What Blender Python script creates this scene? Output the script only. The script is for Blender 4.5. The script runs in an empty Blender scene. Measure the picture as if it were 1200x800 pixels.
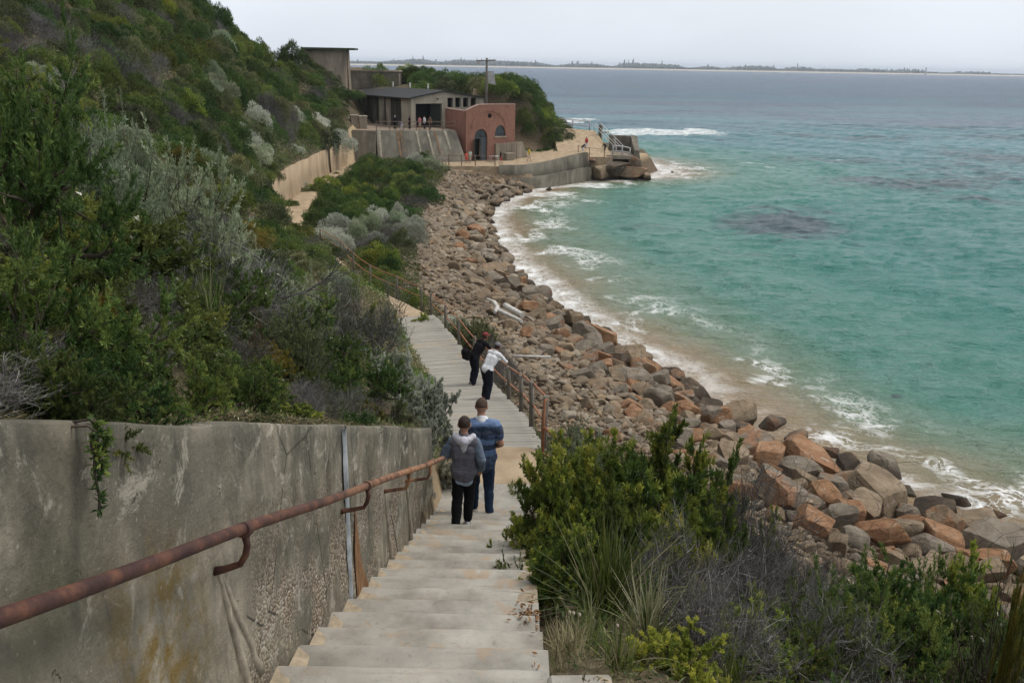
import bpy, math, random
import numpy as np
from mathutils import Vector, Matrix
random.seed(7)
RNG = np.random.default_rng(11)
S = bpy.context.scene
COL = S.collection
PI = math.pi
CAMZ = 15.0
# ------------------------------------------------------------------ camera
PITCH, ROLL, FPX = math.radians(17.35), math.radians(1.0), 1040.0
cf = np.array([0, math.cos(PITCH), -math.sin(PITCH)])
_r0 = np.array([1.0, 0, 0]); _u0 = np.array([0, math.sin(PITCH), math.cos(PITCH)])
cr = math.cos(ROLL) * _r0 + math.sin(ROLL) * _u0
cu = -math.sin(ROLL) * _r0 + math.cos(ROLL) * _u0
def ray(px, py): return cf + cr * (px - 600) / FPX + cu * (400 - py) / FPX
def at(px, py, Y):
    """world point seen at photo pixel (px,py) at forward distance Y (used to survey the place)"""
    r = ray(px, py); return np.array([0, 0, CAMZ]) + r * (Y / r[1])
def atz(px, py, z):
    r = ray(px, py); return np.array([0, 0, CAMZ]) + r * ((z - CAMZ) / r[2])
def proj(p):
    v = np.asarray(p, float) - np.array([0, 0, CAMZ]); z = v @ cf
    return 600 + FPX * (v @ cr) / z, 400 - FPX * (v @ cu) / z, z
cam = bpy.data.cameras.new("camera"); camo = bpy.data.objects.new("camera", cam); COL.objects.link(camo)
camo.matrix_world = Matrix(((cr[0], cu[0], -cf[0], 0), (cr[1], cu[1], -cf[1], 0), (cr[2], cu[2], -cf[2], CAMZ), (0, 0, 0, 1)))
cam.sensor_width = 36; cam.lens = 36 * FPX / 1200; cam.clip_start = 0.05; cam.clip_end = 40000
S.camera = camo
# ------------------------------------------------------------------ object helpers
def tag(o, label=None, cat=None, group=None, kind=None):
    if label: o["label"] = label
    if cat: o["category"] = cat
    if group: o["group"] = group
    if kind: o["kind"] = kind
    return o
def empty(name, loc=(0, 0, 0), rz=0, label=None, cat=None, group=None):
    o = bpy.data.objects.new(name, None); COL.objects.link(o)
    o.location = loc; o.rotation_euler = (0, 0, rz); o.empty_display_size = .2
    return tag(o, label, cat, group)
def link(name, me, parent=None):
    o = bpy.data.objects.new(name, me); COL.objects.link(o)
    if parent is not None: o.parent = parent
    return o
def mesh_np(name, V, F, mats, tint=None, smooth=False, mi=None, attrs=None):
    """V (n,3); F list/array of faces (all the same length array) or list of arrays"""
    V = np.asarray(V, np.float32)
    Fs = F if isinstance(F, list) else [F]
    Fs = [np.asarray(f, np.int32) for f in Fs if len(f)]
    me = bpy.data.meshes.new(name)
    me.vertices.add(len(V)); me.vertices.foreach_set("co", V.ravel())
    nl = sum(f.size for f in Fs); npoly = sum(len(f) for f in Fs)
    me.loops.add(nl); me.loops.foreach_set("vertex_index", np.concatenate([f.ravel() for f in Fs]))
    me.polygons.add(npoly)
    ls = np.concatenate([np.full(len(f), f.shape[1], np.int32) for f in Fs])
    st = np.concatenate([[0], np.cumsum(ls)[:-1]]).astype(np.int32)
    me.polygons.foreach_set("loop_start", st)
    if smooth: me.polygons.foreach_set("use_smooth", np.ones(npoly, bool))
    if mi is not None: me.polygons.foreach_set("material_index", np.asarray(mi, np.int32))
    for m in (mats if isinstance(mats, (list, tuple)) else [mats]): me.materials.append(m)
    at_ = dict(attrs or {})
    if tint is not None: at_["tint"] = tint
    for k, v in at_.items():
        a = me.attributes.new(k, 'FLOAT', 'POINT'); a.data.foreach_set("value", np.asarray(v, np.float32))
    me.update(calc_edges=True); me.validate()
    return me
class MB:
    """collects simple solids and links them as one mesh object"""
    def __init__(s): s.v = []; s.f = []; s.sm = []
    def add(s, verts, faces, smooth=False):
        o = len(s.v); s.v += [tuple(map(float, p)) for p in verts]
        for f in faces: s.f.append([o + i for i in f]); s.sm.append(smooth)
        return s
    def box(s, c, size, rz=0.0, rx=0.0, ry=0.0, bev=0.0):
        hx, hy, hz = size[0] / 2, size[1] / 2, size[2] / 2
        M = Matrix.Rotation(rz, 3, 'Z') @ Matrix.Rotation(ry, 3, 'Y') @ Matrix.Rotation(rx, 3, 'X')
        b = min(bev, hx * .45, hy * .45, hz * .45)
        if b <= 0:
            P = [Vector((x, y, z)) for z in (-hz, hz) for y in (-hy, hy) for x in (-hx, hx)]
            F = [(0, 2, 3, 1), (4, 5, 7, 6), (0, 1, 5, 4), (2, 6, 7, 3), (0, 4, 6, 2), (1, 3, 7, 5)]
        else:
            P = []; idx = {}
            for sx in (-1, 1):
                for sy in (-1, 1):
                    for sz in (-1, 1):
                        for ax in range(3):
                            p = [sx * (hx - b), sy * (hy - b), sz * (hz - b)]
                            p[ax] = (sx * hx, sy * hy, sz * hz)[ax]
                            idx[(sx, sy, sz, ax)] = len(P); P.append(Vector(p))
            F = []
            for ax in range(3):
                o1, o2 = [a for a in range(3) if a != ax]
                for sgn in (-1, 1):
                    q = []
                    for a, bb in ((-1, -1), (1, -1), (1, 1), (-1, 1)):
                        k = [0, 0, 0]; k[ax] = sgn; k[o1] = a; k[o2] = bb; q.append(idx[(k[0], k[1], k[2], ax)])
                    F.append(q)
            for ax in range(3):
                o1, o2 = [a for a in range(3) if a != ax]
                for a in (-1, 1):
                    for bb in (-1, 1):
                        q = []
                        for sgn, w in ((-1, o1), (1, o1), (1, o2), (-1, o2)):
                            k = [0, 0, 0]; k[ax] = sgn; k[o1] = a; k[o2] = bb; q.append(idx[(k[0], k[1], k[2], w)])
                        F.append(q)
            for sx in (-1, 1):
                for sy in (-1, 1):
                    for sz in (-1, 1): F.append([idx[(sx, sy, sz, a)] for a in range(3)])
        c = Vector(c)
        return s.add([c + M @ p for p in P], F)
    def tube(s, pts, r, n=8, caps=True, smooth=True):
        pts = [Vector(p) for p in pts]; rs = r if hasattr(r, '__len__') else [r] * len(pts)
        V = []; F = []; ref = None
        for i, p in enumerate(pts):
            d = (pts[min(i + 1, len(pts) - 1)] - pts[max(i - 1, 0)]).normalized()
            if ref is None: ref = Vector((0, 0, 1)) if abs(d.z) < .9 else Vector((1, 0, 0))
            a = d.cross(ref).normalized(); b = a.cross(d).normalized(); ref = b
            for k in range(n):
                t = 2 * PI * k / n; V.append(p + a * math.cos(t) * rs[i] + b * math.sin(t) * rs[i])
        for i in range(len(pts) - 1):
            for k in range(n):
                k2 = (k + 1) % n; F.append((i * n + k, i * n + k2, (i + 1) * n + k2, (i + 1) * n + k))
        s.add(V, F, smooth)
        if caps:
            o = len(s.v) - len(V); m = len(pts) - 1
            s.f.append([o + k for k in range(n)][::-1]); s.f.append([o + m * n + k for k in range(n)]); s.sm += [False, False]
        return s
    def prism(s, poly, d):
        """poly: list of 3-D points (planar), extruded by vector d"""
        n = len(poly); P = [Vector(p) for p in poly]; d = Vector(d)
        F = [list(range(n))[::-1], list(range(n, 2 * n))] + [[i, (i + 1) % n, n + (i + 1) % n, n + i] for i in range(n)]
        return s.add(P + [p + d for p in P], F)
    def hexa(s, b, t):
        """frustum from 4 bottom points b and 4 top points t"""
        return s.add(list(b) + list(t), [(3, 2, 1, 0), (4, 5, 6, 7)] + [(i, (i + 1) % 4, 4 + (i + 1) % 4, 4 + i) for i in range(4)])
    def build(s, name, mat, parent=None):
        me = bpy.data.meshes.new(name); me.from_pydata(s.v, [], s.f)
        me.polygons.foreach_set("use_smooth", np.array(s.sm, bool))
        for m in (mat if isinstance(mat, (list, tuple)) else [mat]): me.materials.append(m)
        me.update()
        import bmesh
        bm = bmesh.new(); bm.from_mesh(me); bmesh.ops.recalc_face_normals(bm, faces=bm.faces); bm.to_mesh(me); bm.free()
        return link(name, me, parent)
def copy_tree(o, parent=None):
    c = o.copy(); COL.objects.link(c)
    if parent is not None: c.parent = parent
    for ch in list(o.children): copy_tree(ch, c)
    return c
# ------------------------------------------------------------------ numpy noise
def _h(ix, iy, iz, sd):
    n = (ix * 374761393 + iy * 668265263 + iz * 1442695041 + sd * 974634777) & 0x7fffffff
    n = ((n ^ (n >> 13)) * 1274126177) & 0x7fffffff
    n = ((n ^ (n >> 16)) * 668265263) & 0x7fffffff
    return (n & 0xffff) / 65535.0
def vnoise(p, sd=0):
    p = np.asarray(p, float); i = np.floor(p).astype(np.int64); f = p - i; f = f * f * (3 - 2 * f)
    r = 0
    for a in (0, 1):
        for b in (0, 1):
            for c in (0, 1):
                w = (f[..., 0] if a else 1 - f[..., 0]) * (f[..., 1] if b else 1 - f[..., 1]) * (f[..., 2] if c else 1 - f[..., 2])
                r = r + w * _h(i[..., 0] + a, i[..., 1] + b, i[..., 2] + c, sd)
    return r * 2 - 1
def fbm(p, oct=4, sd=0):
    p = np.asarray(p, float); r = 0; a = 1; t = 0
    for k in range(oct):
        r = r + a * vnoise(p * 2 ** k + 17.3 * k, sd + k); t += a; a *= .5
    return r / t
def xy3(x, y, s=1.0):
    x, y = np.broadcast_arrays(np.asarray(x, float), np.asarray(y, float))
    return np.stack([x * s, y * s, np.zeros_like(x)], -1)
# ------------------------------------------------------------------ materials
class NT:
    def __init__(s, name):
        s.m = bpy.data.materials.new(name); s.m.use_nodes = True; s.t = s.m.node_tree; s.t.nodes.clear()
        s.out = s.n('ShaderNodeOutputMaterial')
    def n(s, typ, **kw):
        nd = s.t.nodes.new(typ)
        for k, v in kw.items(): setattr(nd, k, v)
        return nd
    def l(s, a, b): s.t.links.new(a, b)
    def val(s, sock, v):
        if isinstance(v, bpy.types.NodeSocket): s.l(v, sock)
        else:
            if hasattr(v, '__len__') and len(v) == 3 and sock.type == 'RGBA': v = (*v, 1)
            sock.default_value = v
    def coord(s, kind='Object'): return s.n('ShaderNodeTexCoord').outputs[kind]
    def mapping(s, vec, scale=(1, 1, 1), rot=(0, 0, 0), loc=(0, 0, 0)):
        m = s.n('ShaderNodeMapping'); s.l(vec, m.inputs[0]); m.inputs['Scale'].default_value = scale
        m.inputs['Rotation'].default_value = rot; m.inputs['Location'].default_value = loc; return m.outputs[0]
    def noise(s, vec, scale, detail=4, rough=.55, dist=0.0, col=False):
        n = s.n('ShaderNodeTexNoise'); s.l(vec, n.inputs['Vector'])
        n.inputs['Scale'].default_value = scale; n.inputs['Detail'].default_value = detail
        n.inputs['Roughness'].default_value = rough; n.inputs['Distortion'].default_value = dist
        return n.outputs['Color' if col else 'Fac']
    def voro(s, vec, scale, feature='F1', out='Distance', rand=1.0):
        n = s.n('ShaderNodeTexVoronoi', feature=feature); s.l(vec, n.inputs['Vector']); n.inputs['Scale'].default_value = scale
        n.inputs['Randomness'].default_value = rand
        return n.outputs[out]
    def ramp(s, fac, stops, interp='LINEAR'):
        r = s.n('ShaderNodeValToRGB'); s.l(fac, r.inputs[0]); e = r.color_ramp.elements; r.color_ramp.interpolation = interp
        while len(e) < len(stops): e.new(.5)
        for i, (p, c) in enumerate(stops):
            e[i].position = p; e[i].color = (*c, 1) if hasattr(c, '__len__') else (c, c, c, 1)
        return r.outputs[0]
    def mix(s, fac, a, b, mode='MIX'):
        m = s.n('ShaderNodeMix', data_type='RGBA', blend_type=mode)
        s.val(m.inputs[0], fac); s.val(m.inputs[6], a); s.val(m.inputs[7], b); return m.outputs[2]
    def math(s, op, a, b=0.0, c=0.0, clamp=False):
        m = s.n('ShaderNodeMath', operation=op, use_clamp=clamp)
        s.val(m.inputs[0], a); s.val(m.inputs[1], b)
        if op in ('MULTIPLY_ADD', 'SMOOTH_MIN', 'COMPARE'): s.val(m.inputs[2], c)
        return m.outputs[0]
    def smooth(s, x, a, b):
        m = s.n('ShaderNodeMapRange', interpolation_type='SMOOTHSTEP'); s.val(m.inputs[0], x)
        m.inputs[1].default_value = a; m.inputs[2].default_value = b; return m.outputs[0]
    def attr(s, name): 
        a = s.n('ShaderNodeAttribute', attribute_name=name); return a.outputs['Fac']
    def bump(s, h, strength=.3, dist=.02, normal=None):
        b = s.n('ShaderNodeBump'); s.l(h, b.inputs['Height']); b.inputs['Strength'].default_value = strength
        b.inputs['Distance'].default_value = dist
        if normal is not None: s.l(normal, b.inputs['Normal'])
        return b.outputs[0]
    def sep(s, vec):
        x = s.n('ShaderNodeSeparateXYZ'); s.l(vec, x.inputs[0]); return x.outputs
    def rnd(s): return s.n('ShaderNodeObjectInfo').outputs['Random']
    def pbr(s, col, rough=.8, normal=None, spec=.3, metal=0.0):
        p = s.n('ShaderNodeBsdfPrincipled'); s.val(p.inputs['Base Color'], col); s.val(p.inputs['Roughness'], rough)
        s.val(p.inputs['Specular IOR Level'], spec); s.val(p.inputs['Metallic'], metal)
        if normal is not None: s.l(normal, p.inputs['Normal'])
        s.l(p.outputs[0], s.out.inputs[0]); return s.m
def simple(name, col, rough=.8, var=.25, scale=6, bump=.2, spec=.3):
    t = NT(name); c = t.coord(); n = t.noise(c, scale, 5)
    lo = tuple(x * (1 - var) for x in col); hi = tuple(min(1, x * (1 + var)) for x in col)
    cc = t.ramp(n, [(.3, lo), (.7, hi)]); b = t.bump(t.noise(c, scale * 6, 4), bump, .01)
    return t.pbr(cc, rough, b, spec)
M = {}
# old board-marked concrete of the stair wall: stains, pitted aggregate, lichen
t = NT("wall_concrete"); c = t.coord()
st = t.noise(t.mapping(c, (1.9, 1.9, 1.15)), 1.0, 8, .68, .4)
base = t.ramp(st, [(.33, (.062, .057, .042)), (.45, (.145, .130, .095)), (.54, (.20, .18, .135)), (.66, (.33, .295, .225))])
big = t.noise(c, .8, 3, .5, .5)
base = t.mix(t.math('MULTIPLY', t.smooth(big, .46, .62), .75), base, (.115, .105, .082))
drk = t.noise(t.mapping(c, (5, 5, 1.3)), 1.3, 4, .65)
base = t.mix(t.math('MULTIPLY', t.smooth(drk, .55, .75), .75), base, (.06, .06, .058))
y_, z_ = t.sep(c)[1], t.sep(c)[2]
# height above the stair line (slope .4), object space = world
hh = t.math('SUBTRACT', t.math('MULTIPLY_ADD', y_, .40, z_), 13.4)
agg = t.voro(c, 48, 'F1'); aggc = t.voro(c, 48, 'F1', 'Color')
aggm = t.math('MULTIPLY', t.smooth(t.noise(c, 1.7, 5, .65), .47, .58), t.smooth(hh, 1.25, .35))
aggm = t.math('MULTIPLY', aggm, t.smooth(y_, 3.1, 4.6))
ac = t.ramp(t.sep(aggc)[0], [(.0, (.10, .075, .05)), (.45, (.27, .21, .15)), (.8, (.38, .31, .23)), (1, (.5, .45, .38))])
base = t.mix(t.math('MULTIPLY', aggm, .85), base, ac)
base = t.mix(t.math('MULTIPLY', t.math('MULTIPLY', t.smooth(hh, 1.02, 1.42), t.smooth(t.noise(t.mapping(c, (2.2, 2.2, .5)), 1.2, 6, .7), .46, .60)), .6), base, (.055, .054, .045))
base = t.mix(t.math('MULTIPLY', t.smooth(t.voro(t.mapping(c, (.8, .8, .8)), 1.0, 'DISTANCE_TO_EDGE'), .010, .0), t.smooth(t.noise(c, .9, 3), .5, .56)), base, (.04, .037, .03))
base = t.mix(t.math('MULTIPLY', t.smooth(t.noise(c, 3.3, 7, .75, .6), .54, .64), .8), base, (.37, .34, .275))
# ochre lichen patch
ly = t.math('SUBTRACT', y_, 3.05); lz = t.math('SUBTRACT', hh, .55)
ld = t.math('SQRT', t.math('ADD', t.math('MULTIPLY', ly, ly), t.math('MULTIPLY', t.math('MULTIPLY', lz, lz), .75)))
lm = t.math('MULTIPLY', t.smooth(ld, .62, .1), t.smooth(t.noise(c, 5, 5, .7), .42, .62))
base = t.mix(t.math('MULTIPLY', lm, .9), base, (.16, .105, .024))
lm2 = t.math('MULTIPLY', t.smooth(t.noise(c, 1.3, 3), .52, .66), t.smooth(y_, 3.6, 2.4))
base = t.mix(t.math('MULTIPLY', lm2, .45), base, (.085, .09, .055))
base = t.mix(t.smooth(t.noise(c, 40, 4), .62, .8), base, (.33, .31, .26))
hgt = t.math('ADD', t.math('MULTIPLY', t.noise(c, 14, 8, .7), 1.0), t.math('MULTIPLY', t.math('MULTIPLY', agg, aggm), -1.3))
hgt = t.math('ADD', hgt, t.math('MULTIPLY', t.smooth(t.noise(c, 9, 3), .3, .26), -1.2))
M['wall'] = t.pbr(base, .9, t.bump(hgt, .75, .03), .2)
# calcite ridges / sealant / rust stains
M['lime'] = simple("lime_crust", (.27, .235, .18), .85, .35, 12, .5)
M['seal'] = simple("joint_sealant", (.30, .32, .33), .7, .35, 9, .3)
t = NT("rust_stain"); c = t.coord(); n = t.noise(t.mapping(c, (4, 4, 1)), 6, 4)
M['ruststain'] = t.pbr(t.ramp(n, [(.3, (.10, .045, .018)), (.7, (.27, .15, .07))]), .9)
# stairs
t = NT("stair_concrete"); c = t.coord(); n = t.noise(c, 2.2, 6, .6); n2 = t.noise(c, 60, 4)
b = t.ramp(n, [(.34, (.19, .175, .148)), (.5, (.29, .273, .237)), (.66, (.37, .35, .305))])
b = t.mix(t.math('MULTIPLY', t.smooth(t.noise(c, 1.4, 7, .7, .6), .54, .62), .8), b, (.33, .25, .17))
b = t.mix(t.math('MULTIPLY', t.smooth(t.noise(c, 18, 6, .75), .56, .70), .5), b, (.14, .13, .11))
b = t.mix(t.math('MULTIPLY', t.smooth(t.noise(c, 5, 5, .7), .60, .74), .7), b, (.13, .12, .10))
b = t.mix(t.math('MULTIPLY', t.smooth(t.noise(t.mapping(c, (1.2, 9, 2)), 1.4, 4, .6), .55, .75), .5), b, (.20, .185, .155))
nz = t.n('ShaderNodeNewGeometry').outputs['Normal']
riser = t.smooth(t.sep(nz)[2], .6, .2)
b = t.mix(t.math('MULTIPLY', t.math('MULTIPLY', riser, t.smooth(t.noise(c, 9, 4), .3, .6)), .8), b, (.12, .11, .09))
b = t.mix(t.math('MULTIPLY', t.smooth(n2, .35, .2), .5), b, (.18, .17, .15))
b = t.mix(t.math('MULTIPLY', t.math('MULTIPLY', t.attr('nose'), t.smooth(t.noise(c, 9, 5), .38, .58)), .30), b, (.43, .41, .36))
hs = t.n('ShaderNodeHueSaturation'); t.l(b, hs.inputs['Color']); t.l(t.math('MULTIPLY_ADD', t.rnd(), .14, .93), hs.inputs['Value']); b = hs.outputs[0]
M['stair'] = t.pbr(b, .9, t.bump(t.noise(c, 45, 6, .7), .35, .012), .2)
# sand
t = NT("path_sand"); c = t.coord(); n = t.noise(c, 1.5, 6); b = t.ramp(n, [(.35, (.28, .21, .137)), (.65, (.41, .32, .213))])
b = t.mix(t.smooth(t.noise(c, 70, 3), .62, .8), b, (.22, .17, .11))
M['sand'] = t.pbr(b, .95, t.bump(t.noise(c, 25, 6, .65), .5, .03), .1)
M['stairsand'] = simple('blown_sand', (.33, .27, .19), .95, .25, 20, .4)
# beach, wet near the water
t = NT("beach_sand"); c = t.coord(); z_ = t.sep(c)[2]
b = t.ramp(t.noise(c, 1.0, 5), [(.3, (.36, .265, .15)), (.7, (.48, .37, .23))])
b = t.mix(t.smooth(z_, .9, .15), b, (.27, .185, .10))
M['beach'] = t.pbr(b, .6, t.bump(t.noise(c, 8, 5), .3, .05), .3)
# terrain: soil, litter, dry grass; sand and rubble towards the beach
t = NT("hill_soil"); c = t.coord(); n = t.noise(c, .5, 6, .65); n2 = t.noise(c, 6, 6, .7)
b = t.ramp(n2, [(.3, (.035, .027, .019)), (.5, (.10, .08, .052)), (.72, (.21, .17, .115))])
b = t.mix(t.math('MULTIPLY', t.smooth(n, .48, .62), .6), b, (.06, .055, .03))
rk = t.attr("rocky")
r2 = t.ramp(t.voro(c, 5.5, 'F1', 'Distance'), [(.0, (.19, .14, .09)), (.5, (.10, .075, .05)), (.8, (.02, .016, .012))])
r3 = t.mix(.55, r2, t.ramp(t.sep(t.voro(c, 5.5, 'F1', 'Color'))[0], [(0, (.07, .055, .04)), (.5, (.16, .11, .07)), (1, (.22, .18, .13))]))
b = t.mix(rk, b, r3)
sd_ = t.attr("sandy"); sc_ = t.mix(t.smooth(t.sep(c)[2], 1.1, .3), t.ramp(n2, [(.3, (.30, .225, .14)), (.7, (.42, .325, .21))]), (.185, .130, .075)); b = t.mix(sd_, b, sc_)
M['soil'] = t.pbr(b, .95, t.bump(n2, .8, .08), .1)
# rusty iron
t = NT("rusty_iron"); c = t.coord(); n = t.noise(c, 7, 6, .65)
b = t.ramp(n, [(.30, (.026, .013, .012)), (.5, (.062, .028, .022)), (.64, (.13, .056, .032)), (.76, (.25, .13, .07))])
y_ = t.sep(c)[1]
b = t.mix(t.math('MULTIPLY', t.smooth(y_, 3.4, 7.5), t.smooth(t.noise(c, 3, 5, .7), .36, .62)), b, (.30, .155, .08))
M['rust'] = t.pbr(b, .75, t.bump(t.noise(c, 70, 5, .7), .5, .006), .3)
t = NT("rusty_fence_pipe"); c = t.coord()
b = t.ramp(t.noise(c, 3, 6, .65), [(.25, (.13, .05, .03)), (.5, (.29, .13, .07)), (.75, (.40, .21, .12))])
M['rustfence'] = t.pbr(b, .8, t.bump(t.noise(c, 60, 4), .4, .005), .2)
# timber
t = NT("grey_timber"); c = t.coord(); n = t.noise(t.mapping(c, (14, 14, 1.3)), 1.5, 6, .65)
M['post'] = t.pbr(t.ramp(n, [(.3, (.07, .062, .052)), (.55, (.155, .14, .115)), (.75, (.25, .23, .19))]), .9, t.bump(n, .6, .01), .15)
t = NT("boardwalk_timber"); c = t.coord(); n = t.noise(t.mapping(c, (1.5, 16, 16)), 1.5, 6, .65)
g = t.n('ShaderNodeNewGeometry').outputs['Random Per Island']
b = t.ramp(n, [(.25, (.165, .15, .125)), (.5, (.26, .245, .21)), (.75, (.345, .325, .285))])
b = t.mix(t.math('MULTIPLY', g, .45), b, (.36, .34, .30))
b = t.mix(t.smooth(t.noise(c, .7, 4), .55, .75), b, (.33, .27, .19))
M['deck'] = t.pbr(b, .9, t.bump(n, .5, .008), .15)
t = NT("driftwood"); c = t.coord(); n = t.noise(c, 5, 5)
M['drift'] = t.pbr(t.ramp(n, [(.3, (.36, .34, .31)), (.7, (.60, .58, .54))]), .85, t.bump(n, .5, .02))
# boulders
def rock_mat(name, cols, orange):
    t = NT(name); c = t.coord(); rn = t.rnd()
    off = t.n('ShaderNodeVectorMath', operation='ADD'); t.l(c, off.inputs[0])
    cmb = t.n('ShaderNodeCombineXYZ'); t.l(t.math('MULTIPLY', rn, 37.0), cmb.inputs[0]); t.l(t.math('MULTIPLY', rn, 91.0), cmb.inputs[1])
    t.l(cmb.outputs[0], off.inputs[1]); v = off.outputs[0]
    n = t.noise(v, 1.6, 7, .62, .4)
    b = t.ramp(n, [(.25, cols[0]), (.5, cols[1]), (.75, cols[2])])
    om = t.smooth(t.math('ADD', t.noise(v, .9, 4, .6, .8), t.math('MULTIPLY', t.math('SUBTRACT', rn, .5), .35)), .60 - orange, .74 - orange)
    b = t.mix(t.math('MULTIPLY', om, .85), b, t.ramp(t.noise(v, 5, 5), [(.3, (.17, .082, .042)), (.7, (.32, .175, .095))]))
    b = t.mix(t.math('MULTIPLY', t.smooth(t.noise(v, 2.6, 6, .7, 1.0), .60, .68), .7), b, (.40, .36, .30))
    b = t.mix(t.smooth(t.noise(v, 7, 6, .75), .38, .24), b, (.07, .05, .04))
    vein = t.voro(t.mapping(v, (1, 1, 1.8)), 1.6, 'DISTANCE_TO_EDGE')
    b = t.mix(t.math('MULTIPLY', t.smooth(vein, .03, .0), .7), b, (.05, .04, .03))
    gv = t.n('ShaderNodeNewGeometry').outputs['Position']
    wz = t.sep(gv)[2]
    b = t.mix(t.math('MULTIPLY', t.smooth(wz, .75, .25), .75), b, (.035, .027, .02))   # wave-wetted foot
    hgt = t.math('ADD', t.noise(v, 5, 9, .72), t.math('MULTIPLY', t.math('MULTIPLY', t.smooth(vein, .04, 0), t.smooth(t.noise(v, 1.3, 3), .52, .68)), -.5))
    hgt = t.math('ADD', hgt, t.math('MULTIPLY', t.noise(v, 26, 6, .7), .45)); hgt = t.math('ADD', hgt, t.math('MULTIPLY', t.noise(t.mapping(v, (1, 1, 7)), 1.6, 4, .6), .7))
    return t.pbr(b, .88, t.bump(hgt, .75, .10), .2)
M['rock_rust'] = rock_mat("rust_granite", [(.14, .074, .040), (.28, .155, .082), (.38, .25, .155)], .12)
M['rock_grey'] = rock_mat("grey_granite", [(.095, .079, .060), (.19, .160, .122), (.29, .252, .20)], .0)
M['rock_tan'] = rock_mat("tan_granite", [(.105, .078, .050), (.21, .158, .104), (.32, .255, .175)], .02)
M['rock_dark'] = rock_mat("dark_wet_granite", [(.025, .022, .018), (.075, .058, .042), (.15, .105, .07)], -.02)
t = NT("rubble_stone"); c = t.coord(); g = t.n('ShaderNodeNewGeometry').outputs['Random Per Island']
b = t.ramp(g, [(.0, (.09, .073, .055)), (.2, (.24, .185, .125)), (.4, (.16, .14, .112)), (.55, (.28, .19, .11)), (.7, (.20, .155, .105)), (.85, (.27, .24, .195)), (1.0, (.38, .32, .24))])
b = t.mix(.4, b, t.ramp(t.noise(c, 4, 5), [(.3, (.075, .057, .04)), (.7, (.30, .24, .165))]))
b = t.mix(t.math('MULTIPLY', t.smooth(t.noise(c, .22, 4), .45, .62), .55), b, (.085, .062, .043))
b = t.mix(t.math('MULTIPLY', t.smooth(t.noise(c, .35, 3), .55, .68), .4), b, (.21, .13, .07))
b = t.mix(t.math('MULTIPLY', t.smooth(t.sep(c)[2], .6, .15), .75), b, (.035, .027, .02))
M['rubble'] = t.pbr(b, .9, t.bump(t.noise(c, 20, 5), .5, .04), .2)
# foliage
def leaf_mat(name, stops, trans=.3, gloss=.25, spread=.5, flower=None):
    t = NT(name); ti = t.attr("tint"); rn = t.rnd()
    x = t.math('ADD', ti, t.math('MULTIPLY', t.math('SUBTRACT', rn, .5), spread), clamp=True)
    c = t.ramp(x, stops)
    hs = t.n('ShaderNodeHueSaturation'); t.l(c, hs.inputs['Color'])
    t.l(t.math('MULTIPLY_ADD', t.math('FRACT', t.math('MULTIPLY', rn, 13.7)), .05, .475), hs.inputs['Hue'])
    t.l(t.math('MULTIPLY_ADD', t.math('FRACT', t.math('MULTIPLY', rn, 7.3)), .5, .75), hs.inputs['Value'])
    c = hs.outputs[0]
    if flower: c = t.mix(t.math('GREATER_THAN', ti, .985), c, flower)
    d = t.n('ShaderNodeBsdfPrincipled'); t.l(c, d.inputs['Base Color']); d.inputs['Roughness'].default_value = .55
    d.inputs['Specular IOR Level'].default_value = gloss
    tr = t.n('ShaderNodeBsdfTranslucent'); t.l(c, tr.inputs[0])
    mx = t.n('ShaderNodeMixShader'); mx.inputs[0].default_value = trans
    t.l(d.outputs[0], mx.inputs[1]); t.l(tr.outputs[0], mx.inputs[2]); t.l(mx.outputs[0], t.out.inputs[0])
    return t.m
M['lf_moonah'] = leaf_mat("tea_tree_leaf", [(.0, (.030, .056, .016)), (.4, (.072, .120, .031)), (.7, (.15, .20, .047)), (1, (.27, .29, .065))], .35)
M['lf_bright'] = leaf_mat("bright_shoot_leaf", [(.0, (.032, .062, .015)), (.4, (.085, .14, .027)), (.65, (.19, .245, .038)), (1, (.42, .44, .075))], .35, .35)
M['lf_silver'] = leaf_mat("silver_leaf", [(.0, (.12, .155, .085)), (.45, (.25, .295, .18)), (.8, (.39, .43, .30)), (1, (.52, .55, .42))], .3, .2)
M['lf_cushion'] = leaf_mat("cushion_leaf", [(.0, (.26, .28, .21)), (.45, (.44, .46, .37)), (.8, (.60, .61, .52)), (1, (.70, .70, .62))], .3, .15, .3)
M['lf_olive'] = leaf_mat("olive_leaf", [(.0, (.05, .062, .028)), (.45, (.105, .125, .055)), (.8, (.18, .195, .085)), (1, (.27, .27, .12))])
M['lf_yellow'] = leaf_mat("yellowing_leaf", [(.0, (.04, .055, .012)), (.4, (.10, .115, .022)), (.75, (.20, .16, .03)), (1, (.30, .20, .04))])
M['lf_flower'] = leaf_mat("flowering_leaf", [(.0, (.03, .055, .015)), (.5, (.08, .12, .03)), (.9, (.15, .185, .04)), (1, (.13, .15, .03))], flower=(.75, .74, .62))
M['lf_blade'] = leaf_mat("grass_blade", [(.0, (.03, .058, .012)), (.4, (.095, .135, .026)), (.7, (.165, .195, .045)), (.85, (.26, .23, .13)), (1, (.36, .33, .22))], .3, .3, .15)
M['lf_dry'] = leaf_mat("dry_grass_blade", [(.0, (.06, .06, .025)), (.4, (.145, .125, .062)), (.75, (.27, .22, .125)), (1, (.38, .33, .21))], .3, .2, .3)
M['twig'] = leaf_mat("grey_twig", [(.0, (.050, .046, .043)), (.5, (.118, .111, .105)), (.85, (.20, .192, .183)), (1, (.38, .37, .35))], .0, .1, .25)
M['bark'] = leaf_mat("brown_bark", [(.0, (.022, .017, .013)), (.6, (.06, .048, .038)), (1, (.13, .11, .09))], .0, .1, .3)
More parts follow.
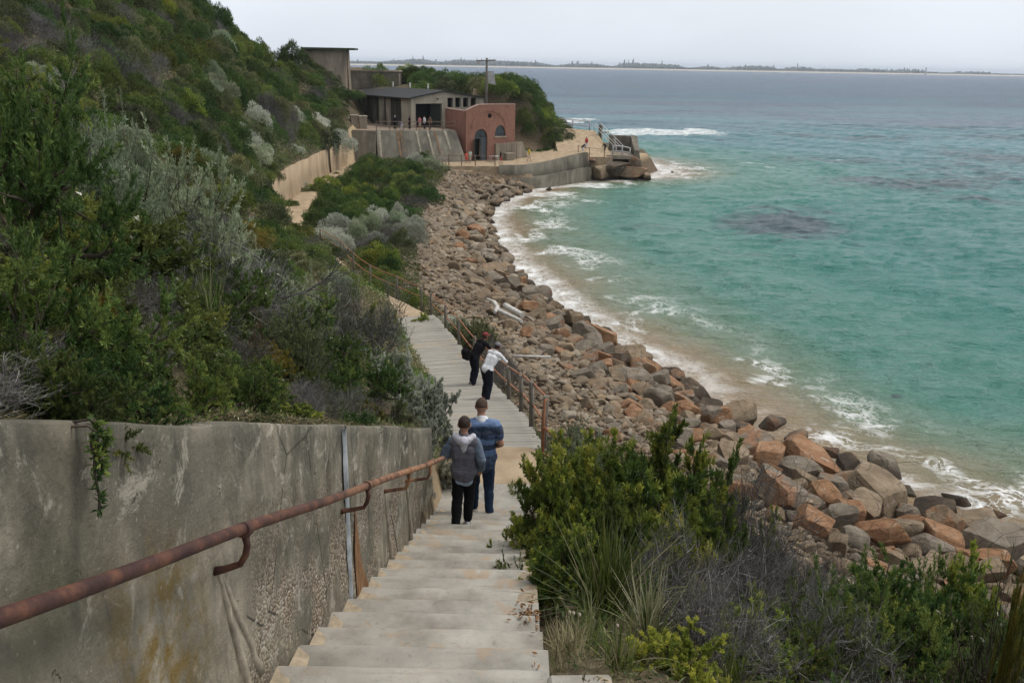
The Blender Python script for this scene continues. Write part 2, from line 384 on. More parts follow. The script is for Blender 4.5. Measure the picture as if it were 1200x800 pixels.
# fort
t = NT("fort_brick"); c = t.coord('UV')
br = t.n('ShaderNodeTexBrick'); t.l(c, br.inputs['Vector']); br.inputs['Scale'].default_value = 1.0
for k, v in (('Color1', (.33, .125, .078, 1)), ('Color2', (.25, .088, .058, 1)), ('Mortar', (.30, .23, .19, 1))): br.inputs[k].default_value = v
br.inputs['Mortar Size'].default_value = .012; br.inputs['Brick Width'].default_value = .24; br.inputs['Row Height'].default_value = .086
co = t.coord()
b = t.mix(t.smooth(t.noise(t.mapping(co, (1.2, 1.2, .5)), 1.2, 5, .65), .45, .75), br.outputs[0], (.20, .10, .075))
b = t.mix(t.math('MULTIPLY', t.smooth(t.noise(co, .8, 5, .6), .55, .7), .4), b, (.35, .22, .17))
M['brick'] = t.pbr(b, .9, t.bump(br.outputs['Fac'], -.3, .01), .15)
def oldconc(name, dark, mid, lite, streak=.7):
    t = NT(name); c = t.coord(); n = t.noise(t.mapping(c, (.75, .75, .20)), 1.0, 7, .68, .5)
    b = t.ramp(n, [(.28, dark), (.5, mid), (.72, lite)])
    b = t.mix(t.math('MULTIPLY', t.smooth(t.noise(c, .5, 5, .6), .45, .7), streak), b, tuple(x * .55 for x in mid))
    b = t.mix(t.math('MULTIPLY', t.smooth(t.noise(c, 3, 6, .7), .6, .8), .5), b, dark)
    return t.pbr(b, .92, t.bump(t.noise(c, 6, 6, .7), .4, .05), .15)
M['conc_batter'] = oldconc("battered_concrete", (.10, .092, .075), (.20, .185, .15), (.33, .30, .24))
M['conc_dark'] = oldconc("blackened_concrete", (.02, .019, .017), (.045, .042, .036), (.16, .15, .125), .5)
M['conc_pale'] = oldconc("pale_concrete", (.20, .18, .145), (.33, .295, .235), (.43, .39, .32), .3)
M['conc_bunker'] = oldconc("bunker_concrete", (.13, .105, .08), (.25, .21, .16), (.34, .30, .24), .4)
M['conc_sand'] = oldconc("sandy_concrete", (.20, .145, .09), (.34, .255, .165), (.43, .34, .235), .3)
M['conc_sea'] = oldconc("seawall_concrete", (.055, .05, .038), (.135, .122, .095), (.22, .20, .16), .6)
M['roof'] = simple("bitumen_roof", (.022, .022, .023), .8, .3, 1.0, .2)
M['roofgreen'] = simple("mossy_roof", (.05, .065, .04), .9, .35, 1.5, .3)
M['darkdoor'] = simple("dark_green_door_paint", (.028, .036, .034), .6, .2, 2, .1)
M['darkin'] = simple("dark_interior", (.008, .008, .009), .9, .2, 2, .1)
M['greydoor'] = simple("grey_blue_door_paint", (.075, .09, .10), .6, .2, 2, .1)
M['glass'] = simple("dusty_window_pane", (.045, .055, .065), .25, .2, 2, .02, .5)
M['white'] = simple("weathered_white_paint", (.55, .55, .53), .6, .15, 4, .1)
M['railgrey'] = simple("weathered_grey_rail", (.36, .35, .345), .7, .2, 3, .1)
M['railbrown'] = simple("brown_iron_rail", (.15, .10, .075), .8, .3, 3, .1)
M['pole'] = simple("weathered_pole_timber", (.14, .125, .11), .9, .25, 2, .3)
# cloth and people
def cloth(name, col, rough=.9, var=.12): return simple(name, col, rough, var, 14, .25, .1)
M['skin'] = simple("skin", (.36, .19, .125), .55, .08, 8, .03, .3)
M['skin2'] = simple("tanned_skin", (.30, .145, .09), .55, .08, 8, .03, .3)
M['hair'] = simple("brown_hair", (.026, .014, .009), .6, .45, 60, .6, .3)
M['hair2'] = simple("cropped_light_brown_hair", (.060, .036, .022), .7, .45, 60, .6, .3)
M['c_black'] = cloth("black_cotton", (.010, .010, .012)); M['c_jeans'] = cloth("dark_blue_denim", (.018, .03, .058))
M['c_navy'] = cloth("navy_denim", (.012, .014, .022)); M['c_white'] = cloth("white_cotton", (.62, .63, .65))
M['c_grey'] = cloth("grey_marl_fleece", (.115, .112, .135)); M['c_hood'] = cloth("pale_grey_hood", (.46, .455, .50))
M['c_pale'] = cloth("pale_blue_cotton", (.29, .37, .49)); M['c_red'] = cloth("red_cotton", (.40, .035, .04))
M['c_coral'] = cloth("coral_cotton", (.55, .10, .075)); M['c_pink'] = cloth("pink_cotton", (.48, .19, .19)); M['c_yellow'] = cloth("yellow_cotton", (.62, .45, .03))
M['c_brown'] = cloth("brown_cotton", (.10, .06, .045)); M['c_lilac'] = cloth("lilac_cotton", (.25, .21, .27)); M['c_mint'] = cloth("pale_green_cotton", (.45, .52, .45))
M['c_cap'] = cloth("grey_cap_cotton", (.17, .165, .18)); M['c_redcap'] = cloth("faded_red_cap_cotton", (.21, .045, .045)); M['c_beige'] = cloth("beige_cotton", (.40, .35, .28))
M['shoe'] = simple("grey_shoe_leather", (.21, .19, .17), .7, .2, 20, .2); M['shoe2'] = simple("pink_shoe_canvas", (.42, .09, .11), .7, .2, 20, .2)
M['shoew'] = simple("pale_sneaker_leather", (.34, .34, .35), .6, .3, 25, .2); M['sole'] = simple("shoe_sole_rubber", (.03, .03, .03), .8, .2, 20, .1)
M['lens'] = simple("dark_sunglass_lens", (.01, .01, .012), .15, .1, 3, .0, .5)
M['eye'] = simple("eye_white_and_iris", (.12, .10, .09), .3, .2, 90, .0, .4)
def banded(name, bands, z0, z1):
    t = NT(name); z = t.sep(t.coord())[2]; m = t.n('ShaderNodeMapRange'); t.l(z, m.inputs[0]); m.inputs[1].default_value = z0; m.inputs[2].default_value = z1
    c = t.ramp(m.outputs[0], bands, 'CONSTANT'); n = t.noise(t.coord(), 40, 3)
    return t.pbr(t.mix(.15, c, t.ramp(n, [(.3, (.02, .03, .05)), (.7, (.3, .35, .4))])), .9, t.bump(t.noise(t.coord(), 12, 4), .25, .02), .1)
M['c_stripe'] = banded("blue_striped_jersey", [(0, (.02, .035, .075)), (.14, (.075, .13, .25)), (.26, (.018, .03, .065)), (.38, (.10, .165, .30)), (.50, (.025, .045, .10)), (.60, (.018, .026, .05)), (.70, (.025, .045, .10)), (.78, (.12, .19, .34)), (.90, (.075, .125, .24))], 0.90, 1.56)
M['c_check'] = banded("blue_grey_sleeve_cotton", [(0, (.10, .14, .19)), (.2, (.13, .17, .23)), (.4, (.09, .12, .17)), (.6, (.14, .18, .24)), (.8, (.10, .13, .18))], .7, 1.3)
# ------------------------------------------------------------------ land profiles along forward distance Y
def tab(*p):
    a = np.array(p, float); return lambda Y: np.interp(Y, a[:, 0], a[:, 1])
f_xl = tab((-8, -1.85), (0, -1.51), (10.7, -1.03), (14, -1.0), (19, -1.6), (24, -2.2), (28, -3.1), (32, -4.0), (36, -5.0), (38, -5.6), (45, -9.3), (52, -12.2), (60, -16.8), (70, -18.8), (80, -20.0), (100, -20.8), (114, -20.9), (124, -21.5), (200, -22))
f_xr = tab((-8, .22), (8, .22), (11.9, .42), (14, .5), (19, .25), (24, -.25), (28, -1.1), (32, -2.1), (36, -3.2), (38, -4.0), (45, -8.1), (52, -10.6), (60, -14.6), (64, -15.6), (80, -18.0), (100, -18.6), (116, -17.4), (124, -17), (200, -17))
f_zp = tab((-8, 16.58), (11.9, 8.68), (14, 8.68), (24, 5.8), (29, 5.0), (36.5, 4.6), (45, 4.2), (64, 3.6), (116, 2.8), (124, 2.7), (200, 2.7))
f_zt = tab((-8, 18.4), (2.33, 14.0), (10.7, 10.44), (12.5, 9.1), (14, 8.9), (24, 6.2), (29, 5.4), (36.5, 5.0), (45, 4.7), (55, 4.4), (60, 6.2), (64, 6.2), (100, 5.6), (114, 5.6), (124, 6.6), (200, 6.6))
f_xb = tab((-8, 13), (4, 12), (12, 9.5), (16, 8), (19, 6.5), (22, 3), (25, 1.2), (30, .4), (36, -1.5), (45, -5), (65, -7.7), (80, -8.4), (100, -8.6), (112, -8.5), (118, -8), (200, -6))
f_zb = tab((-8, 5.5), (4, 5.0), (12, 4), (16, 3.2), (19, 3.0), (22, 3.6), (25, 4.1), (30, 3.8), (36, 3.6), (45, 3.2), (65, 2.6), (100, 2.2), (112, 2.2), (200, 2.2))
f_xs = tab((-8, 38), (0, 31), (10, 25), (20, 18.7), (24, 16.4), (27, 14.1), (29.2, 12.9), (33.1, 10.5), (36.2, 9.2), (41.6, 7.8), (45.5, 6.4), (49.3, 4.7), (56.8, 1.8), (65.4, -.1), (75, -1.6), (86.8, -2.6), (95.9, -2.6), (104, -.8), (112, 2.3), (120, 6.5), (124, 11.4), (129, 18.6), (135, 21.5), (141, 22), (150, 19), (158, 13), (166, 4), (180, -8), (220, -40))
def zland(x, Y):
    """ground height (before surface roughness)"""
    x = np.asarray(x, float); Y = np.asarray(Y, float); x, Y = np.broadcast_arrays(x, Y)
    xl, xr, zp, zt, xb, zb, xs = (f(Y) for f in (f_xl, f_xr, f_zp, f_zt, f_xb, f_zb, f_xs))
    d = np.maximum(xl - x - np.where(Y < 11, .5, 0), 0)
    s0 = np.interp(Y, [0, 12, 20, 38, 52, 70, 95, 112], [.95, .92, .64, .64, .85, 1.0, 1.05, 1.0])
    cap = np.interp(Y, [0, 40, 95, 104, 112, 120, 126], [24, 22, 16, 12, 7.5, 5, 5])
    hill = zt + np.where(d < cap, s0 * d, s0 * cap + .25 * (d - cap))
    hill = hill + np.clip(d / 3, 0, 1) * 1.1 * fbm(xy3(x, Y, .16), 3, 5)
    w1 = np.clip((x - xr) / np.maximum(xb - xr, .3), 0, 1)
    low = np.interp(Y, [0, 14, 22, 36, 60], [.0, .1, .9, .8, .25])          # drop right beside the boardwalk
    mid = zp + (zb - zp) * w1 ** np.interp(Y, [0, 14, 24, 40], [1.25, 1.15, .6, .8]) - low * np.clip((x - xr) / .5, 0, 1) * (1 - w1)
    w2 = np.clip((x - xb) / np.maximum(xs - xb, .3), 0, 1)
    rk = zb * (1 - w2 ** 1.25)
    z = np.where(x < xl, hill, np.where(x < xr, zp, np.where(x < xb, mid, np.where(x < xs, rk, -(x - xs) * .14))))
    # headland behind the fort
    k = np.clip((Y - 110.5) / 2.5, 0, 1)
    hl = np.clip(2.5 + 1.15 * (8.2 - x), -3, 11.2 + 1.2 * fbm(xy3(x, Y, .12), 3, 9)) * 1.0
    front = np.where((x < -6.8) & (Y > 117.4 + (x + 18) * .22), 6.3, 2.4)
    xe = xs
    front = np.where(x > xe - 1.0, np.minimum(front, (xe - x) * 2.5 - .0), front)
    back = np.where(x < 8.6, hl, 2.6)
    back = np.where(x > xe - 1.5, np.minimum(back, (xe - x) * 1.6), back)
    kb = np.clip((Y - 127.5) / 2.5, 0, 1); kb = np.where(x < -6.5, np.clip((Y - 131) / 4, 0, 1), kb)
    hd = front * (1 - kb) + back * kb
    hd = np.where(Y > 150, np.minimum(hd, (172 - Y) * .55), hd)
    # keep the hill slope coming down on the left of the platform
    slope_l = 6.5 + np.maximum(-20.5 - x, 0) * .95
    hd = np.where(x < -20.5, np.maximum(hd, np.minimum(slope_l, 13.0)), hd)
    z = np.where(Y > 110.5, z * (1 - k) + hd * k, z)
    return np.maximum(z, -4)
def zgrid(x, Y):
    z = zland(x, Y)
    xl, xr, xb, xs = f_xl(Y), f_xr(Y), f_xb(Y), f_xs(Y)
    rough = .14 * fbm(xy3(x, Y, .9), 4, 3)
    onpath = (x > xl - .15) & (x < xr + .15) & (Y < 112)
    z = np.where(onpath, z - np.where(Y < 12, .40, .10), z + rough * np.clip((Y + 2) / 6, .3, 1) * np.where((Y > 112) & (x > -12) & (x < 8), 0, 1))
    return z
def build_land():
    ys = np.concatenate([np.arange(-8, 20, .45), np.arange(20, 60, .7), np.arange(60, 140, .9), np.arange(140, 176, 1.5)])
    segs = [(-75, None, 46), (0, 1, 5), (1, 2, 16), (2, 3, 26), (3, 4, 16)]
    rows = []
    for Y in ys:
        xl, xr, xb, xs = f_xl(Y), f_xr(Y), f_xb(Y), f_xs(Y)
        xb = max(xb, xr + .4); xs = max(xs, xb + 1)
        u = np.linspace(0, 1, 46) ** 1.9
        a = xl - (.28 if Y < 12.7 else .05) - 70 * u[::-1]
        if Y >= 112:
            b = np.linspace(xl, max(xs, 12) + 1, 63)
        else:
            b = np.concatenate([np.linspace(xl, xr, 6), np.linspace(xr + .03, xb, 16)[0:], np.linspace(xb, xs, 26)[1:], ])
            b = np.concatenate([b, np.linspace(xs, xs + 4, 63 - len(b) + 1)[1:]])
        c = b[-1] + 26 * np.linspace(0, 1, 13)[1:] ** 1.5
        rows.append(np.concatenate([a, b, c]))
    X = np.array(rows); YY = np.repeat(ys[:, None], X.shape[1], 1)
    Z = zgrid(X, YY)
    n, m = X.shape
    V = np.stack([X, YY, Z], -1).reshape(-1, 3)
    i = np.arange(n - 1)[:, None] * m + np.arange(m - 1)[None]
    F = np.stack([i, i + 1, i + m + 1, i + m], -1).reshape(-1, 4)
    xb, xs = f_xb(YY), f_xs(YY)
    rocky = np.clip((X - xb + .8) / 1.5, 0, 1) * (YY < 121) * np.clip((xs - X + 1) / 1, 0, 1)
    rocky = np.maximum(rocky, ((YY > 112) & (X > -7)) * np.clip((2.3 - Z) / .5, 0, 1))
    sandy = np.clip((X - xs + 1.2) / 1.2, 0, 1) * (YY < 126)
    sandy = np.maximum(sandy, ((X > f_xl(YY) - .05) & (X < f_xr(YY) + .35) & (YY > 11.5) & (YY < 121)) * 1.0)
    sandy = np.maximum(sandy, ((YY > 112) & (YY < 135) & (X > -13) & (Z > 2.2) & (Z < 3.2)) * 1.0)
    pf = ((YY > 114) & (YY < 131) & (X > -21) & (X <= -6)) * 1.0
    sandy = np.maximum(sandy, pf * .5)
    me = mesh_np("ground", V, F, M['soil'], smooth=True, attrs={"rocky": rocky.ravel(), "sandy": sandy.ravel()})
    tag(link("ground", me), kind="structure")
build_land()
# ------------------------------------------------------------------ sea
def shore_dist(x, Y):
    """signed distance to the waterline (positive seaward)"""
    yy = np.concatenate([np.arange(-8, 120, 1.0), np.arange(120, 176, .5)]); P = np.stack([f_xs(yy), yy], -1)
    out = np.full(x.shape, 1e9); A = P[:-1]; B = P[1:]; AB = B - A; L = (AB ** 2).sum(1)
    q = np.stack([x, Y], -1).reshape(-1, 2); o = out.ravel()
    for k in range(0, len(q), 20000):
        qq = q[k:k + 20000, None]; tt = np.clip(((qq - A) * AB).sum(-1) / L, 0, 1)
        o[k:k + 20000] = np.sqrt((((A + tt[..., None] * AB) - qq) ** 2).sum(-1)).min(1)
    o = o.reshape(x.shape)
    return np.where(x < f_xs(Y), -o, o)
def build_sea():
    # rows of growing spacing with distance; columns fan out: only a tessellation
    ys = [2.0]
    while ys[-1] < 430: ys.append(ys[-1] + max(.28, ys[-1] * .0042))
    while ys[-1] < 30000: ys.append(ys[-1] * 1.03)
    ys = np.array(ys)
    u = np.linspace(-1, 1, 420)
    rows = []
    for Y in ys:
        w = .75 * Y + 22; lo = max(-w, float(f_xs(Y)) - 7 - 2.2 * max(0, Y - 112))
        hi = .72 * Y + 22
        rows.append(np.linspace(lo, hi, 420))
    X = np.array(rows); YY = np.repeat(ys[:, None], 420, 1)
    sd = np.full(X.shape, 500.0); near = YY < 260
    sd[near] = shore_dist(X[near], YY[near])
    wob = 1.3 * fbm(xy3(X, YY, .10), 3, 21) + .5 * fbm(xy3(X, YY, .45), 3, 22)
    shore = sd + wob
    # reef / seagrass patches and breakers, surveyed on the photo
    reef = np.zeros_like(X); foam = np.zeros_like(X); swell = np.zeros_like(X)
    def blob(px, py, rx, ry):
        c = atz(px, py, 0); e = atz(px + rx, py, 0); g = atz(px, py - ry, 0)
        dx = (X - c[0]) / max(abs(e[0] - c[0]), .1); dy = (YY - c[1]) / max(abs(g[1] - c[1]), .1)
        return np.exp(-(dx * dx + dy * dy))
    wn = fbm(xy3(X, YY, .05), 4, 31)
    for px, py, rx, ry, a in [(915, 262, 85, 20, .9), (960, 250, 50, 12, .5), (1080, 215, 140, 11, .75), (1160, 235, 90, 9, .6), (870, 262, 40, 10, .5), (1000, 190, 160, 9, .6), (1180, 160, 90, 8, .5), (900, 165, 80, 5, .4), (1120, 150, 160, 6, .45), (870, 300, 60, 8, .35), (1110, 205, 150, 20, .62), (1180, 185, 80, 14, .6), (980, 160, 220, 7, .5), (760, 268, 60, 7, .45), (820, 130, 200, 5, .4), (720, 150, 60, 4, .35), (1050, 465, 12, 4, .7), (985, 395, 30, 8, .2)]:
        reef = np.maximum(reef, a * blob(px, py, rx, ry))
    reef = np.clip(reef * (1 + .9 * wn), 0, 1)
    br = []
    for px, py, rx, ry, a in [(775, 156.5, 75, 2.6, 1.0), (820, 155, 22, 2.0, .8), (735, 157, 28, 3.0, 1.0), (640, 143, 60, 2.2, .8), (685, 141, 26, 2.0, .7), (600, 138, 60, 2.5, .7), (880, 193, 26, 1.8, .55), (905, 197, 22, 1.6, .5), (980, 187, 45, 1.5, .4), (800, 205, 60, 4, .45), (850, 250, 40, 5, .2), (1020, 117, 40, 1.0, .25), (690, 219, 50, 4, .75), (645, 229, 34, 5, .75), (760, 208, 26, 4, .7), (800, 210, 18, 3, .5), (685, 236, 40, 3, .5)]:
        foam = np.maximum(foam, a * blob(px, py, rx, ry))
    # low swell lines running along the shore, real relief
    lam = np.interp(shore, [0, 40, 120, 300], [9, 14, 22, 40])
    ph = shore / 13.0 * 2 * PI + 2.2 * fbm(xy3(X, YY, .03), 3, 41)
    amp = np.interp(shore, [0, 4, 20, 120, 400], [.02, .09, .12, .16, .1]) * (YY < 330)
    Z = amp * np.sin(ph) * (1 + fbm(xy3(X, YY, .04), 2, 42))
    Z += (.10 * fbm(np.stack([X * .35 + YY * .12, YY * .75 - X * .2, 0 * X], -1), 3, 43) + .05 * fbm(xy3(X, YY, 1.1), 2, 44)) * np.clip((280 - YY) / 60, 0, 1)
    rdg = 1 - np.abs(fbm(np.stack([X * .22 + YY * .06, YY * .42 - X * .10, 0 * X], -1), 3, 45)) * 2.2; rdg2 = 1 - np.abs(fbm(np.stack([X * .5 - YY * .1, YY * .85 + X * .16, 0 * X], -1), 2, 46)) * 2.2
    Z += (.17 * rdg * np.abs(rdg) + .07 * rdg2) * np.clip((430 - YY) / 220, 0, 1) * np.clip(shore / 7, .15, 1)
    Z += .55 * blob(775, 154, 95, 3) + .4 * blob(640, 141, 90, 3)
    Z = np.where(shore < 2, Z * np.clip((shore + 1) / 3, .1, 1), Z)
    Z = np.where(YY > 440, Z * 0, Z) + .03
    n, m = X.shape
    V = np.stack([X, YY, Z], -1).reshape(-1, 3)
    i = np.arange(n - 1)[:, None] * m + np.arange(m - 1)[None]
    F = np.stack([i, i + 1, i + m + 1, i + m], -1).reshape(-1, 4)
    t = NT("sea_water"); c = t.coord(); sh = t.attr("shore"); rf = t.attr("reef"); fo = t.attr("foam")
    dist = t.sep(c)[1]
    nd = t.noise(c, .05, 4, .6)
    s2 = t.math('ADD', sh, t.math('MULTIPLY', t.math('SUBTRACT', nd, .5), 10.0))
    # colour of the water by depth over sand
    near = t.ramp(t.math('DIVIDE', s2, 40.0, clamp=True), [(0, (.26, .175, .09)), (.07, (.225, .175, .10)), (.15, (.135, .18, .115)), (.30, (.060, .185, .142)), (.65, (.026, .162, .132)), (1, (.020, .150, .128))])
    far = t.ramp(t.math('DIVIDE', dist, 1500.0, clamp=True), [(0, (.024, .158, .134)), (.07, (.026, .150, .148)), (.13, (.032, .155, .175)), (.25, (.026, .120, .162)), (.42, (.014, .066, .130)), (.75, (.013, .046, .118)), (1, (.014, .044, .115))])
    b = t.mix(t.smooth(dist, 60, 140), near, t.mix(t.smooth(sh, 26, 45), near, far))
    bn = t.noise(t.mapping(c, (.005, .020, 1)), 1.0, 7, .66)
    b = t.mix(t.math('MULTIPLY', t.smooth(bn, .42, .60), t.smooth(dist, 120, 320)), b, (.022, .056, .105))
    bn2 = t.noise(t.mapping(c, (.012, .04, 1)), 1.0, 4, .6)
    b = t.mix(t.math('MULTIPLY', t.math('MULTIPLY', t.smooth(bn2, .52, .68), .6), t.smooth(dist, 140, 240)), b, (.034, .155, .142))
    rn = t.smooth(t.math('ADD', rf, t.math('MULTIPLY', t.math('SUBTRACT', t.noise(t.mapping(c, (.22, .5, 1)), 1.0, 7, .72), .5), 1.6)), .30, .80)
    b = t.mix(t.math('MULTIPLY', rn, .85), b, (.016, .032, .046))
    # foam: lace near the shore, denser at the wash line
    d1 = t.noise(t.mapping(c, (.8, .8, 1)), 1.0, 3, .6, 0, True)
    ad = t.n('ShaderNodeVectorMath', operation='MULTIPLY_ADD'); t.l(d1, ad.inputs[0]); ad.inputs[1].default_value = (2.2, 2.2, 0); t.l(c, ad.inputs[2])
    lace = t.smooth(t.voro(ad.outputs[0], .75, 'DISTANCE_TO_EDGE'), .13, .015)
    lace2 = t.smooth(t.voro(ad.outputs[0], 2.3, 'DISTANCE_TO_EDGE'), .11, .02)
    lace = t.math('MAXIMUM', lace, t.math('MULTIPLY', lace2, .75))
    big = t.noise(c, .16, 4, .6, .6); bg2 = t.noise(c, .55, 5, .65)
    wash = t.math('MULTIPLY', t.smooth(sh, -1.2, .4), t.smooth(sh, 3.4, .8))
    farw = t.smooth(dist, 33, 50)
    wash = t.math('MULTIPLY', wash, t.math('MULTIPLY_ADD', farw, .95, .1))
    wfoam = t.math('MULTIPLY', wash, t.smooth(bg2, .60, .36))
    wfoam = t.math('MAXIMUM', wfoam, t.math('MULTIPLY', t.math('MULTIPLY', wash, farw), t.math('MULTIPLY_ADD', lace2, .55, t.math('MULTIPLY', t.smooth(t.noise(c, 1.4, 5, .7), .62, .40), .5))))
    band2 = t.math('MULTIPLY', t.smooth(sh, 1.0, 3.0), t.smooth(sh, 10.5, 5.0))
    patch = t.smooth(big, .49, .60)
    lf = t.math('MULTIPLY', t.math('MULTIPLY', lace, band2), patch)
    ff = t.smooth(t.math('ADD', fo, t.math('MULTIPLY', t.math('SUBTRACT', t.noise(t.mapping(c, (.35, .35, 1)), 1.0, 5, .7), .5), 1.1)), .36, .62)
    ff = t.math('MULTIPLY', t.math('MULTIPLY', ff, t.smooth(fo, .08, .3)), t.math('MULTIPLY_ADD', t.smooth(t.noise(t.mapping(c, (.5, 1.1, 1)), 1.3, 5, .7), .58, .42), .6, .35))
    caps = t.math('MULTIPLY', t.smooth(t.noise(t.mapping(c, (.05, .16, 1)), 1.0, 6, .7), .71, .77), t.smooth(dist, 150, 260))
    foam_ = t.math('MAXIMUM', t.math('MAXIMUM', wfoam, t.math('MULTIPLY', lf, .95)), t.math('MAXIMUM', ff, t.math('MULTIPLY', caps, .6)), clamp=True)
    b = t.mix(foam_, b, (.80, .81, .80))
    rip = t.math('ADD', t.noise(t.mapping(c, (1.0, 1.6, 1), (0, 0, .5)), .9, 8, .62, .5), t.math('MULTIPLY', t.noise(t.mapping(c, (.16, .36, 1), (0, 0, .3)), 1.0, 6, .66), 5.0))
    rip = t.math('ADD', rip, t.math('MULTIPLY', foam_, .12))
    rip = t.math('ADD', rip, t.math('MULTIPLY', t.math('MULTIPLY', t.noise(t.mapping(c, (.045, .13, 1), (0, 0, .15)), 1.0, 6, .68), t.smooth(dist, 180, 420)), 26.0))
    nrm = t.bump(rip, .85, .42)
    rg = t.math('MULTIPLY_ADD', foam_, .6, .2)
    p = t.n('ShaderNodeBsdfPrincipled'); t.l(b, p.inputs['Base Color']); t.l(rg, p.inputs['Roughness']); p.inputs['IOR'].default_value = 1.33
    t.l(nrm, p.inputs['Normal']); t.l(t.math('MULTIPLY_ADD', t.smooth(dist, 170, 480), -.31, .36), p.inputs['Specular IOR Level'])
    t.l(p.outputs[0], t.out.inputs[0])
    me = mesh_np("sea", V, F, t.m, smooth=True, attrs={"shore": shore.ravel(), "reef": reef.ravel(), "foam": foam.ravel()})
    tag(link("sea", me), kind="structure")
build_sea()
# ------------------------------------------------------------------ far coast
def build_coast():
    xs = np.arange(-1500, 2700, 14.0); Y0 = 3800 + xs * .10
    fade = np.clip((2350 - xs) / 900, .0, 1) ** .8 * np.clip((xs + 1500) / 100, .2, 1)
    h = (7 + 11 * fade) * (1 + .18 * fbm(xy3(xs, 0 * xs, .004), 3, 51)) * np.clip((2650 - xs) / 150, .12, 1)
    prof = [(0, 0.0, -.5), (40, .0, 2.5), (70, .22, 4), (130, .7, 4), (260, 1.0, 0), (900, .9, 0)]
    V = []
    for d, a, b in prof: V.append(np.stack([xs, Y0 + d, a * h * .55 + b], -1))
    V = np.concatenate(V); n = len(xs); k = len(prof)
    i = np.arange(k - 1)[:, None] * n + np.arange(n - 1)[None]
    F = np.stack([i, i + 1, i + n + 1, i + n], -1).reshape(-1, 4)
    t = NT("far_coast_dunes"); z = t.sep(t.coord())[2]
    b = t.mix(t.smooth(z, 3.0, 6.5), (.44, .39, .31), (.045, .055, .04))
    t.pbr(b, .95)
    tag(link("far_coast_land", mesh_np("far_coast_land", V, F, t.m)), kind="structure")
    # scrub and trees of the far shore, read as one mass
    r = np.random.default_rng(5); N = 5200
    x = r.uniform(-1450, 2330, N); f = np.interp(x, xs, fade); hh = np.interp(x, xs, h)
    keep = r.random(N) < .06 + .94 * f; x, f, hh = x[keep], f[keep], hh[keep]; N = len(x)
    clump = np.clip(vnoise(xy3(x, 0 * x, .012), 61) + .85, .35, 1.6)
    w = r.uniform(7, 20, N); H = r.uniform(5, 13, N) * clump * (.35 + .65 * f)
    tall = r.random(N) < .018; H[tall] *= 2.0; w[tall] *= .45
    y = np.interp(x, xs, Y0) + r.uniform(80, 330, N); z0 = np.interp(x, xs, h) * .35 + 2
    a = np.linspace(0, 2 * PI, 7)[:-1]; V = []; F = []
    prof = [(.75, 0), (1.0, .35), (.8, .75), (.25, 1.0)]
    for j, (pr, pz) in enumerate(prof):
        jit = r.uniform(.75, 1.25, (N, 6))
        V.append(np.stack([x[:, None] + np.cos(a) * w[:, None] * .5 * pr * jit, y[:, None] + np.sin(a) * w[:, None] * .5 * pr, z0[:, None] + H[:, None] * pz + r.uniform(-.6, .6, (N, 6))], -1))
    V = np.stack(V, 1).reshape(-1, 3)      # N,4,6
    base = np.arange(N)[:, None, None] * 24; jj = np.arange(3)[None, :, None] * 6; kk = np.arange(6)[None, None]
    F = np.stack([base + jj + kk, base + jj + (kk + 1) % 6, base + jj + 6 + (kk + 1) % 6, base + jj + 6 + kk], -1).reshape(-1, 4)
    F2 = (np.arange(N)[:, None] * 24 + 18 + np.arange(6)[None])
    tag(link("far_coast_woods", mesh_np("far_coast_woods", V, [F, F2], simple("far_coast_trees", (.085, .095, .085), .95, .4, .02, 0))), kind="stuff",
        label="low dark line of trees along the far shore", cat="woods")
    b = MB()
    p = at(1085, 86, 3900)
    b.hexa([(p[0] - 3, 3900, 0), (p[0] + 3, 3900, 0), (p[0] + 3, 3906, 0), (p[0] - 3, 3906, 0)], [(p[0] - 2, 3901, 26), (p[0] + 2, 3901, 26), (p[0] + 2, 3905, 26), (p[0] - 2, 3905, 26)])
    o = b.build("lighthouse", M['railgrey']); b2 = MB(); b2.tube([(p[0], 3903, 26), (p[0], 3903, 29), (p[0], 3903, 30.5)], [2.2, 2.0, .3], 8); b2.build("lantern_room", M['glass'], o)
    tag(o, "tiny pale tower rising from the low far shore at the right", "lighthouse")
build_coast()
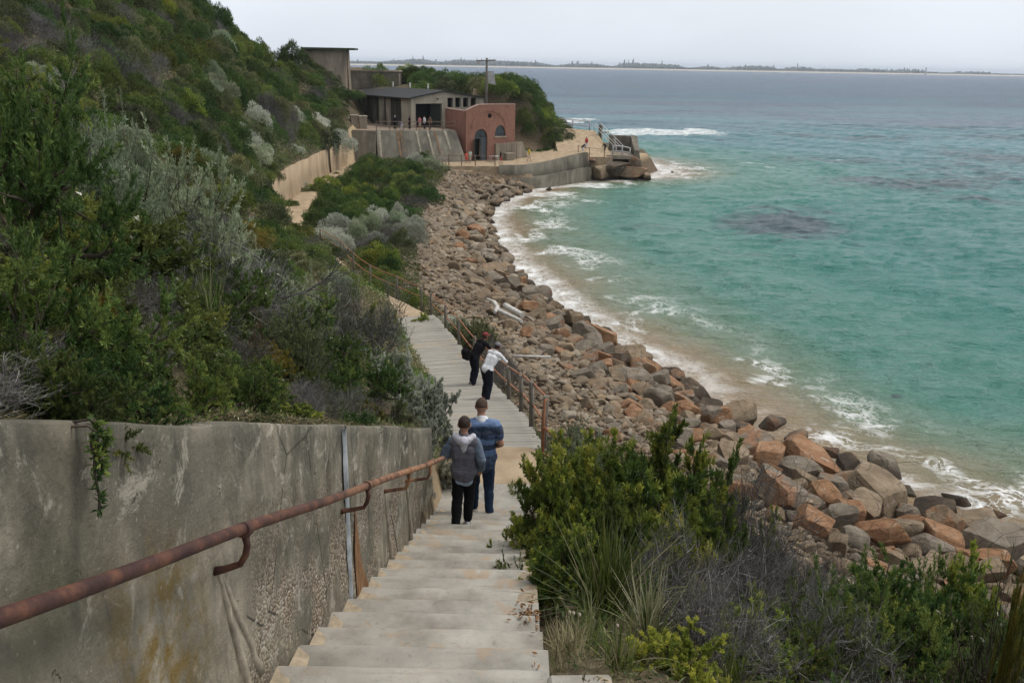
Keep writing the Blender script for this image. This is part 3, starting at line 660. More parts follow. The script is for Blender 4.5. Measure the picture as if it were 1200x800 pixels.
# ------------------------------------------------------------------ sky, light, air
def build_light():
    w = bpy.data.worlds.new("World"); S.world = w; w.use_nodes = True; nt = w.node_tree; nt.nodes.clear()
    out = nt.nodes.new('ShaderNodeOutputWorld'); bg = nt.nodes.new('ShaderNodeBackground'); nt.links.new(bg.outputs[0], out.inputs[0])
    sky = nt.nodes.new('ShaderNodeTexSky'); sky.sky_type = 'NISHITA'; sky.sun_disc = False
    EL, AZ = math.radians(58), math.radians(70)     # sun high on the seaward (right) side, slightly ahead
    sky.sun_elevation = EL; sky.sun_rotation = AZ; sky.air_density = 1.0; sky.dust_density = 3.0; sky.altitude = 0
    tc = nt.nodes.new('ShaderNodeTexCoord'); sep = nt.nodes.new('ShaderNodeSeparateXYZ'); nt.links.new(tc.outputs['Generated'], sep.inputs[0])
    rp = nt.nodes.new('ShaderNodeValToRGB'); nt.links.new(sep.outputs[2], rp.inputs[0]); e = rp.color_ramp.elements
    e[0].position = 0.0; e[0].color = (.575, .615, .675, 1); e[1].position = .6; e[1].color = (.70, .71, .73, 1)
    x = e.new(.10); x.color = (.625, .655, .71, 1)
    nz = nt.nodes.new('ShaderNodeTexNoise'); mp = nt.nodes.new('ShaderNodeMapping'); mp.inputs['Scale'].default_value = (1.6, 1.6, 5)
    nt.links.new(tc.outputs['Generated'], mp.inputs[0]); nt.links.new(mp.outputs[0], nz.inputs['Vector']); nz.inputs['Scale'].default_value = 1.6; nz.inputs['Detail'].default_value = 5
    mr = nt.nodes.new('ShaderNodeMapRange'); nt.links.new(nz.outputs[0], mr.inputs[0]); mr.inputs[1].default_value = .3; mr.inputs[2].default_value = .7; mr.inputs[3].default_value = 9.3; mr.inputs[4].default_value = 10.7
    sc = nt.nodes.new('ShaderNodeVectorMath'); sc.operation = 'SCALE'; nt.links.new(rp.outputs[0], sc.inputs[0]); nt.links.new(mr.outputs[0], sc.inputs['Scale'])
    mx = nt.nodes.new('ShaderNodeMix'); mx.data_type = 'RGBA'; mx.inputs[0].default_value = .93      # cloud cover over the clear sky
    nt.links.new(sky.outputs[0], mx.inputs[6]); nt.links.new(sc.outputs[0], mx.inputs[7]); nt.links.new(mx.outputs[2], bg.inputs[0])
    bg.inputs[1].default_value = .1
    su = bpy.data.lights.new("sun", 'SUN'); su.energy = 1.5; su.angle = math.radians(20); su.color = (1, .95, .88)
    so = bpy.data.objects.new("sun", su); COL.objects.link(so)
    d = Vector((math.sin(AZ) * math.cos(EL), math.cos(AZ) * math.cos(EL), math.sin(EL)))
    so.rotation_euler = d.to_track_quat('Z', 'Y').to_euler()
build_light()
def build_haze():
    b = MB(); b.box((600, 7400, 22.5), (30000, 17000, 57)); m = bpy.data.materials.new("sea_haze"); m.use_nodes = True; nt = m.node_tree; nt.nodes.clear()
    o = nt.nodes.new('ShaderNodeOutputMaterial'); v = nt.nodes.new('ShaderNodeVolumePrincipled'); v.inputs['Color'].default_value = (.80, .87, .95, 1); v.inputs['Density'].default_value = .00011
    nt.links.new(v.outputs[0], o.inputs['Volume'])
    tag(b.build("haze", m), kind="stuff", label="thin pale sea haze over the bay", cat="haze")
build_haze()
S.view_settings.view_transform = 'Standard'; S.view_settings.look = 'None'; S.view_settings.exposure = 0.5; S.view_settings.gamma = 1
S.render.engine = 'CYCLES'; c_ = S.cycles
c_.max_bounces = 6; c_.diffuse_bounces = 3; c_.glossy_bounces = 2; c_.transmission_bounces = 2; c_.transparent_max_bounces = 4; c_.volume_bounces = 1
c_.use_denoising = True; c_.caustics_reflective = False; c_.caustics_refractive = False
try: c_.denoiser = 'OPENIMAGEDENOISE'; c_.denoising_prefilter = 'ACCURATE'
except Exception: pass
c_.use_adaptive_sampling = True; c_.adaptive_threshold = .02
# ------------------------------------------------------------------ plants: branching twigs with leaves on them
def unit(v): return v / np.maximum(np.linalg.norm(v, axis=-1, keepdims=True), 1e-9)
def grow(P0, D0, L, k, wob, up, r):
    """curved polylines: (N,k,3) from starts P0, directions D0, lengths L"""
    N = len(P0); P = np.empty((N, k, 3)); P[:, 0] = P0; D = unit(D0); st = (L / (k - 1))[:, None]
    for i in range(1, k):
        D = unit(D + r.normal(0, wob, (N, 3)) + np.array([0, 0, up])); P[:, i] = P[:, i - 1] + D * st
    return P
def spawn(P, n, spread, r, lo=.35, hi=1.0):
    """n children per polyline: start points and directions"""
    N, k, _ = P.shape; idx = np.repeat(np.arange(N), n)
    u = r.uniform(lo, hi, len(idx)) * (k - 1); i = np.minimum(u.astype(int), k - 2); f = (u - i)[:, None]
    p = P[idx, i] * (1 - f) + P[idx, i + 1] * f; d = unit(P[idx, i + 1] - P[idx, i])
    return p, unit(d + r.normal(0, spread, d.shape)), idx
def tubes_np(P, R, n=3):
    """(N,k,3) polylines, (N,k) radii -> verts, quads"""
    N, k, _ = P.shape
    T = np.empty_like(P); T[:, 1:-1] = P[:, 2:] - P[:, :-2]; T[:, 0] = P[:, 1] - P[:, 0]; T[:, -1] = P[:, -1] - P[:, -2]; T = unit(T)
    ref = np.where(np.abs(T[..., 2:3]) > .9, np.array([1.0, 0, 0]), np.array([0, 0, 1.0])); a = unit(np.cross(T, ref)); b = np.cross(T, a)
    t = np.arange(n) * 2 * PI / n
    V = P[:, :, None] + (a[:, :, None] * np.cos(t)[:, None] + b[:, :, None] * np.sin(t)[:, None]) * R[:, :, None, None]
    base = (np.arange(N) * k * n)[:, None, None] + (np.arange(k - 1) * n)[None, :, None]; j = np.arange(n)[None, None]
    F = np.stack([base + j, base + (j + 1) % n, base + n + (j + 1) % n, base + n + j], -1).reshape(-1, 4)
    return V.reshape(-1, 3), F
def leaves_np(C, D, L, W, r, bend=.25):
    """kite-shaped leaves at C pointing along D"""
    N = len(C); rv = r.normal(size=(N, 3)); s = unit(np.cross(D, rv)); nn = np.cross(s, D)
    L = np.broadcast_to(L, N)[:, None]; W = np.broadcast_to(W, N)[:, None]
    V = np.stack([C, C + D * L * .5 + s * W * .5 + nn * L * bend * .25, C + D * L - nn * L * bend * .3, C + D * L * .5 - s * W * .5 + nn * L * bend * .25], 1)
    F = np.arange(N * 4).reshape(N, 4)
    return V.reshape(-1, 3), F
def mk_shrub(kind, seed, lod=1.0):
    """returns (stem mesh, foliage mesh) of about unit radius"""
    r = np.random.default_rng(seed)
    c = dict(moonah=dict(n0=11, l0=.85, n1=6, l1=.40, n2=7, l2=.22, lf=64, L=.042, W=.0125, mat='lf_moonah', up=.08, flat=.85, ang=.75),
             bright=dict(n0=10, l0=.80, n1=6, l1=.38, n2=6, l2=.22, lf=84, L=.058, W=.0165, mat='lf_bright', up=.05, flat=.95, ang=.95),
             silver=dict(n0=13, l0=.70, n1=5, l1=.34, n2=4, l2=.34, lf=64, L=.046, W=.0135, mat='lf_silver', up=.20, flat=.9, ang=.75),
             cushion=dict(n0=22, l0=.80, n1=7, l1=.22, n2=6, l2=.15, lf=72, L=.048, W=.022, mat='lf_cushion', up=.06, flat=.75, ang=.8),
             olive=dict(n0=12, l0=.78, n1=7, l1=.36, n2=7, l2=.20, lf=26, L=.05, W=.014, mat='lf_olive', up=.12, flat=.8, ang=.7),
             yellow=dict(n0=10, l0=.75, n1=6, l1=.36, n2=6, l2=.22, lf=40, L=.055, W=.018, mat='lf_yellow', up=.14, flat=.9, ang=.8),
             flower=dict(n0=11, l0=.8, n1=6, l1=.38, n2=6, l2=.22, lf=30, L=.07, W=.024, mat='lf_flower', up=.12, flat=.85, ang=.9),
             sparse=dict(n0=6, l0=.95, n1=4, l1=.40, n2=4, l2=.24, lf=8, L=.04, W=.008, mat='lf_olive', up=.22, flat=1.1, ang=.6),
             twiggy=dict(n0=14, l0=.85, n1=7, l1=.42, n2=7, l2=.28, lf=5, L=.035, W=.010, mat='lf_olive', up=.14, flat=.85, ang=.8),
             bare=dict(n0=14, l0=.85, n1=7, l1=.45, n2=8, l2=.30, lf=0, L=.03, W=.01, mat='lf_olive', up=.12, flat=.85, ang=.8),
             pine=dict(n0=9, l0=.75, n1=8, l1=.36, n2=8, l2=.2, lf=44, L=.07, W=.011, mat='lf_moonah', up=.12, flat=.9, ang=.9))[kind]
    n0 = c['n0']; az = np.arange(n0) * 2.399963 + r.uniform(0, 6); el = np.arccos(np.clip(np.linspace(.98, .12, n0) + r.normal(0, .08, n0), .03, 1))
    D = np.stack([np.sin(el) * np.cos(az), np.sin(el) * np.sin(az), np.cos(el) * c['flat']], -1)
    l0 = c['l0'] * r.uniform(.6, 1.1, n0)
    P0 = grow(np.zeros((n0, 3)) + r.normal(0, .05, (n0, 3)) * [1, 1, 0], D, l0, 7, .16, c['up'] * .4, r)
    s1, d1, i1 = spawn(P0, c['n1'], 1.05 if kind == 'bright' else .75, r, .35); L1 = c['l1'] * r.uniform(.55, 1.25, len(s1)) 
    P1 = grow(s1, d1, L1, 5, .18, c['up'], r)
    s2, d2, i2 = spawn(P1, c['n2'], .8, r, .25); L2 = c['l2'] * r.uniform(.5, 1.3, len(s2))
    P2 = grow(s2, d2, L2, 4, .15, c['up'], r)
    zc = .02
    parts = []; tints = []; off = 0; Fs = []
    bare = kind in ('bare', 'twiggy')
    thick = .55 if bare else 1.0
    lists = [(P0, .020 * thick, 5), (P1, .0075 * thick, 4), (P2, .0034, 3)]
    if bare:
        s3, d3, i3 = spawn(P2, 3, .7, r, .2); P3 = grow(s3, d3, c['l2'] * .55 * r.uniform(.5, 1.4, len(s3)), 3, .15, c['up'], r); lists.append((P3, .0022, 3))
    elif kind in ('moonah', 'pine', 'olive', 'flower'): lists[2] = (P2[::2], .003, 3)
    for P, rad, n in lists:
        R = rad * np.linspace(1, .45, P.shape[1])[None] * r.uniform(.7, 1.3, (len(P), 1)); V, F = tubes_np(P, R, n)
        parts.append(V); Fs.append(F + off); off += len(V); tb_ = r.beta(2, 2.6, len(P)); tb_ = np.where(bare & (r.random(len(P)) < .10), 1.0, tb_); tints.append(np.repeat(tb_, P.shape[1] * n))
    stem = mesh_np("stems", np.concatenate(parts), np.concatenate(Fs), M['twig' if bare else 'bark'], np.concatenate(tints), True)
    fol = None
    if c['lf']:
        nl = max(2, int(c['lf'] * lod)); sc = 1 / math.sqrt(lod)
        C, D, idx = spawn(P2, nl, .0, r, .12 if kind != 'silver' else .2, 1.03)
        rad = r.normal(size=D.shape); rad = unit(rad - (rad * D).sum(-1, keepdims=True) * D)
        al = r.normal(c['ang'], .25, len(C))[:, None]; D = unit(D * np.cos(al) + rad * np.sin(al) + [0, 0, .15])
        V, F = leaves_np(C, D, c['L'] * sc * r.uniform(.6, 1.3, len(C)), c['W'] * sc * r.uniform(.7, 1.3, len(C)), r)
        tb = np.repeat(r.beta(2, 2.4, len(P1)), c['n2'])[idx // 1] if False else r.beta(2, 2.4, len(P1))[i2[idx]]
        ti = np.clip(.62 * tb + .30 * r.beta(2, 2, len(C)) + .05 * r.normal(size=len(C)), 0, .97)
        # young growth on the shoot ends of some branches
        if kind in ('bright', 'moonah', 'pine', 'yellow'):
            tip = np.linalg.norm(C - s2[idx], axis=-1) / np.maximum(L2[idx], 1e-6); young = r.random(len(P1))[i2[idx]] < (.6 if kind == 'bright' else .3)
            ti = np.where((tip > .6) & young, np.clip(ti + .3, 0, .97), ti)
        if kind == 'flower': ti = np.where(r.random(len(C)) < .010, 1.0, ti)
        fol = mesh_np("foliage", V, F, M[c['mat']], np.repeat(ti, 4))
    return stem, fol
def mk_tuft(seed, n=170, dry=.25, h=1.0, mat='lf_blade', wid=.011):
    r = np.random.default_rng(seed); k = 7
    az = r.uniform(0, 2 * PI, n); el = np.abs(r.normal(0, .5, n)).clip(0, 1.25)
    D = np.stack([np.sin(el) * np.cos(az), np.sin(el) * np.sin(az), np.cos(el)], -1); L = h * r.uniform(.55, 1.15, n)
    P = grow(r.normal(0, .05, (n, 3)) * [1, 1, 0], D, L, k, .04, -.02, r)
    t = np.linspace(0, 1, k)[None]; droop = (L * r.uniform(.05, .5, n) * np.sin(el).clip(.2))[:, None] * t ** 2.4; P[..., 2] -= droop
    P[..., 2] = np.maximum(P[..., 2], .01)
    T = unit(np.gradient(P, axis=1)); s = unit(np.cross(T, np.array([0, 0, 1.0]) + r.normal(0, .15, (n, 1, 3))))
    W = (wid * np.interp(t, [0, .15, .6, 1], [.6, 1, .8, .06])) * r.uniform(.7, 1.3, (n, 1))
    V = np.stack([P - s * W[..., None] * .5, P + s * W[..., None] * .5], 2).reshape(-1, 3)
    b = (np.arange(n) * k * 2)[:, None] + (np.arange(k - 1) * 2)[None]; F = np.stack([b, b + 1, b + 3, b + 2], -1).reshape(-1, 4)
    base = np.where(r.random(n) < dry, r.uniform(.72, 1.0, n), r.uniform(.1, .6, n))
    ti = np.clip(base[:, None] + np.where(t > .85, .2, 0) * r.random((n, 1)), 0, 1)
    return mesh_np("blades", V, F, M[mat], np.repeat(ti, 2, 1).ravel())
VAR = {}
def variant(kind, i):
    key = (kind, i)
    if key not in VAR: VAR[key] = mk_shrub(kind, hash(kind) % 1000 if False else sum(map(ord, kind)) * 7 + i * 31)
    return VAR[key]
NAMES = dict(moonah='tea_tree_shrub', bright='bright_green_shrub', silver='silver_leaf_shrub', cushion='cushion_bush', olive='olive_green_shrub', yellow='yellowing_shrub', flower='flowering_shrub', twiggy='twiggy_shrub', sparse='sparse_shrub', bare='bare_twig_shrub', pine='coastal_pine')
def plant(kind, p, size, label, group=None, var=None, rz=None, tilt=(0, 0), name=None, cat='shrub'):
    """one shrub standing at p; size = (radius, height) in metres"""
    v = random.randrange(4) if var is None else var
    st, fo = variant(kind, v)
    o = empty(name or NAMES[kind], p, random.uniform(0, 6.28) if rz is None else rz, label, cat, group)
    o.rotation_euler[0], o.rotation_euler[1] = tilt
    o.scale = (size[0], size[0], size[1])
    link('stems', st, o)
    if fo is not None: link('foliage', fo, o)
    return o
# far shrubs: one light mesh per kind and variant, stems and leaves together
FAR = {}
def far_mesh(kind, i):
    key = (kind, i)
    if key in FAR: return FAR[key]
    r = np.random.default_rng(sum(map(ord, kind)) + 100 * i)
    nl = 34; a = r.uniform(0, 2 * PI, nl); e = np.arccos(r.uniform(.0, 1, nl)); rr = r.uniform(.55, .95, nl)
    C = np.stack([np.sin(e) * np.cos(a) * rr, np.sin(e) * np.sin(a) * rr, np.cos(e) * rr * .85], -1); R = r.uniform(.18, .38, nl)
    Vs = []; Fs = []; ts = []; off = 0
    mat = dict(moonah='lf_moonah', olive='lf_olive', silver='lf_silver', cushion='lf_cushion', bright='lf_bright', bare='twig', twiggy='twig', yellow='lf_yellow', pine='lf_moonah', flower='lf_flower')[kind]
    twig = mat == 'twig'
    N = 150 if not twig else 70
    for c, q in zip(C, R):
        d = unit(r.normal(size=(N, 3)) + unit(c) * .55 + [0, 0, .35]); p = c + d * q * r.uniform(.75, 1.12, (N, 1)) * [1, 1, .85]
        dd = unit(d + r.normal(0, .55, (N, 3)) + [0, 0, .3])
        L, W = (.10, .035) if not twig else (.30, .010)
        if kind == 'silver': L, W = .14, .036
        if kind == 'pine': L, W = .15, .03
        V, F = leaves_np(p, dd, L * r.uniform(.6, 1.4, N), W * r.uniform(.7, 1.3, N), r); Vs.append(V); Fs.append(F + off); off += len(V)
        ts.append(np.repeat(np.clip(.55 * r.beta(2, 2.2) + .38 * r.beta(2, 2, N), 0, .97 if kind != 'flower' else 1), 4))
    me = mesh_np("shrub", np.concatenate(Vs), np.concatenate(Fs), [M[mat], M['bark']], np.concatenate(ts))
    FAR[key] = me
    return me
def far_plant(kind, p, size, label, group, name=None, cat='shrub'):
    o = link(name or NAMES[kind], far_mesh(kind, random.randrange(3))); o.location = p
    o.rotation_euler = (random.uniform(-.15, .15), random.uniform(-.15, .15), random.uniform(0, 6.28)); o.scale = (size[0], size[0] * random.uniform(.85, 1.2), size[1])
    return tag(o, label, cat, group)
def gz(x, y): return float(zgrid(np.array(x), np.array(y)))
# ------------------------------------------------------------------ stairs, landing, boardwalk, path
def zline(Y): return 13.4 - .397 * Y
def build_stairs():
    root = empty("concrete_stairs", (0, 0, 0), 0, "worn pale concrete stairs leading down beside the old concrete wall", "stairs")
    r = random.Random(3); Y = 11.88; k = 0
    while Y > -3:
        z = zline(Y) ; x0 = float(f_xl(Y)) - .22; x1 = float(f_xr(Y)) + r.uniform(-.03, .05); y0 = Y - .445
        nx, ny = 30, 5; V = []; F = []
        # tread slab with a worn, chipped nosing
        prof = [(y0, 0), (y0 + .15, 0), (y0 + .3, 0), (Y - .03, -.001), (Y - .010, -.006), (Y, -.022), (Y, -.19)]
        rr = np.random.default_rng(k)
        for j, (yy, dz) in enumerate(prof):
            xx = np.linspace(x0, x1, nx)
            n1 = fbm(xy3(xx, np.full(nx, Y * 3.1), 5), 4, 3); chip = np.clip(fbm(xy3(xx, np.full(nx, Y * 7.7), 7), 3, 8) - .30, 0, 1)
            e = (j >= 3)
            V.append(np.stack([xx, yy + (.004 * n1 - .05 * chip if e else 0 * xx), z + dz + .0015 * n1 - (.03 * chip if e else 0) - .02 * np.clip((abs(xx - (x0 + x1) / 2) / .7 - .9), 0, 1)], -1))
        V = np.concatenate(V); m = nx; i = np.arange(len(prof) - 1)[:, None] * m + np.arange(m - 1)[None]
        F = np.stack([i, i + 1, i + m + 1, i + m], -1).reshape(-1, 4)
        side = []
        o = len(V); V = np.concatenate([V, [[x1, y0, z - .4], [x1, Y, z - .4], [x0, y0, z - .4], [x0, Y, z - .4]]])
        q = np.array([[m - 1, o, o + 1, 5 * m + m - 1], [0, 5 * m, o + 3, o + 2]])
        link("step", mesh_np("step", V, [F, q], M['stair'], smooth=False, attrs={"nose": np.concatenate([np.repeat([0, 0, 0, .6, 1, 1, 0], nx), np.zeros(4)])}), root)
        Y -= .42; k += 1
    b = MB(); b.box((-.305, 12.315, 8.553), (1.56, .90, .24), bev=.015); b.build("landing_slab", M['stair'], root)
    # sand blown into the corners of the treads
    b = MB(); r = random.Random(9); Y = 11.88
    while Y > 3.2:
        z = zline(Y); x0 = float(f_xl(Y)); h = r.uniform(.02, .07); w = r.uniform(.07, .22)
        b.add([(x0, Y - .42, z - .003), (x0 + w, Y - .42, z - .003), (x0 + w * .9, Y - .12, z - .002), (x0, Y - .03, z - .002), (x0, Y - .42, z + h), (x0 + .05, Y - .3, z + h * .55), (x0 + w * .45, Y - .42, z + h * .55)],
              [(4, 5, 6), (6, 5, 2, 1), (4, 3, 5), (5, 3, 2)], True)
        if r.random() < .6:
            x1 = float(f_xr(Y)); w2 = r.uniform(.08, .22); h2 = r.uniform(.02, .06)
            b.add([(x1 + .02, Y - .42, z), (x1 - w2, Y - .42, z - .002), (x1 - w2 * .8, Y - .08, z - .002), (x1 + .02, Y - .02, z), (x1 + .02, Y - .4, z + h2), (x1 + .02, Y - .1, z + h2)], [(0, 4, 1), (1, 4, 5, 2), (2, 5, 3)], True)
        Y -= .42
    tag(b.build("drifted_sand", M['stairsand']), "tan sand drifted into the corners of the stair treads", "sand", kind="stuff")
    b = MB(); b.box((.42, 4.02, zline(4.22) - .14), (.36, .40, .30), .05, .02, bev=.02)
    tag(b.build("kerb_block", M['stair']), "short concrete kerb block at the right end of the lowest visible near step", "kerb")
build_stairs()
def path_sheet(name, Ya, Yb, mat, dz=.0, step=.6, nx=8, wl=.0, wr=.0):
    ys = np.arange(Ya, Yb + 1e-6, step); X = np.array([np.linspace(f_xl(y) - wl, f_xr(y) + wr, nx) for y in ys]); YY = np.repeat(ys[:, None], nx, 1)
    Z = f_zp(YY) + dz + .035 * fbm(xy3(X, YY, 1.4), 3, 77)
    Z[:, 0] -= .05; Z[:, -1] -= .09; Z[0] -= .06
    i = np.arange(len(ys) - 1)[:, None] * nx + np.arange(nx - 1)[None]
    F = np.stack([i, i + 1, i + nx + 1, i + nx], -1).reshape(-1, 4)
    return tag(link(name, mesh_np(name, np.stack([X, YY, Z], -1).reshape(-1, 3), F, mat, smooth=True)), kind="structure")
path_sheet("landing_sand", 12.66, 14.15, M['sand'], .022, .12, 14)
path_sheet("path", 36.3, 114, M['sand'], .01, .6, 8)
def build_boardwalk():
    root = empty("boardwalk", (0, 14, 8.68), 0, "sloping grey timber boardwalk running down from the sandy landing beside the fence", "boardwalk")
    inv = Matrix.Translation((0, -14, -8.68))
    b = MB(); r = random.Random(5); Y = 14.1
    while Y < 36.6:
        x0, x1, z = float(f_xl(Y)), float(f_xr(Y)), float(f_zp(Y)); s = (float(f_zp(Y + .3)) - z) / .3; sx = (float(f_xr(Y + 1)) - x1)
        c = Vector(((x0 + x1) / 2 + r.uniform(-.02, .02) + .06, Y, z - .02 + r.uniform(-.004, .004)))
        b.box(inv @ c, (x1 - x0 + .1 + r.uniform(-.05, .05), .135, .045), -math.atan(sx) * 1.0 + r.uniform(-.008, .008), math.atan(s), r.uniform(-.006, .006), .006)
        Y += .152
    b.build("deck_planks", M['deck'], root)
    for side in (0, 1):
        pts = [(float((f_xl, f_xr)[side](y)) + (.12 if side == 0 else -.12), y, float(f_zp(y)) - .14) for y in np.arange(14.1, 36.6, .9)]
        b = MB(); b.tube([inv @ Vector(p) for p in pts], .08, 4); b.build("bearer", M['post'], root)
build_boardwalk()
# ------------------------------------------------------------------ stair wall and handrail
def build_wall():
    root = empty("stair_wall", (0, 0, 0), 0, "old stained concrete retaining wall with a rusty handrail along the stairs", "wall")
    ys = np.concatenate([np.arange(-5, 9.4, .05), np.linspace(9.4, 10.70, 22), np.linspace(10.74, 12.65, 30)]); n = len(ys)
    r = np.random.default_rng(2)
    xf = f_xl(ys); zt = np.where(ys > 10.72, np.maximum(f_zt(ys) - .72 + .1 * np.sin(ys * 7), zline(ys) + .06), f_zt(ys)) + .03 * fbm(xy3(ys, 0 * ys, 1.2), 4, 4) + .012 * fbm(xy3(ys, 0 * ys, 6), 3, 4)
    zb = zline(ys) - .5; nz = 26
    V = []; 
    tt = np.linspace(0, 1, nz)
    front = np.stack([np.repeat(xf[:, None], nz, 1), np.repeat(ys[:, None], nz, 1), zb[:, None] + (zt - zb)[:, None] * tt[None]], -1)
    hh = (front[..., 2] - zline(front[..., 1]))
    nn = .022 * fbm(np.stack([front[..., 1] * 1.4, front[..., 2] * 1.4, 0 * hh], -1), 4, 12) + .010 * fbm(np.stack([front[..., 1] * 6, front[..., 2] * 6, 0 * hh], -1), 4, 13) * np.clip((front[..., 1] - 3.2) / 2, 0, 1) * np.clip((1.3 - hh), .15, 1)
    # rougher, undercut foot towards the landing
    nn -= .10 * np.clip((front[..., 1] - 8.6) / 1.5, 0, 1) * np.clip(1 - hh / .9, 0, 1) * (1 + .9 * fbm(np.stack([front[..., 1] * 3, front[..., 2] * 3, 0 * hh], -1), 3, 14))
    front[..., 0] += nn
    top = [front[:, -1] + [-.015, 0, .012], front[:, -1] + [-.19, 0, .014], front[:, -1] + [-.38, 0, 0], front[:, -1] + [-.38, 0, -1.4]]
    G = np.concatenate([front, np.stack(top, 1)], 1); m = G.shape[1]
    i = np.arange(n - 1)[:, None] * m + np.arange(m - 1)[None]
    F = np.stack([i, i + m, i + m + 1, i + 1], -1).reshape(-1, 4)
    cap = [list(((n - 1) * m + np.arange(m)))]
    link("wall_face", mesh_np("wall_face", G.reshape(-1, 3), [F, np.array(cap)], M['wall'], smooth=True), root)
    def onwall(Y, h, off=.0): return (float(f_xl(Y)) + off, Y, float(zline(Y)) + h)
    # the sealed expansion joint
    b = MB(); r = random.Random(4); yj = 6.05; V = []; F = []
    for j in range(24):
        h = -.1 + j * .07; w = .034 + r.uniform(-.012, .014)
        p = [onwall(yj - w, h, .004), onwall(yj - w * .5, h, .024), onwall(yj + w * .5, h, .024), onwall(yj + w, h, .004)]; V += p
    for j in range(23): F += [(j * 4 + a, j * 4 + a + 1, j * 4 + a + 5, j * 4 + a + 4) for a in range(3)]
    top = float(f_zt(yj)); V = [(v[0], v[1], min(v[2], top + .01)) for v in V]
    b.add(V, F, True); b.build("sealed_joint", M['seal'], root)
    b = MB(); b.add([onwall(6.22, -.05, .02), onwall(6.62, -.05, .025), onwall(6.40, .25, .02), onwall(6.30, .75, .012), onwall(6.2, .3, .015)], [(0, 1, 2), (0, 2, 4), (4, 2, 3)]); b.build("rust_stain", M['ruststain'], root)
    # rail from the surveyed line
    A = at(0, 722, 1.985); B = at(517, 538, 9.55); d = (B - A) / (B[1] - A[1])
    rp = lambda Y: A + d * (Y - A[1])
    b = MB(); pts = []
    for Y in np.arange(-2.5, 9.8, .35):
        p = rp(Y); pts.append((p[0] + .004 * math.sin(Y * 3), p[1], p[2] + .006 * math.sin(Y * 2.1)))
    rail = MB().tube(pts, .0275, 14).build("handrail", M['rust'], root)
    for k, Y in enumerate((1.0, 3.62, 5.95, 7.55, 8.75)):
        p = rp(Y); b = MB(); xw = float(f_xl(Y))
        b.tube([rp(Y - .03) + np.array([0, 0, -.001]), rp(Y + .03)], .035, 12)
        q = [(p[0], Y, p[2] - .03), (p[0] + .006, Y, p[2] - .08), (p[0] - .004, Y - .005, p[2] - .13), (p[0] - .03, Y - .01, p[2] - .175), (xw + .035, Y - .015, p[2] - .20), (xw - .02, Y - .02, p[2] - .21)]
        b.tube(q, [.019, .017, .016, .016, .018, .024], 8)
        br = b.build("bracket", M['rust'], root)
        if k == 0: continue
        # lime run-off crust that has grown down the wall below each bracket
        b = MB(); r = random.Random(k); h0 = p[2] - .23 - float(zline(Y))
        for s in ((-1, 1) if k == 1 else (0,)):
            pts = []; rad = []
            for j in range(12):
                u = j / 11; pts.append((xw - .012 + .010 * u, Y + .03 + u * (.30 if k == 1 else .16) + s * (.012 + .075 * u) + r.uniform(-.01, .01), float(zline(Y)) + h0 * (1 - u) - .12 * u)); rad.append(.012 + .030 * u + r.uniform(-.003, .006))
            b.tube(pts, rad, 7)
        b.build("lime_crust", M['lime'], root)
    # trailing succulent hanging over the wall at the near left
    return rp
RAILP = build_wall()
# ------------------------------------------------------------------ fences
def fence(name, P, H, label, rails, post=(.055, M['post']), rail=(.022, M['rustfence']), square=False, cat="fence", sag=.03, tails=()):
    root = empty(name, P[0], 0, label, cat); o = Vector(P[0])
    for k, p in enumerate(P):
        b = MB(); q = Vector(p) - o; h = H * random.uniform(.97, 1.05)
        if square: b.box((q.x, q.y, q.z + h / 2 - .1), (post[0] * 2, post[0] * 2, h + .2), random.uniform(-.2, .2), random.uniform(-.03, .03), random.uniform(-.03, .03), .012)
        else: b.tube([(q.x, q.y, q.z - .25), (q.x + random.uniform(-.02, .02), q.y, q.z + h * .5), (q.x + random.uniform(-.03, .03), q.y + random.uniform(-.03, .03), q.z + h)], [post[0], post[0] * .97, post[0] * .92], 9)
        b.build("post", post[1], root)
    for f in rails:
        b = MB(); pts = []
        for k in range(len(P) - 1):
            a, c = Vector(P[k]) - o, Vector(P[k + 1]) - o
            for u in (0, .25, .5, .75): pts.append(a.lerp(c, u) + Vector((.03, 0, H * f - sag * 4 * u * (1 - u))))
        pts.append(Vector(P[-1]) - o + Vector((.03, 0, H * f)))
        b.tube(pts, rail[0], 7); b.build("rail", rail[1], root)
    return root, o
FY = [14.15, 17.2, 20.0, 23.2, 26.2, 29.2, 32.0, 34.6, 37.0]
FP = [(float(f_xr(y)) + .10, y, float(f_zp(y)) - .05) for y in FY]
root, o = fence("boardwalk_fence", FP, 1.05, "rusty two rail pipe fence on grey timber posts along the boardwalk", (.97, .52))
b = MB(); e = Vector(FP[0]) - o
b.tube([(e.x + .03, e.y - .02, e.z + 1.02), (e.x - .02, e.y - .12, e.z + .98), (e.x - .03, e.y - .14, e.z + .5), (e.x - .03, e.y - .14, e.z - .12)], .024, 7)
b.tube([(e.x - .03, e.y - .14, e.z + .52), (e.x + .25, e.y - .5, e.z + .42)], .024, 7); b.tube([(e.x - .03, e.y - .14, e.z + .05), (e.x + .3, e.y - .6, e.z - .06)], .024, 7)
b.build("end_rail", M['rustfence'], root)
FY2 = [38.6, 41.0, 44, 47.5, 51.5, 56]
fence("path_fence", [(float(f_xr(y)) + .25, y, float(f_zp(y)) - .05) for y in FY2], 1.0, "brown rail fence on short posts beside the sandy path past the boardwalk", (.95, .5))
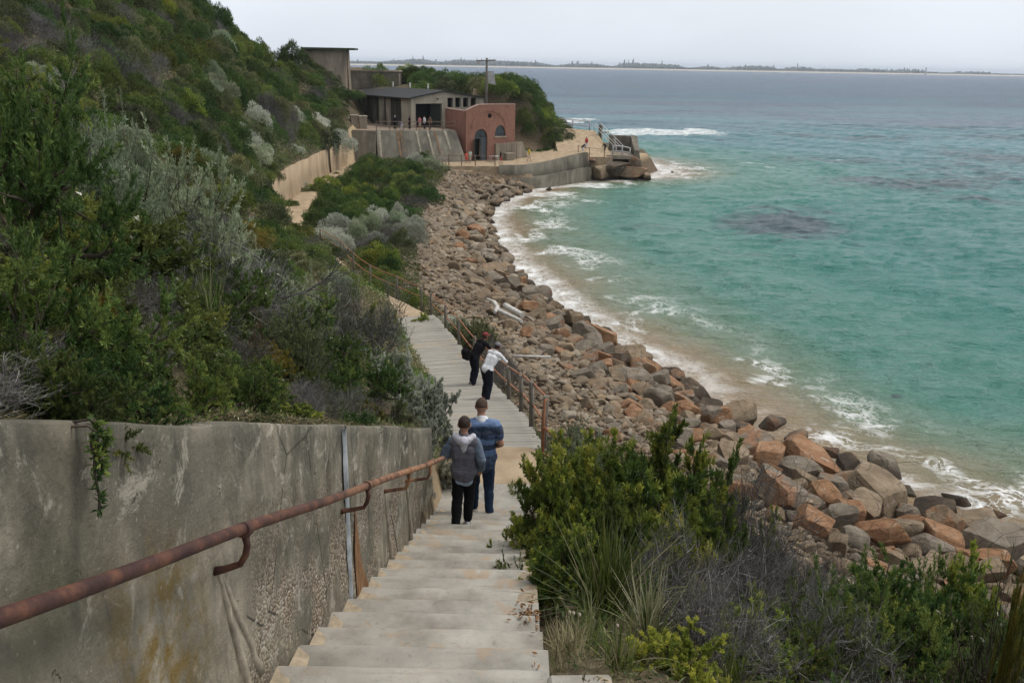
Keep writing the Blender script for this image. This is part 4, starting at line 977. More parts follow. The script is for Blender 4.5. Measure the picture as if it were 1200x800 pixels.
# ------------------------------------------------------------------ driftwood
def log(pts, rad, label, name="driftwood_log"):
    o = Vector(pts[0]); root = MB().tube([Vector(p) - o for p in pts], rad, 8).build(name, M['drift']); root.location = o; return tag(root, label, "driftwood", "driftwood on the stones")
def onr(px, py, Y, dz=.35):
    p = at(px, py, Y); z = gz(p[0], p[1]); return (p[0], p[1], max(p[2], z + .1))
log([onr(571, 350, 39.0), onr(579, 354, 38.6), onr(583, 360, 38.0), onr(580, 366, 37.2)], [.05, .09, .10, .07], "short white curved driftwood branch lying on the stones above the shrub")
log([onr(581, 362, 38), onr(611, 376, 35.5)], [.10, .08], "long straight white driftwood log just below the curved branch")
log([onr(592, 358, 38.8), onr(612, 369, 36.8)], [.14, .12], "grey weathered log lying parallel behind the white straight log")
log([onr(601, 417, 29.8), onr(645, 418, 29.6)], [.05, .045], "thin pale plank of driftwood lying level among the small stones beside the leaning men")
# ------------------------------------------------------------------ boulders
def ico(sub):
    import bmesh
    bm = bmesh.new(); bmesh.ops.create_icosphere(bm, subdivisions=sub, radius=1.0)
    V = np.array([v.co[:] for v in bm.verts]); F = np.array([[v.index for v in f.verts] for f in bm.faces]); bm.free(); return V, F
ICO5, ICO4, ICO3, ICO2 = ico(5), ico(4), ico(3), ico(2)
def boulder_verts(seed, base, ncut=11, squash=(1, .8, .7), rough=.05):
    r = np.random.default_rng(seed); V = base[0].copy()
    V *= 1.12
    # blocky joint planes: three rough pairs plus chips
    A = unit(np.eye(3) + r.normal(0, .22, (3, 3)))
    pl = []
    for a in A:
        for sg in (-1, 1): pl.append((unit(a * sg + r.normal(0, .13, 3)), r.uniform(.55, .82)))
    for _ in range(ncut): pl.append((unit(r.normal(size=3)), r.uniform(.66, .95)))
    for n, d in pl:
        h = V @ n - d; k = h > 0; V[k] -= np.outer(h[k], n) * .97
    N = unit(V)
    V += N * (rough * fbm(V * 2.2 + seed, 4, seed % 50))[:, None] + N * (rough * .5 * fbm(V * 7 + seed, 3, seed % 40))[:, None]
    V *= np.array(squash)
    return V, base[1]
ROCKV = []
for i in range(14):
    r = random.Random(i + 50); V, F = boulder_verts(i + 3, ICO4, r.randint(5, 12), (1, r.uniform(.65, .95), r.uniform(.5, .8)), .035)
    ROCKV.append((V, F))
ROCKM = {}
def rock_mesh(i, mat):
    if (i, mat) not in ROCKM:
        me = mesh_np("boulder", ROCKV[i][0], ROCKV[i][1], M[mat], smooth=False); ROCKM[(i, mat)] = me
        try: me.shade_smooth(); me.set_sharp_from_angle(angle=math.radians(24))
        except Exception: pass
    return ROCKM[(i, mat)]
RW = {'rock_rust': 'rust orange', 'rock_grey': 'grey', 'rock_tan': 'tan brown', 'rock_dark': 'dark wet'}
def place_rock(p, s, mat, label, group, rot=None, var=None, stretch=(1, 1, 1), name="boulder"):
    o = link(name, rock_mesh(random.randrange(14) if var is None else var, mat)); o.location = p
    o.rotation_euler = rot or (random.uniform(-.5, .5), random.uniform(-.5, .5), random.uniform(0, 6.28)); o.scale = (s * stretch[0], s * stretch[1], s * stretch[2])
    return tag(o, label, "boulder", group)
ROCKS = []      # (x,y,z,r) of everything placed, for spacing
# boulders one can point at in the near right of the photo: px, py (centre), width px, material, label
NEAR = [
 (950, 552, 78, 'rock_rust', "large square rust orange boulder, the most orange block above the bare shrubs"),
 (1025, 590, 92, 'rock_tan', "broad orange and pale streaked boulder with a dark hollow beneath its front"),
 (915, 580, 74, 'rock_grey', "grey wedge boulder with an orange streak just left of the square orange block"),
 (888, 526, 58, 'rock_grey', "smooth grey tilted slab behind the square orange block, near the water"),
 (1040, 555, 60, 'rock_grey', "long dark grey flat boulder nearest the wash beyond the streaked boulder"),
 (955, 612, 52, 'rock_rust', "orange lichened boulder rising straight out of the grey shrubs"),
 (985, 605, 50, 'rock_grey', "grey rounded boulder tucked between the lichened orange one and the streaked one"),
 (1035, 625, 62, 'rock_rust', "rust orange boulder with a white quartz corner in front of the streaked boulder"),
 (1075, 620, 46, 'rock_rust', "plain red brown boulder right of the quartz cornered one"),
 (1095, 640, 48, 'rock_grey', "pale grey two faced boulder beside the silver bush at the shrub edge"),
 (1100, 605, 56, 'rock_dark', "dark brown boulder close to the water between the red brown and the ochre ones"),
 (1150, 625, 70, 'rock_tan', "big ochre tan boulder behind the thin dark branches at the right"),
 (1125, 592, 44, 'rock_dark', "black wet boulder at the water's edge above the ochre boulder"),
 (1172, 612, 44, 'rock_rust', "maroon boulder next to the small splash at the right edge"),
 (1165, 660, 60, 'rock_rust', "orange boulder half hidden by thin branches at the right edge"),
 (1090, 668, 44, 'rock_tan', "low tan boulder partly under the grey green bush"),
 (1000, 548, 42, 'rock_dark', "dark flat stone at the water side of the square orange block"),
 (870, 570, 36, 'rock_rust', "small red brown boulder at the left foot of the grey wedge"),
 (860, 535, 50, 'rock_tan', "brown cracked boulder standing left of the smooth grey slab"),
 (862, 492, 56, 'rock_tan', "wide brown boulder above the bright green shrub top, with a flat upper face"),
 (905, 500, 40, 'rock_grey', "grey sharp boulder by the waterline beyond the smooth slab"),
 (835, 488, 44, 'rock_rust', "reddish boulder behind the yellow green shoot of the bright shrub"),
 (968, 530, 36, 'rock_rust', "small rust stone beside the water behind the square orange block"),
 (935, 520, 44, 'rock_tan', "brown boulder between the smooth grey slab and the sea"),
 (1060, 575, 40, 'rock_grey', "grey boulder with a flat top right of the long dark flat boulder"),
 (1130, 668, 50, 'rock_tan', "tan boulder low behind the branches, below the ochre boulder"),
 (1050, 650, 36, 'rock_tan', "pale brown stone half sunk in the bushes below the quartz cornered boulder"),
]
def build_rocks():
    rg = random.Random(21); rr = np.random.default_rng(22); n = 0
    placed = []
    def free(x, y, r, k=.72): return all((x - a) ** 2 + (y - b) ** 2 > ((r + c) * k) ** 2 for a, b, c in placed[-900:])
    for px, py, w, mat, lab in NEAR:
        # find where the sight line meets the rock slope
        Y = 18.0
        while Y < 45:
            p = at(px, py, Y)
            if p[2] < gz(p[0], p[1]) + .45: break
            Y += .1
        s = w / 2 / FPX * (p[1] * .955 + (CAMZ - p[2]) * .297) * 1.08
        place_rock((p[0], p[1] + .2, gz(p[0], p[1]) + s * .42), s, mat, lab, "named boulders of the near rock armour", var=rg.randrange(14), rot=(rg.uniform(-.3, .3), rg.uniform(-.3, .3), rg.uniform(0, 6.28)), stretch=(1.05, 1.0, 1.05))
        placed.append((p[0], p[1], s * .8))
    cand = []
    def zone(Y, x):
        xb, xs = f_xb(Y), f_xs(Y); return (x - xb) / max(xs - xb, .1)
    # big armour blocks towards the water, medium ones up the bank
    def throw(n, Y0, Y1, t0, t1, rlo, rhi, k):
        for _ in range(n):
            Y = rg.uniform(Y0, Y1); t = rg.uniform(t0, t1); xb, xs = float(f_xb(Y)), float(f_xs(Y)); x = xb + (xs - xb) * t
            if Y > 110.8: continue
            r = rg.uniform(rlo, rhi) * rg.choice((.8, 1, 1, 1.25))
            if free(x, Y, r, k): placed.append((x, Y, r)); cand.append((x, Y, r, t))
    throw(1900, 18, 60, .58, 1.03, .50, .92, .66)
    throw(1900, 60, 116, .48, 1.05, .45, .82, .66)
    throw(3000, 18, 60, .32, 1.0, .30, .58, .64)
    throw(4000, 60, 117, .22, 1.02, .30, .58, .64)
    throw(3000, 20, 62, .05, .7, .16, .30, .66)
    items = []
    for x, Y, r, t in cand:
        z = gz(x, Y); p = (x, Y, z + r * rg.uniform(.10, .50) + (.35 * math.exp(-((t - .8) / .15) ** 2) if r > .5 else 0)); px, py, d = proj(p)
        vis = -60 < px < 1260 and 100 < py < 860 and d > 0
        w = rg.random(); wet = t > .93
        mat = ('rock_dark' if wet and w < .75 else 'rock_rust' if w < .18 else 'rock_tan' if w < .64 else 'rock_grey')
        items.append((r / d if vis else 0, p, r, mat, t))
    items.sort(key=lambda i: -i[0])
    top = [i for i in items[:268] if i[0] > 0]; rest = items[len(top):]
    for sz, p, r, mat, t in top:
        zone_ = "at the wash line" if t > .9 else "on the seaward face" if t > .66 else "in mid bank" if t > .35 else "on the landward side"
        dep = "near the stairs" if p[1] < 32 else "below the boardwalk" if p[1] < 48 else "in the middle stretch" if p[1] < 75 else "towards the fort"
        szw = "large" if r > .68 else "medium" if r > .42 else "small"
        place_rock(p, r, mat, f"{szw} {RW[mat]} boulder {zone_}, {dep}", f"{szw} {RW[mat]} boulders {zone_} {dep}")
    # all smaller stones as one mass
    Vs, Fs, off = [], [], 0; lo = [boulder_verts(400 + i, ICO3, 10, (1, rg.uniform(.6, .95), rg.uniform(.4, .7)), .03) for i in range(8)]
    lo2 = [boulder_verts(450 + i, ICO2, 9, (1, rg.uniform(.55, .95), rg.uniform(.3, .6)), .02) for i in range(8)]
    def put(p, r, src):
        nonlocal off
        V, F = src[rg.randrange(8)]; a = rg.uniform(0, 6.28); Rm = np.array(Matrix.Rotation(a, 3, 'Z') @ Matrix.Rotation(rg.uniform(-.6, .6), 3, 'X') @ Matrix.Rotation(rg.uniform(-.6, .6), 3, 'Y'))
        Vs.append((V * r) @ Rm.T + np.array(p)); Fs.append(F + off); off += len(V)
    for sz, p, r, mat, t in rest: put(p, r, lo)
    N = 15000; Y = 19 + (117 - 19) * rr.random(N) ** 1.55; t = rr.beta(1.1, 1.7, N) * 1.0; xb, xs = f_xb(Y), f_xs(Y); x = xb - .6 + (xs - xb + .2) * t
    z = zgrid(x, Y); r = (.06 + .16 * rr.random(N) ** 1.6) * np.interp(Y, [20, 45, 110], [.8, 1.1, 1.9]) * (1 + .6 * t)
    for i in range(N):
        if Y[i] > 111.2: continue
        put((x[i], Y[i], z[i] + r[i] * .25), r[i], lo2)
    me = mesh_np("rubble_stones", np.concatenate(Vs), np.concatenate(Fs), M['rubble'])
    tag(link("rubble_stones", me), "brown and grey rubble stones filling the bank between the boulders", "rubble", kind="stuff")
build_rocks()
# ------------------------------------------------------------------ planting: shrubs surveyed one by one near the camera
HSC = 1.0
def hand(kind, px, py, Y, r, h, label, group=None, dz=-.05, **kw):
    p = at(px, py, Y); z = gz(p[0], Y)
    return plant(kind, (p[0], Y, z + dz), (r, h), label, group, **kw)
random.seed(31)
LEFT = [
 ('moonah', 55, 450, 2.95, .36, .40, "dark green leafy mass overhanging the wall top beside the trailing plant"),
 ('moonah', 135, 450, 3.5, .36, .42, "dark green low shrub resting on the wall top right of the trailing plant"),
 ('moonah', 42, 400, 3.55, .58, .78, "dense dark green shrub spilling over the wall top at the near left corner"),
 ('yellow', 128, 400, 4.3, .36, .5, "yellow and rust tinged shrub above the stained wall, beside the dark corner shrub"),
 ('moonah', 5, 200, 5.2, .75, 1.2, "large dark green fine leaved shrub filling the upper left edge"),
 ('moonah', 70, 330, 5.6, .6, .55, "shadowy green shrub under the large upper left shrub"),
 ('silver', 178, 120, 9.6, 1.0, 1.4, "tall silver leaved shrub with upright shoots, the palest on the near hillside"),
 ('silver', 228, 190, 10.2, .9, 1.15, "silver green shrub with upright shoots below and right of the palest one"),
 ('silver', 108, 160, 8.6, .75, 1.15, "silvery shrub sprawling left of the palest upright one"),
 ('silver', 140, 100, 11.5, .7, 1.5, "thin grey green shrub rising behind the palest silver shrub"),
 ('flower', 130, 280, 6.6, .85, .8, "green shrub dotted with small white flowers on the dark slope above the wall"),
 ('flower', 245, 300, 8.2, .7, .8, "white flowered green shrub in the middle of the near slope"),
 ('flower', 190, 400, 6.2, .45, .5, "low white flowered plant just above the wall top"),
 ('bare', 280, 330, 9.2, .75, .8, "bare tangled grey twig shrub in the middle of the near slope"),
 ('bare', 215, 340, 7.8, .6, .7, "small tangled dry twig bush on the near slope, next to the white flowered plants"),
 ('silver', 350, 390, 11.4, .85, .95, "broad sage green shrub with pale shoots above the bare soil by the wall end"),
 ('silver', 262, 275, 11.0, .6, .9, "small silver shrub in the middle of the hillside above the twig tangle"),
 ('twiggy', 385, 330, 15.5, .95, 1.3, "dark fine twigged shrub behind the sage green one, before the boardwalk end"),
 ('twiggy', 424, 375, 15.2, .95, 1.5, "dark brown bushy twig shrub leaning towards the boardwalk"),
 ('olive', 320, 320, 14, 1.0, 1.2, "dull green shrub behind the sage green shrub"),
 ('cushion', 462, 440, 13.2, .58, 1.15, "grey leafy shrub between the dark twig shrub and the white rounded one"),
 ('cushion', 497, 488, 11.5, .60, .95, "round silvery white cushion bush hanging over the end of the stair wall"),
 ('cushion', 532, 485, 12.7, .42, .75, "smaller silver cushion bush just beyond the end of the stair wall"),
 ('moonah', 452, 480, 11.0, .35, .55, "dark green clump at the foot of the silvery white cushion bush"),
 ('bright', 436, 348, 26, .7, 1.3, "bright green little shrub standing at the bend of the sandy path"),
 ('bright', 352, 450, 9.6, .34, .42, "low fresh green plant on the litter above the wall"),
 ('yellow', 422, 470, 9.6, .30, .34, "yellow flowering low plant on the wall top near its far end"),
 ('yellow', 160, 440, 4.6, .22, .26, "small rusty leaved plant on the wall top"),
 ('twiggy', 300, 400, 10.4, .5, .55, "low dry shrub above the middle of the wall top"),
 ('olive', 390, 440, 10.6, .45, .5, "low olive shrub near the far end of the wall top"),
]
for k, px, py, Y, r, h, lab in LEFT: hand(k, px, py, Y, r, h, lab)
RIGHT = [
 ('bare', 950, 655, 11.8, .85, 1.05, "grey twig shrub at the edge of the rubble below the plain red brown boulder"),
 ('olive', 1015, 668, 12.0, .85, 1.25, "dull olive shrub at the rubble edge between twig shrubs"),
 ('moonah', 1090, 690, 11.6, 1.0, 1.6, "dark green shrub at the rubble edge under the low tan boulder"),
 ('bright', 1150, 720, 10.2, 1.0, 1.9, "green leafy shrub near the right edge below the ochre boulder"),
 ('bright', 610, 640, 8.9, .36, .55, "small green shrub tuft leaning onto the steps below the landing"),
 ('bright', 700, 660, 8.0, .70, .95, "rounded green shrub between the stair edge and the big grass tuft"),
 ('bright', 775, 650, 8.5, .80, 1.05, "rounded yellow green shrub right behind the big grass tuft"),
 ('bright', 660, 720, 6.9, .42, .5, "small rounded green shrub low at the stair edge left of the grass tuft"),
 ('bright', 815, 600, 9.9, .70, 1.15, "green shrub at the right flank of the tall bright one"),
 ('yellow', 850, 640, 8.9, .34, 1.0, "yellow green shoots poking out of the grey twigs right of the tuft"),
 ('moonah', 1050, 720, 8.6, .95, 1.35, "dark green bush on the lower right slope between two twig patches"),
 ('moonah', 930, 790, 6.6, .6, .65, "dark green low bush at the bottom edge beside the bleached dead shrub"),
 ('bright', 1110, 700, 9.6, .9, 1.5, "green bush at the lower right just below the ochre boulder"),
 ('bright', 648, 620, 8.7, .62, .95, "deep green leafy shrub crowding the right edge of the stairs"),
 ('moonah', 640, 690, 7.3, .42, .55, "dark green mossy leaved shrub low at the stair edge behind the grass tuft"),
 ('bright', 690, 600, 9.6, .75, 1.1, "mid green shrub between the stair edge shrub and the tall yellow green one"),
 ('bright', 750, 590, 9.8, 1.0, 1.4, "yellow green shrub with rounded shoot clumps above the grass tuft"),
 ('bright', 770, 520, 11.6, 1.15, 1.7, "tall bright green shrub, the highest right of the stairs"),
 ('bright', 838, 540, 11.4, .85, 1.75, "bright green shrub with a single yellow shoot rising over the boulders"),
 ('moonah', 690, 560, 11.6, .8, 1.2, "dark green shrub behind the yellow green one by the landing"),
 ('bare', 875, 590, 10.4, .9, 1.5, "dark purple grey leafless shrub right of the tall bright green shrub"),
 ('bare', 905, 690, 8.3, .95, 1.0, "wide tangled grey leafless shrub in the centre of the near right slope"),
 ('bare', 800, 690, 6.9, .75, .8, "pale grey twig tangle beside the grass tuft"),
 ('bare', 840, 760, 5.7, .55, .75, "ash grey dead twig bush at the lower edge right of the grass tuft"),
 ('bare', 985, 660, 9.8, .7, .8, "brown grey twig shrub just below the orange lichened boulder"),
 ('bare', 960, 760, 7.0, .75, .8, "bleached dead shrub with forked white branches at the lower edge"),
 ('twiggy', 1040, 670, 11.0, .8, 1.0, "sparse dark shrub under the quartz cornered boulder"),
 ('bright', 905, 600, 11.0, .45, 1.15, "small glossy green shrub in front of the grey wedge boulder"),
 ('bright', 1015, 690, 9.2, .75, 1.15, "fresh green shrub amid the twigs below the streaked boulder"),
 ('moonah', 1000, 760, 7.8, .95, 1.2, "spreading green shrub at the lower edge right of the bleached dead one"),
 ('moonah', 1100, 745, 8.8, 1.0, 1.0, "low dark green shrub at the lower right under the thin branches"),
 ('flower', 1170, 770, 8.4, 1.0, 1.7, "low leafy shrub in the lower right corner"),
 ('silver', 1066, 655, 12.2, .75, 1.3, "blue grey leaved bush at the shrub edge beside the pale two faced boulder"),
 ('silver', 985, 640, 11.2, .6, 1.0, "small silver bush under the orange lichened boulder"),
 ('silver', 612, 655, 8.3, .22, .30, "tiny grey green sprig growing out onto the stairs"),
 ('silver', 618, 598, 9.9, .28, .55, "dark silvery plant at the stair edge beside the walking man"),
 ('sparse', 1140, 760, 5.4, .7, 1.35, "thin dark upright branches rising across the boulders at the right"),
 ('sparse', 1185, 720, 5.9, .7, 2.0, "second sparse dark branchy shrub at the far right edge"),
 ('yellow', 1206, 640, 5.6, .16, 2.0, "yellow leaved sprig at the right edge of the slope"),
 ('bright', 790, 790, 5.2, .35, .35, "small light green plant at the bottom edge beyond the grass tuft"),
 ('bright', 885, 775, 6.4, .5, .5, "light green low shrub at the bottom edge between the twig bushes"),
 ('silver', 672, 500, 16.2, .75, .95, "grey green feathery shrub just past the end post of the fence"),
 ('silver', 705, 505, 15.2, .7, .9, "grey green feathery shrub behind the tall bright green one"),
 ('yellow', 722, 480, 17.5, .32, .75, "orange yellow tipped small shrub by the stones behind the feathery ones"),
 ('silver', 640, 480, 18.5, .5, .6, "low grey shrub outside the fence near its last post"),
 ('olive', 562, 385, 34.8, 1.35, 1.25, "broad pale olive shrub outside the fence behind the leaning men"),
 ('olive', 548, 372, 37, 1.0, 1.0, "second pale olive shrub outside the fence below the driftwood"),
 ('bare', 592, 425, 30, .85, 1.1, "grey leafless shrub right beside the leaning man in white"),
 ('bare', 582, 400, 32.3, .6, .9, "dry twig bush behind the man in black"),
 ('bright', 494, 362, 36, .45, .4, "small green cushion at the upper end of the boardwalk fence"),
]
for k, px, py, Y, r, h, lab in RIGHT: hand(k, px, py, Y, r * (1.12 if k in ('bright', 'moonah') else 1), h * (1.25 if k in ('bright', 'moonah', 'bare') else 1.1), lab)
for i, Y in enumerate((17.6, 18.8, 20.0, 21.2, 22.3)):
    x = float(f_xr(Y)) + .55; plant('yellow' if i % 2 else 'bright', (x, Y, gz(x, Y) - .03), (.38, .30), "low yellow green cushion plant at the foot of the boardwalk fence", "low plants along the fence foot")
# tufts
def tuft(px, py, Y, h, n, dry, label, mat='lf_blade', wid=.011, group=None):
    p = at(px, py, Y); o = link('grass_tuft', mk_tuft(int(px + py), n, dry, h, mat, wid)); o.location = (p[0], Y, gz(p[0], Y) - .02); o.rotation_euler.z = random.uniform(0, 6)
    return tag(o, label, "grass tuft", group)
tuft(712, 700, 6.35, 1.0, 230, .12, "big strappy green grass tuft beside the stairs")
tuft(762, 730, 5.9, .75, 110, .8, "pale dry drooping grass tuft right of the big green one")
tuft(690, 765, 5.15, .45, 120, .5, "small seeding grass tuft at the stair edge near the kerb block", wid=.006)
tuft(665, 775, 4.75, .30, 110, .7, "short dry grass tuft next to the kerb block", 'lf_dry', .006)
tuft(725, 790, 4.9, .40, 110, .4, "green and straw grass tuft at the bottom edge", wid=.008)
tuft(252, 440, 7.6, .75, 200, .4, "dark reedy grass tuft in the middle of the near slope", wid=.008)
tuft(300, 465, 8.3, .6, 180, .8, "straw coloured grass tuft above the middle of the wall", 'lf_dry', .007)
tuft(400, 480, 9.4, .45, 120, .8, "reddish dry grass tuft near the far end of the wall top", 'lf_dry', .007)
tuft(860, 790, 5.4, .5, 60, .1, "few bright blades of grass at the bottom edge among dead twigs", wid=.012)
for i, (px, Y) in enumerate(((650, 5.3), (640, 5.9), (634, 6.6), (668, 5.0), (652, 4.6))): tuft(px, 760, Y, .26, 70, .6, f"tiny dry grass tuft at the right edge of the {('second', 'fourth', 'fifth', 'first', 'nearest')[i]} visible step", 'lf_dry' if i % 2 else 'lf_blade', .005)
# small round seed heads beside the big tuft
for px, py in ((664, 742), (676, 735), (690, 748), (720, 750), (668, 755)):
    p = at(px, py, 5.55); z = gz(p[0], 5.55); b = MB(); h = max(.12, p[2] - z)
    b.tube([(0, 0, 0), (.01, .01, h * .6), (.015, .0, h)], .003, 5)
    o = b.build("seed_stalk", M['lf_dry'] if False else M['c_beige']); o.location = (p[0], 5.55, z); b = MB(); b.tube([(.015, 0, h - .005), (.015, 0, h + .010), (.015, 0, h + .024), (.015, 0, h + .032)], [.006, .013, .011, .003], 8); b.build("seed_head", M['c_beige'], o)
    tag(o, "thin stalk with a cream fluffy seed head beside the big grass tuft", "seed stalk", "cream seed heads by the stairs")
def trailing():
    r = np.random.default_rng(3); Y = 2.62; x = float(f_xl(Y)); z = float(f_zt(Y)); root = empty("trailing_plant", (x, Y, z), 0, "green fleshy plant trailing down the face of the near left wall", "plant")
    for k in range(3):
        n = 14; L = (.30, .20, .14)[k]; t = np.linspace(0, 1, n); P = np.stack([.03 + .035 * np.minimum(t * 6, 1) + .01 * np.sin(t * 9 + k), (.03 * k - .03) + .025 * np.sin(t * 5 + k * 2), .03 - L * t], -1); P[0] = (-.04, P[1, 1], .0)
        V, F = tubes_np(P[None], np.full((1, n), .0045), 5); link("stem", mesh_np("stem", V, F, M['bark'], np.full(len(V), .6)), root)
        C = np.repeat(P[2:], 9, 0); D = unit(r.normal(size=C.shape) + [.5, 0, .25]); V, F = leaves_np(C, D, .032 * r.uniform(.7, 1.3, len(C)), .011, r)
        ti = np.repeat(r.beta(2, 2.4, len(C)), 4); link("leaves", mesh_np("leaves", V, F, M['lf_bright'] if k == 9 else M['lf_moonah'], ti), root)
trailing()
# a few dead branches lying in the near hillside
for px, py, Y, ln, lab in ((95, 62, 13, 1.0, "forked dead grey branch standing out of the upper left shrubs"), (300, 235, 10, .9, "long bare dark branch reaching sideways below the silver shrubs"), (330, 350, 9.5, .8, "tangled fallen grey branch above the middle of the wall"), (1000, 770, 6.4, .6, "forked white dead branch at the bottom edge right of the bleached shrub")):
    p = at(px, py, Y); r = np.random.default_rng(px); P0 = grow(np.zeros((1, 3)), np.array([[r.normal(0, 1), -.3, .45 if py > 60 else 1.2]]), np.array([ln]), 9, .16, .04, r); s, d, i = spawn(P0, 9, .6, r, .2); P1 = grow(s, d, ln * .45 * r.uniform(.5, 1.2, 9), 6, .16, .03, r); s, d, i = spawn(P1, 4, .6, r, .2); P2 = grow(s, d, ln * .2 * r.uniform(.5, 1.2, 36), 4, .16, .03, r)
    Vs, Fs, off = [], [], 0
    for P, rad, n in ((P0, .014, 6), (P1, .006, 5), (P2, .0032, 4)):
        V, F = tubes_np(P, np.repeat(rad * np.linspace(1, .4, P.shape[1])[None], len(P), 0), n); Vs.append(V); Fs.append(F + off); off += len(V)
    V = np.concatenate(Vs); o = link("dead_branch", mesh_np("dead_branch", V, np.concatenate(Fs), M['twig'], np.full(len(V), .55), True)); z = gz(p[0], Y); o.location = (p[0], Y, max(z, min(p[2], z + 1.0)) if py < 700 else z + .1); tag(o, lab, "dead branch")
# ------------------------------------------------------------------ scrub on the hillside, each shrub its own object
TAKEN = []
def scatter(Y0, Y1, xa, xb_, spacing, kinds, size, lab, group, near=26, rs=1, jit=.45, zoff=-.15, skip=None, names=None):
    rg = random.Random(rs); n = 0; Y = Y0
    while Y < Y1:
        s = spacing(Y); x = xa(Y); hi = xb_(Y); odd = rg.random() * s
        x += odd
        while x < hi:
            xx, yy = x + rg.uniform(-jit, jit) * s, Y + rg.uniform(-jit, jit) * s; z = gz(xx, yy); px, py, d = proj((xx, yy, z + 1))
            R, H = size(yy, rg)
            m = R / d * FPX
            if skip and skip(px, py, yy): x += s; continue
            if -m * 1.5 < px < 1210 and -m * 2.0 - 20 < py < 830 and d > 1.5:
                w = kinds(xx, yy, rg); k = w
                l, g = lab(k, xx, yy), group(k, xx, yy)
                if d < near: plant(k, (xx, yy, z + zoff), (R, H), l, g, name=(names or {}).get(k))
                else: far_plant(k, (xx, yy, z + zoff), (R, H), l, g, name=(names or {}).get(k))
                n += 1
            x += s
        Y += s * .87
    return n
def pick(rg, tbl):
    u = rg.random() * sum(w for _, w in tbl)
    for k, w in tbl:
        u -= w
        if u <= 0: return k
    return tbl[-1][0]
KW = dict(moonah='dark green shrub', olive='dull olive shrub', silver='silver grey shrub', bare='leafless purple grey shrub', twiggy='dark twiggy shrub', bright='fresh green shrub', cushion='rounded silver cushion bush', pine='dark wind shaped coastal tree', yellow='yellowish shrub', flower='white flecked green shrub')
def hill_kind(x, y, rg):
    v = float(vnoise(np.array([x * .13, y * .13, 0.]), 71)); v2 = float(vnoise(np.array([x * .2, y * .2, 5.]), 72))
    d = float(f_xl(y)) - x
    if y > 96 and d > 4: return pick(rg, [('pine', 4), ('moonah', 2), ('bare', 1)])
    if v > .30: return pick(rg, [('bare', 3), ('moonah', 2.5), ('olive', 2), ('twiggy', 2 if y < 25 else 0), ('moonah', 1)])
    if v2 > .25: return pick(rg, [('bright', 1.2), ('moonah', 4), ('yellow', .6), ('olive', 1)])
    if d < 3.5 and y > 30: return pick(rg, [('silver', 1.1), ('moonah', 3), ('olive', 2), ('cushion', .7)])
    return pick(rg, [('moonah', 6), ('olive', 2.4), ('silver', .8), ('bare', .7), ('bright', .6), ('yellow', .4)])
def hill_lab(k, x, y):
    d = float(f_xl(y)) - x
    zone = ("on the near slope above the stair wall" if y < 16 else "on the slope above the boardwalk" if y < 36 else "on the hillside above the sandy path" if y < 60 else "on the hillside above the sandy retaining wall" if d < 8 or y < 84 else "high on the skyline of the hill")
    if y > 96: zone = "on the hill end beside the fort"
    return f"{KW[k]} {zone}"
scatter(4.5, 112, lambda Y: float(f_xl(Y)) - min(46, 6 + Y * .5), lambda Y: float(f_xl(Y)) - .55 - (np.interp(Y, [12, 15, 38, 42, 60, 66, 100], [.5, 1.5, 1.8, 1.9, 1.9, .8, .4])), lambda Y: .95 + .0165 * Y, hill_kind,
        lambda Y, rg: ((.55 + .010 * Y) * rg.uniform(.75, 1.3), (.60 + .0155 * Y) * rg.uniform(.7, 1.35) * np.interp(Y, [14, 20, 38, 48], [1, .62, .62, 1])), hill_lab, lambda k, x, y: hill_lab(k, x, y) + "s", rs=5, skip=lambda px, py, y: y < 13.5 and 45 < px < 330 and py < 330)
# strip between the path and the rocks
def strip_kind(x, y, rg):
    v = float(vnoise(np.array([x * .16, y * .10, 3.]), 73))
    if v > .1: return pick(rg, [('bright', 2.2), ('moonah', 4)])
    return pick(rg, [('cushion', 3), ('olive', 2.5), ('bare', 1.4), ('silver', 1.2), ('moonah', 1.2)])
def strip_lab(k, x, y): return f"{KW[k]} between the sandy path and the rocks" + (" near the boardwalk end" if y < 52 else " below the fort wall" if y > 88 else "")
scatter(40, 113.5, lambda Y: float(f_xr(Y)) + (1.25 if Y < 62 else .35), lambda Y: float(f_xb(Y)) - .4, lambda Y: 1.25 + .010 * Y, strip_kind, lambda Y, rg: ((.70 + .006 * Y) * rg.uniform(.6, 1.3), (.75 + .007 * Y) * rg.uniform(.5, 1.5)), strip_lab, lambda k, x, y: strip_lab(k, x, y) + "s", rs=8, names=dict(moonah='dune_shrub'))
scatter(62, 112, lambda Y: float(f_xl(Y)) + .30, lambda Y: float(f_xl(Y)) + .62, lambda Y: 1.5, lambda x, y, rg: pick(rg, [('cushion', 3), ('olive', 2), ('moonah', 1.2)]), lambda Y, rg: (rg.uniform(.4, .75), rg.uniform(.45, 1.0)), lambda k, x, y: f"{KW[k]} at the foot of the sandy retaining wall, " + ('near end' if y < 80 else 'far end'), lambda k, x, y: 'low shrubs along the foot of the sandy retaining wall', rs=23, jit=.3, names=dict(moonah='dune_shrub'))
scatter(58, 113, lambda Y: float(f_xl(Y)) - .75, lambda Y: float(f_xl(Y)) - .25, lambda Y: 1.7, lambda x, y, rg: pick(rg, [('moonah', 4), ('olive', 2), ('cushion', 1)]), lambda Y, rg: (rg.uniform(.6, 1.0), rg.uniform(.5, 1.0)), lambda k, x, y: f"{KW[k]} spilling over the sandy retaining wall, " + ('near end' if y < 80 else 'far end'), lambda k, x, y: 'shrubs spilling over the sandy retaining wall', rs=29, zoff=-.1, names=dict(moonah='dune_shrub'))
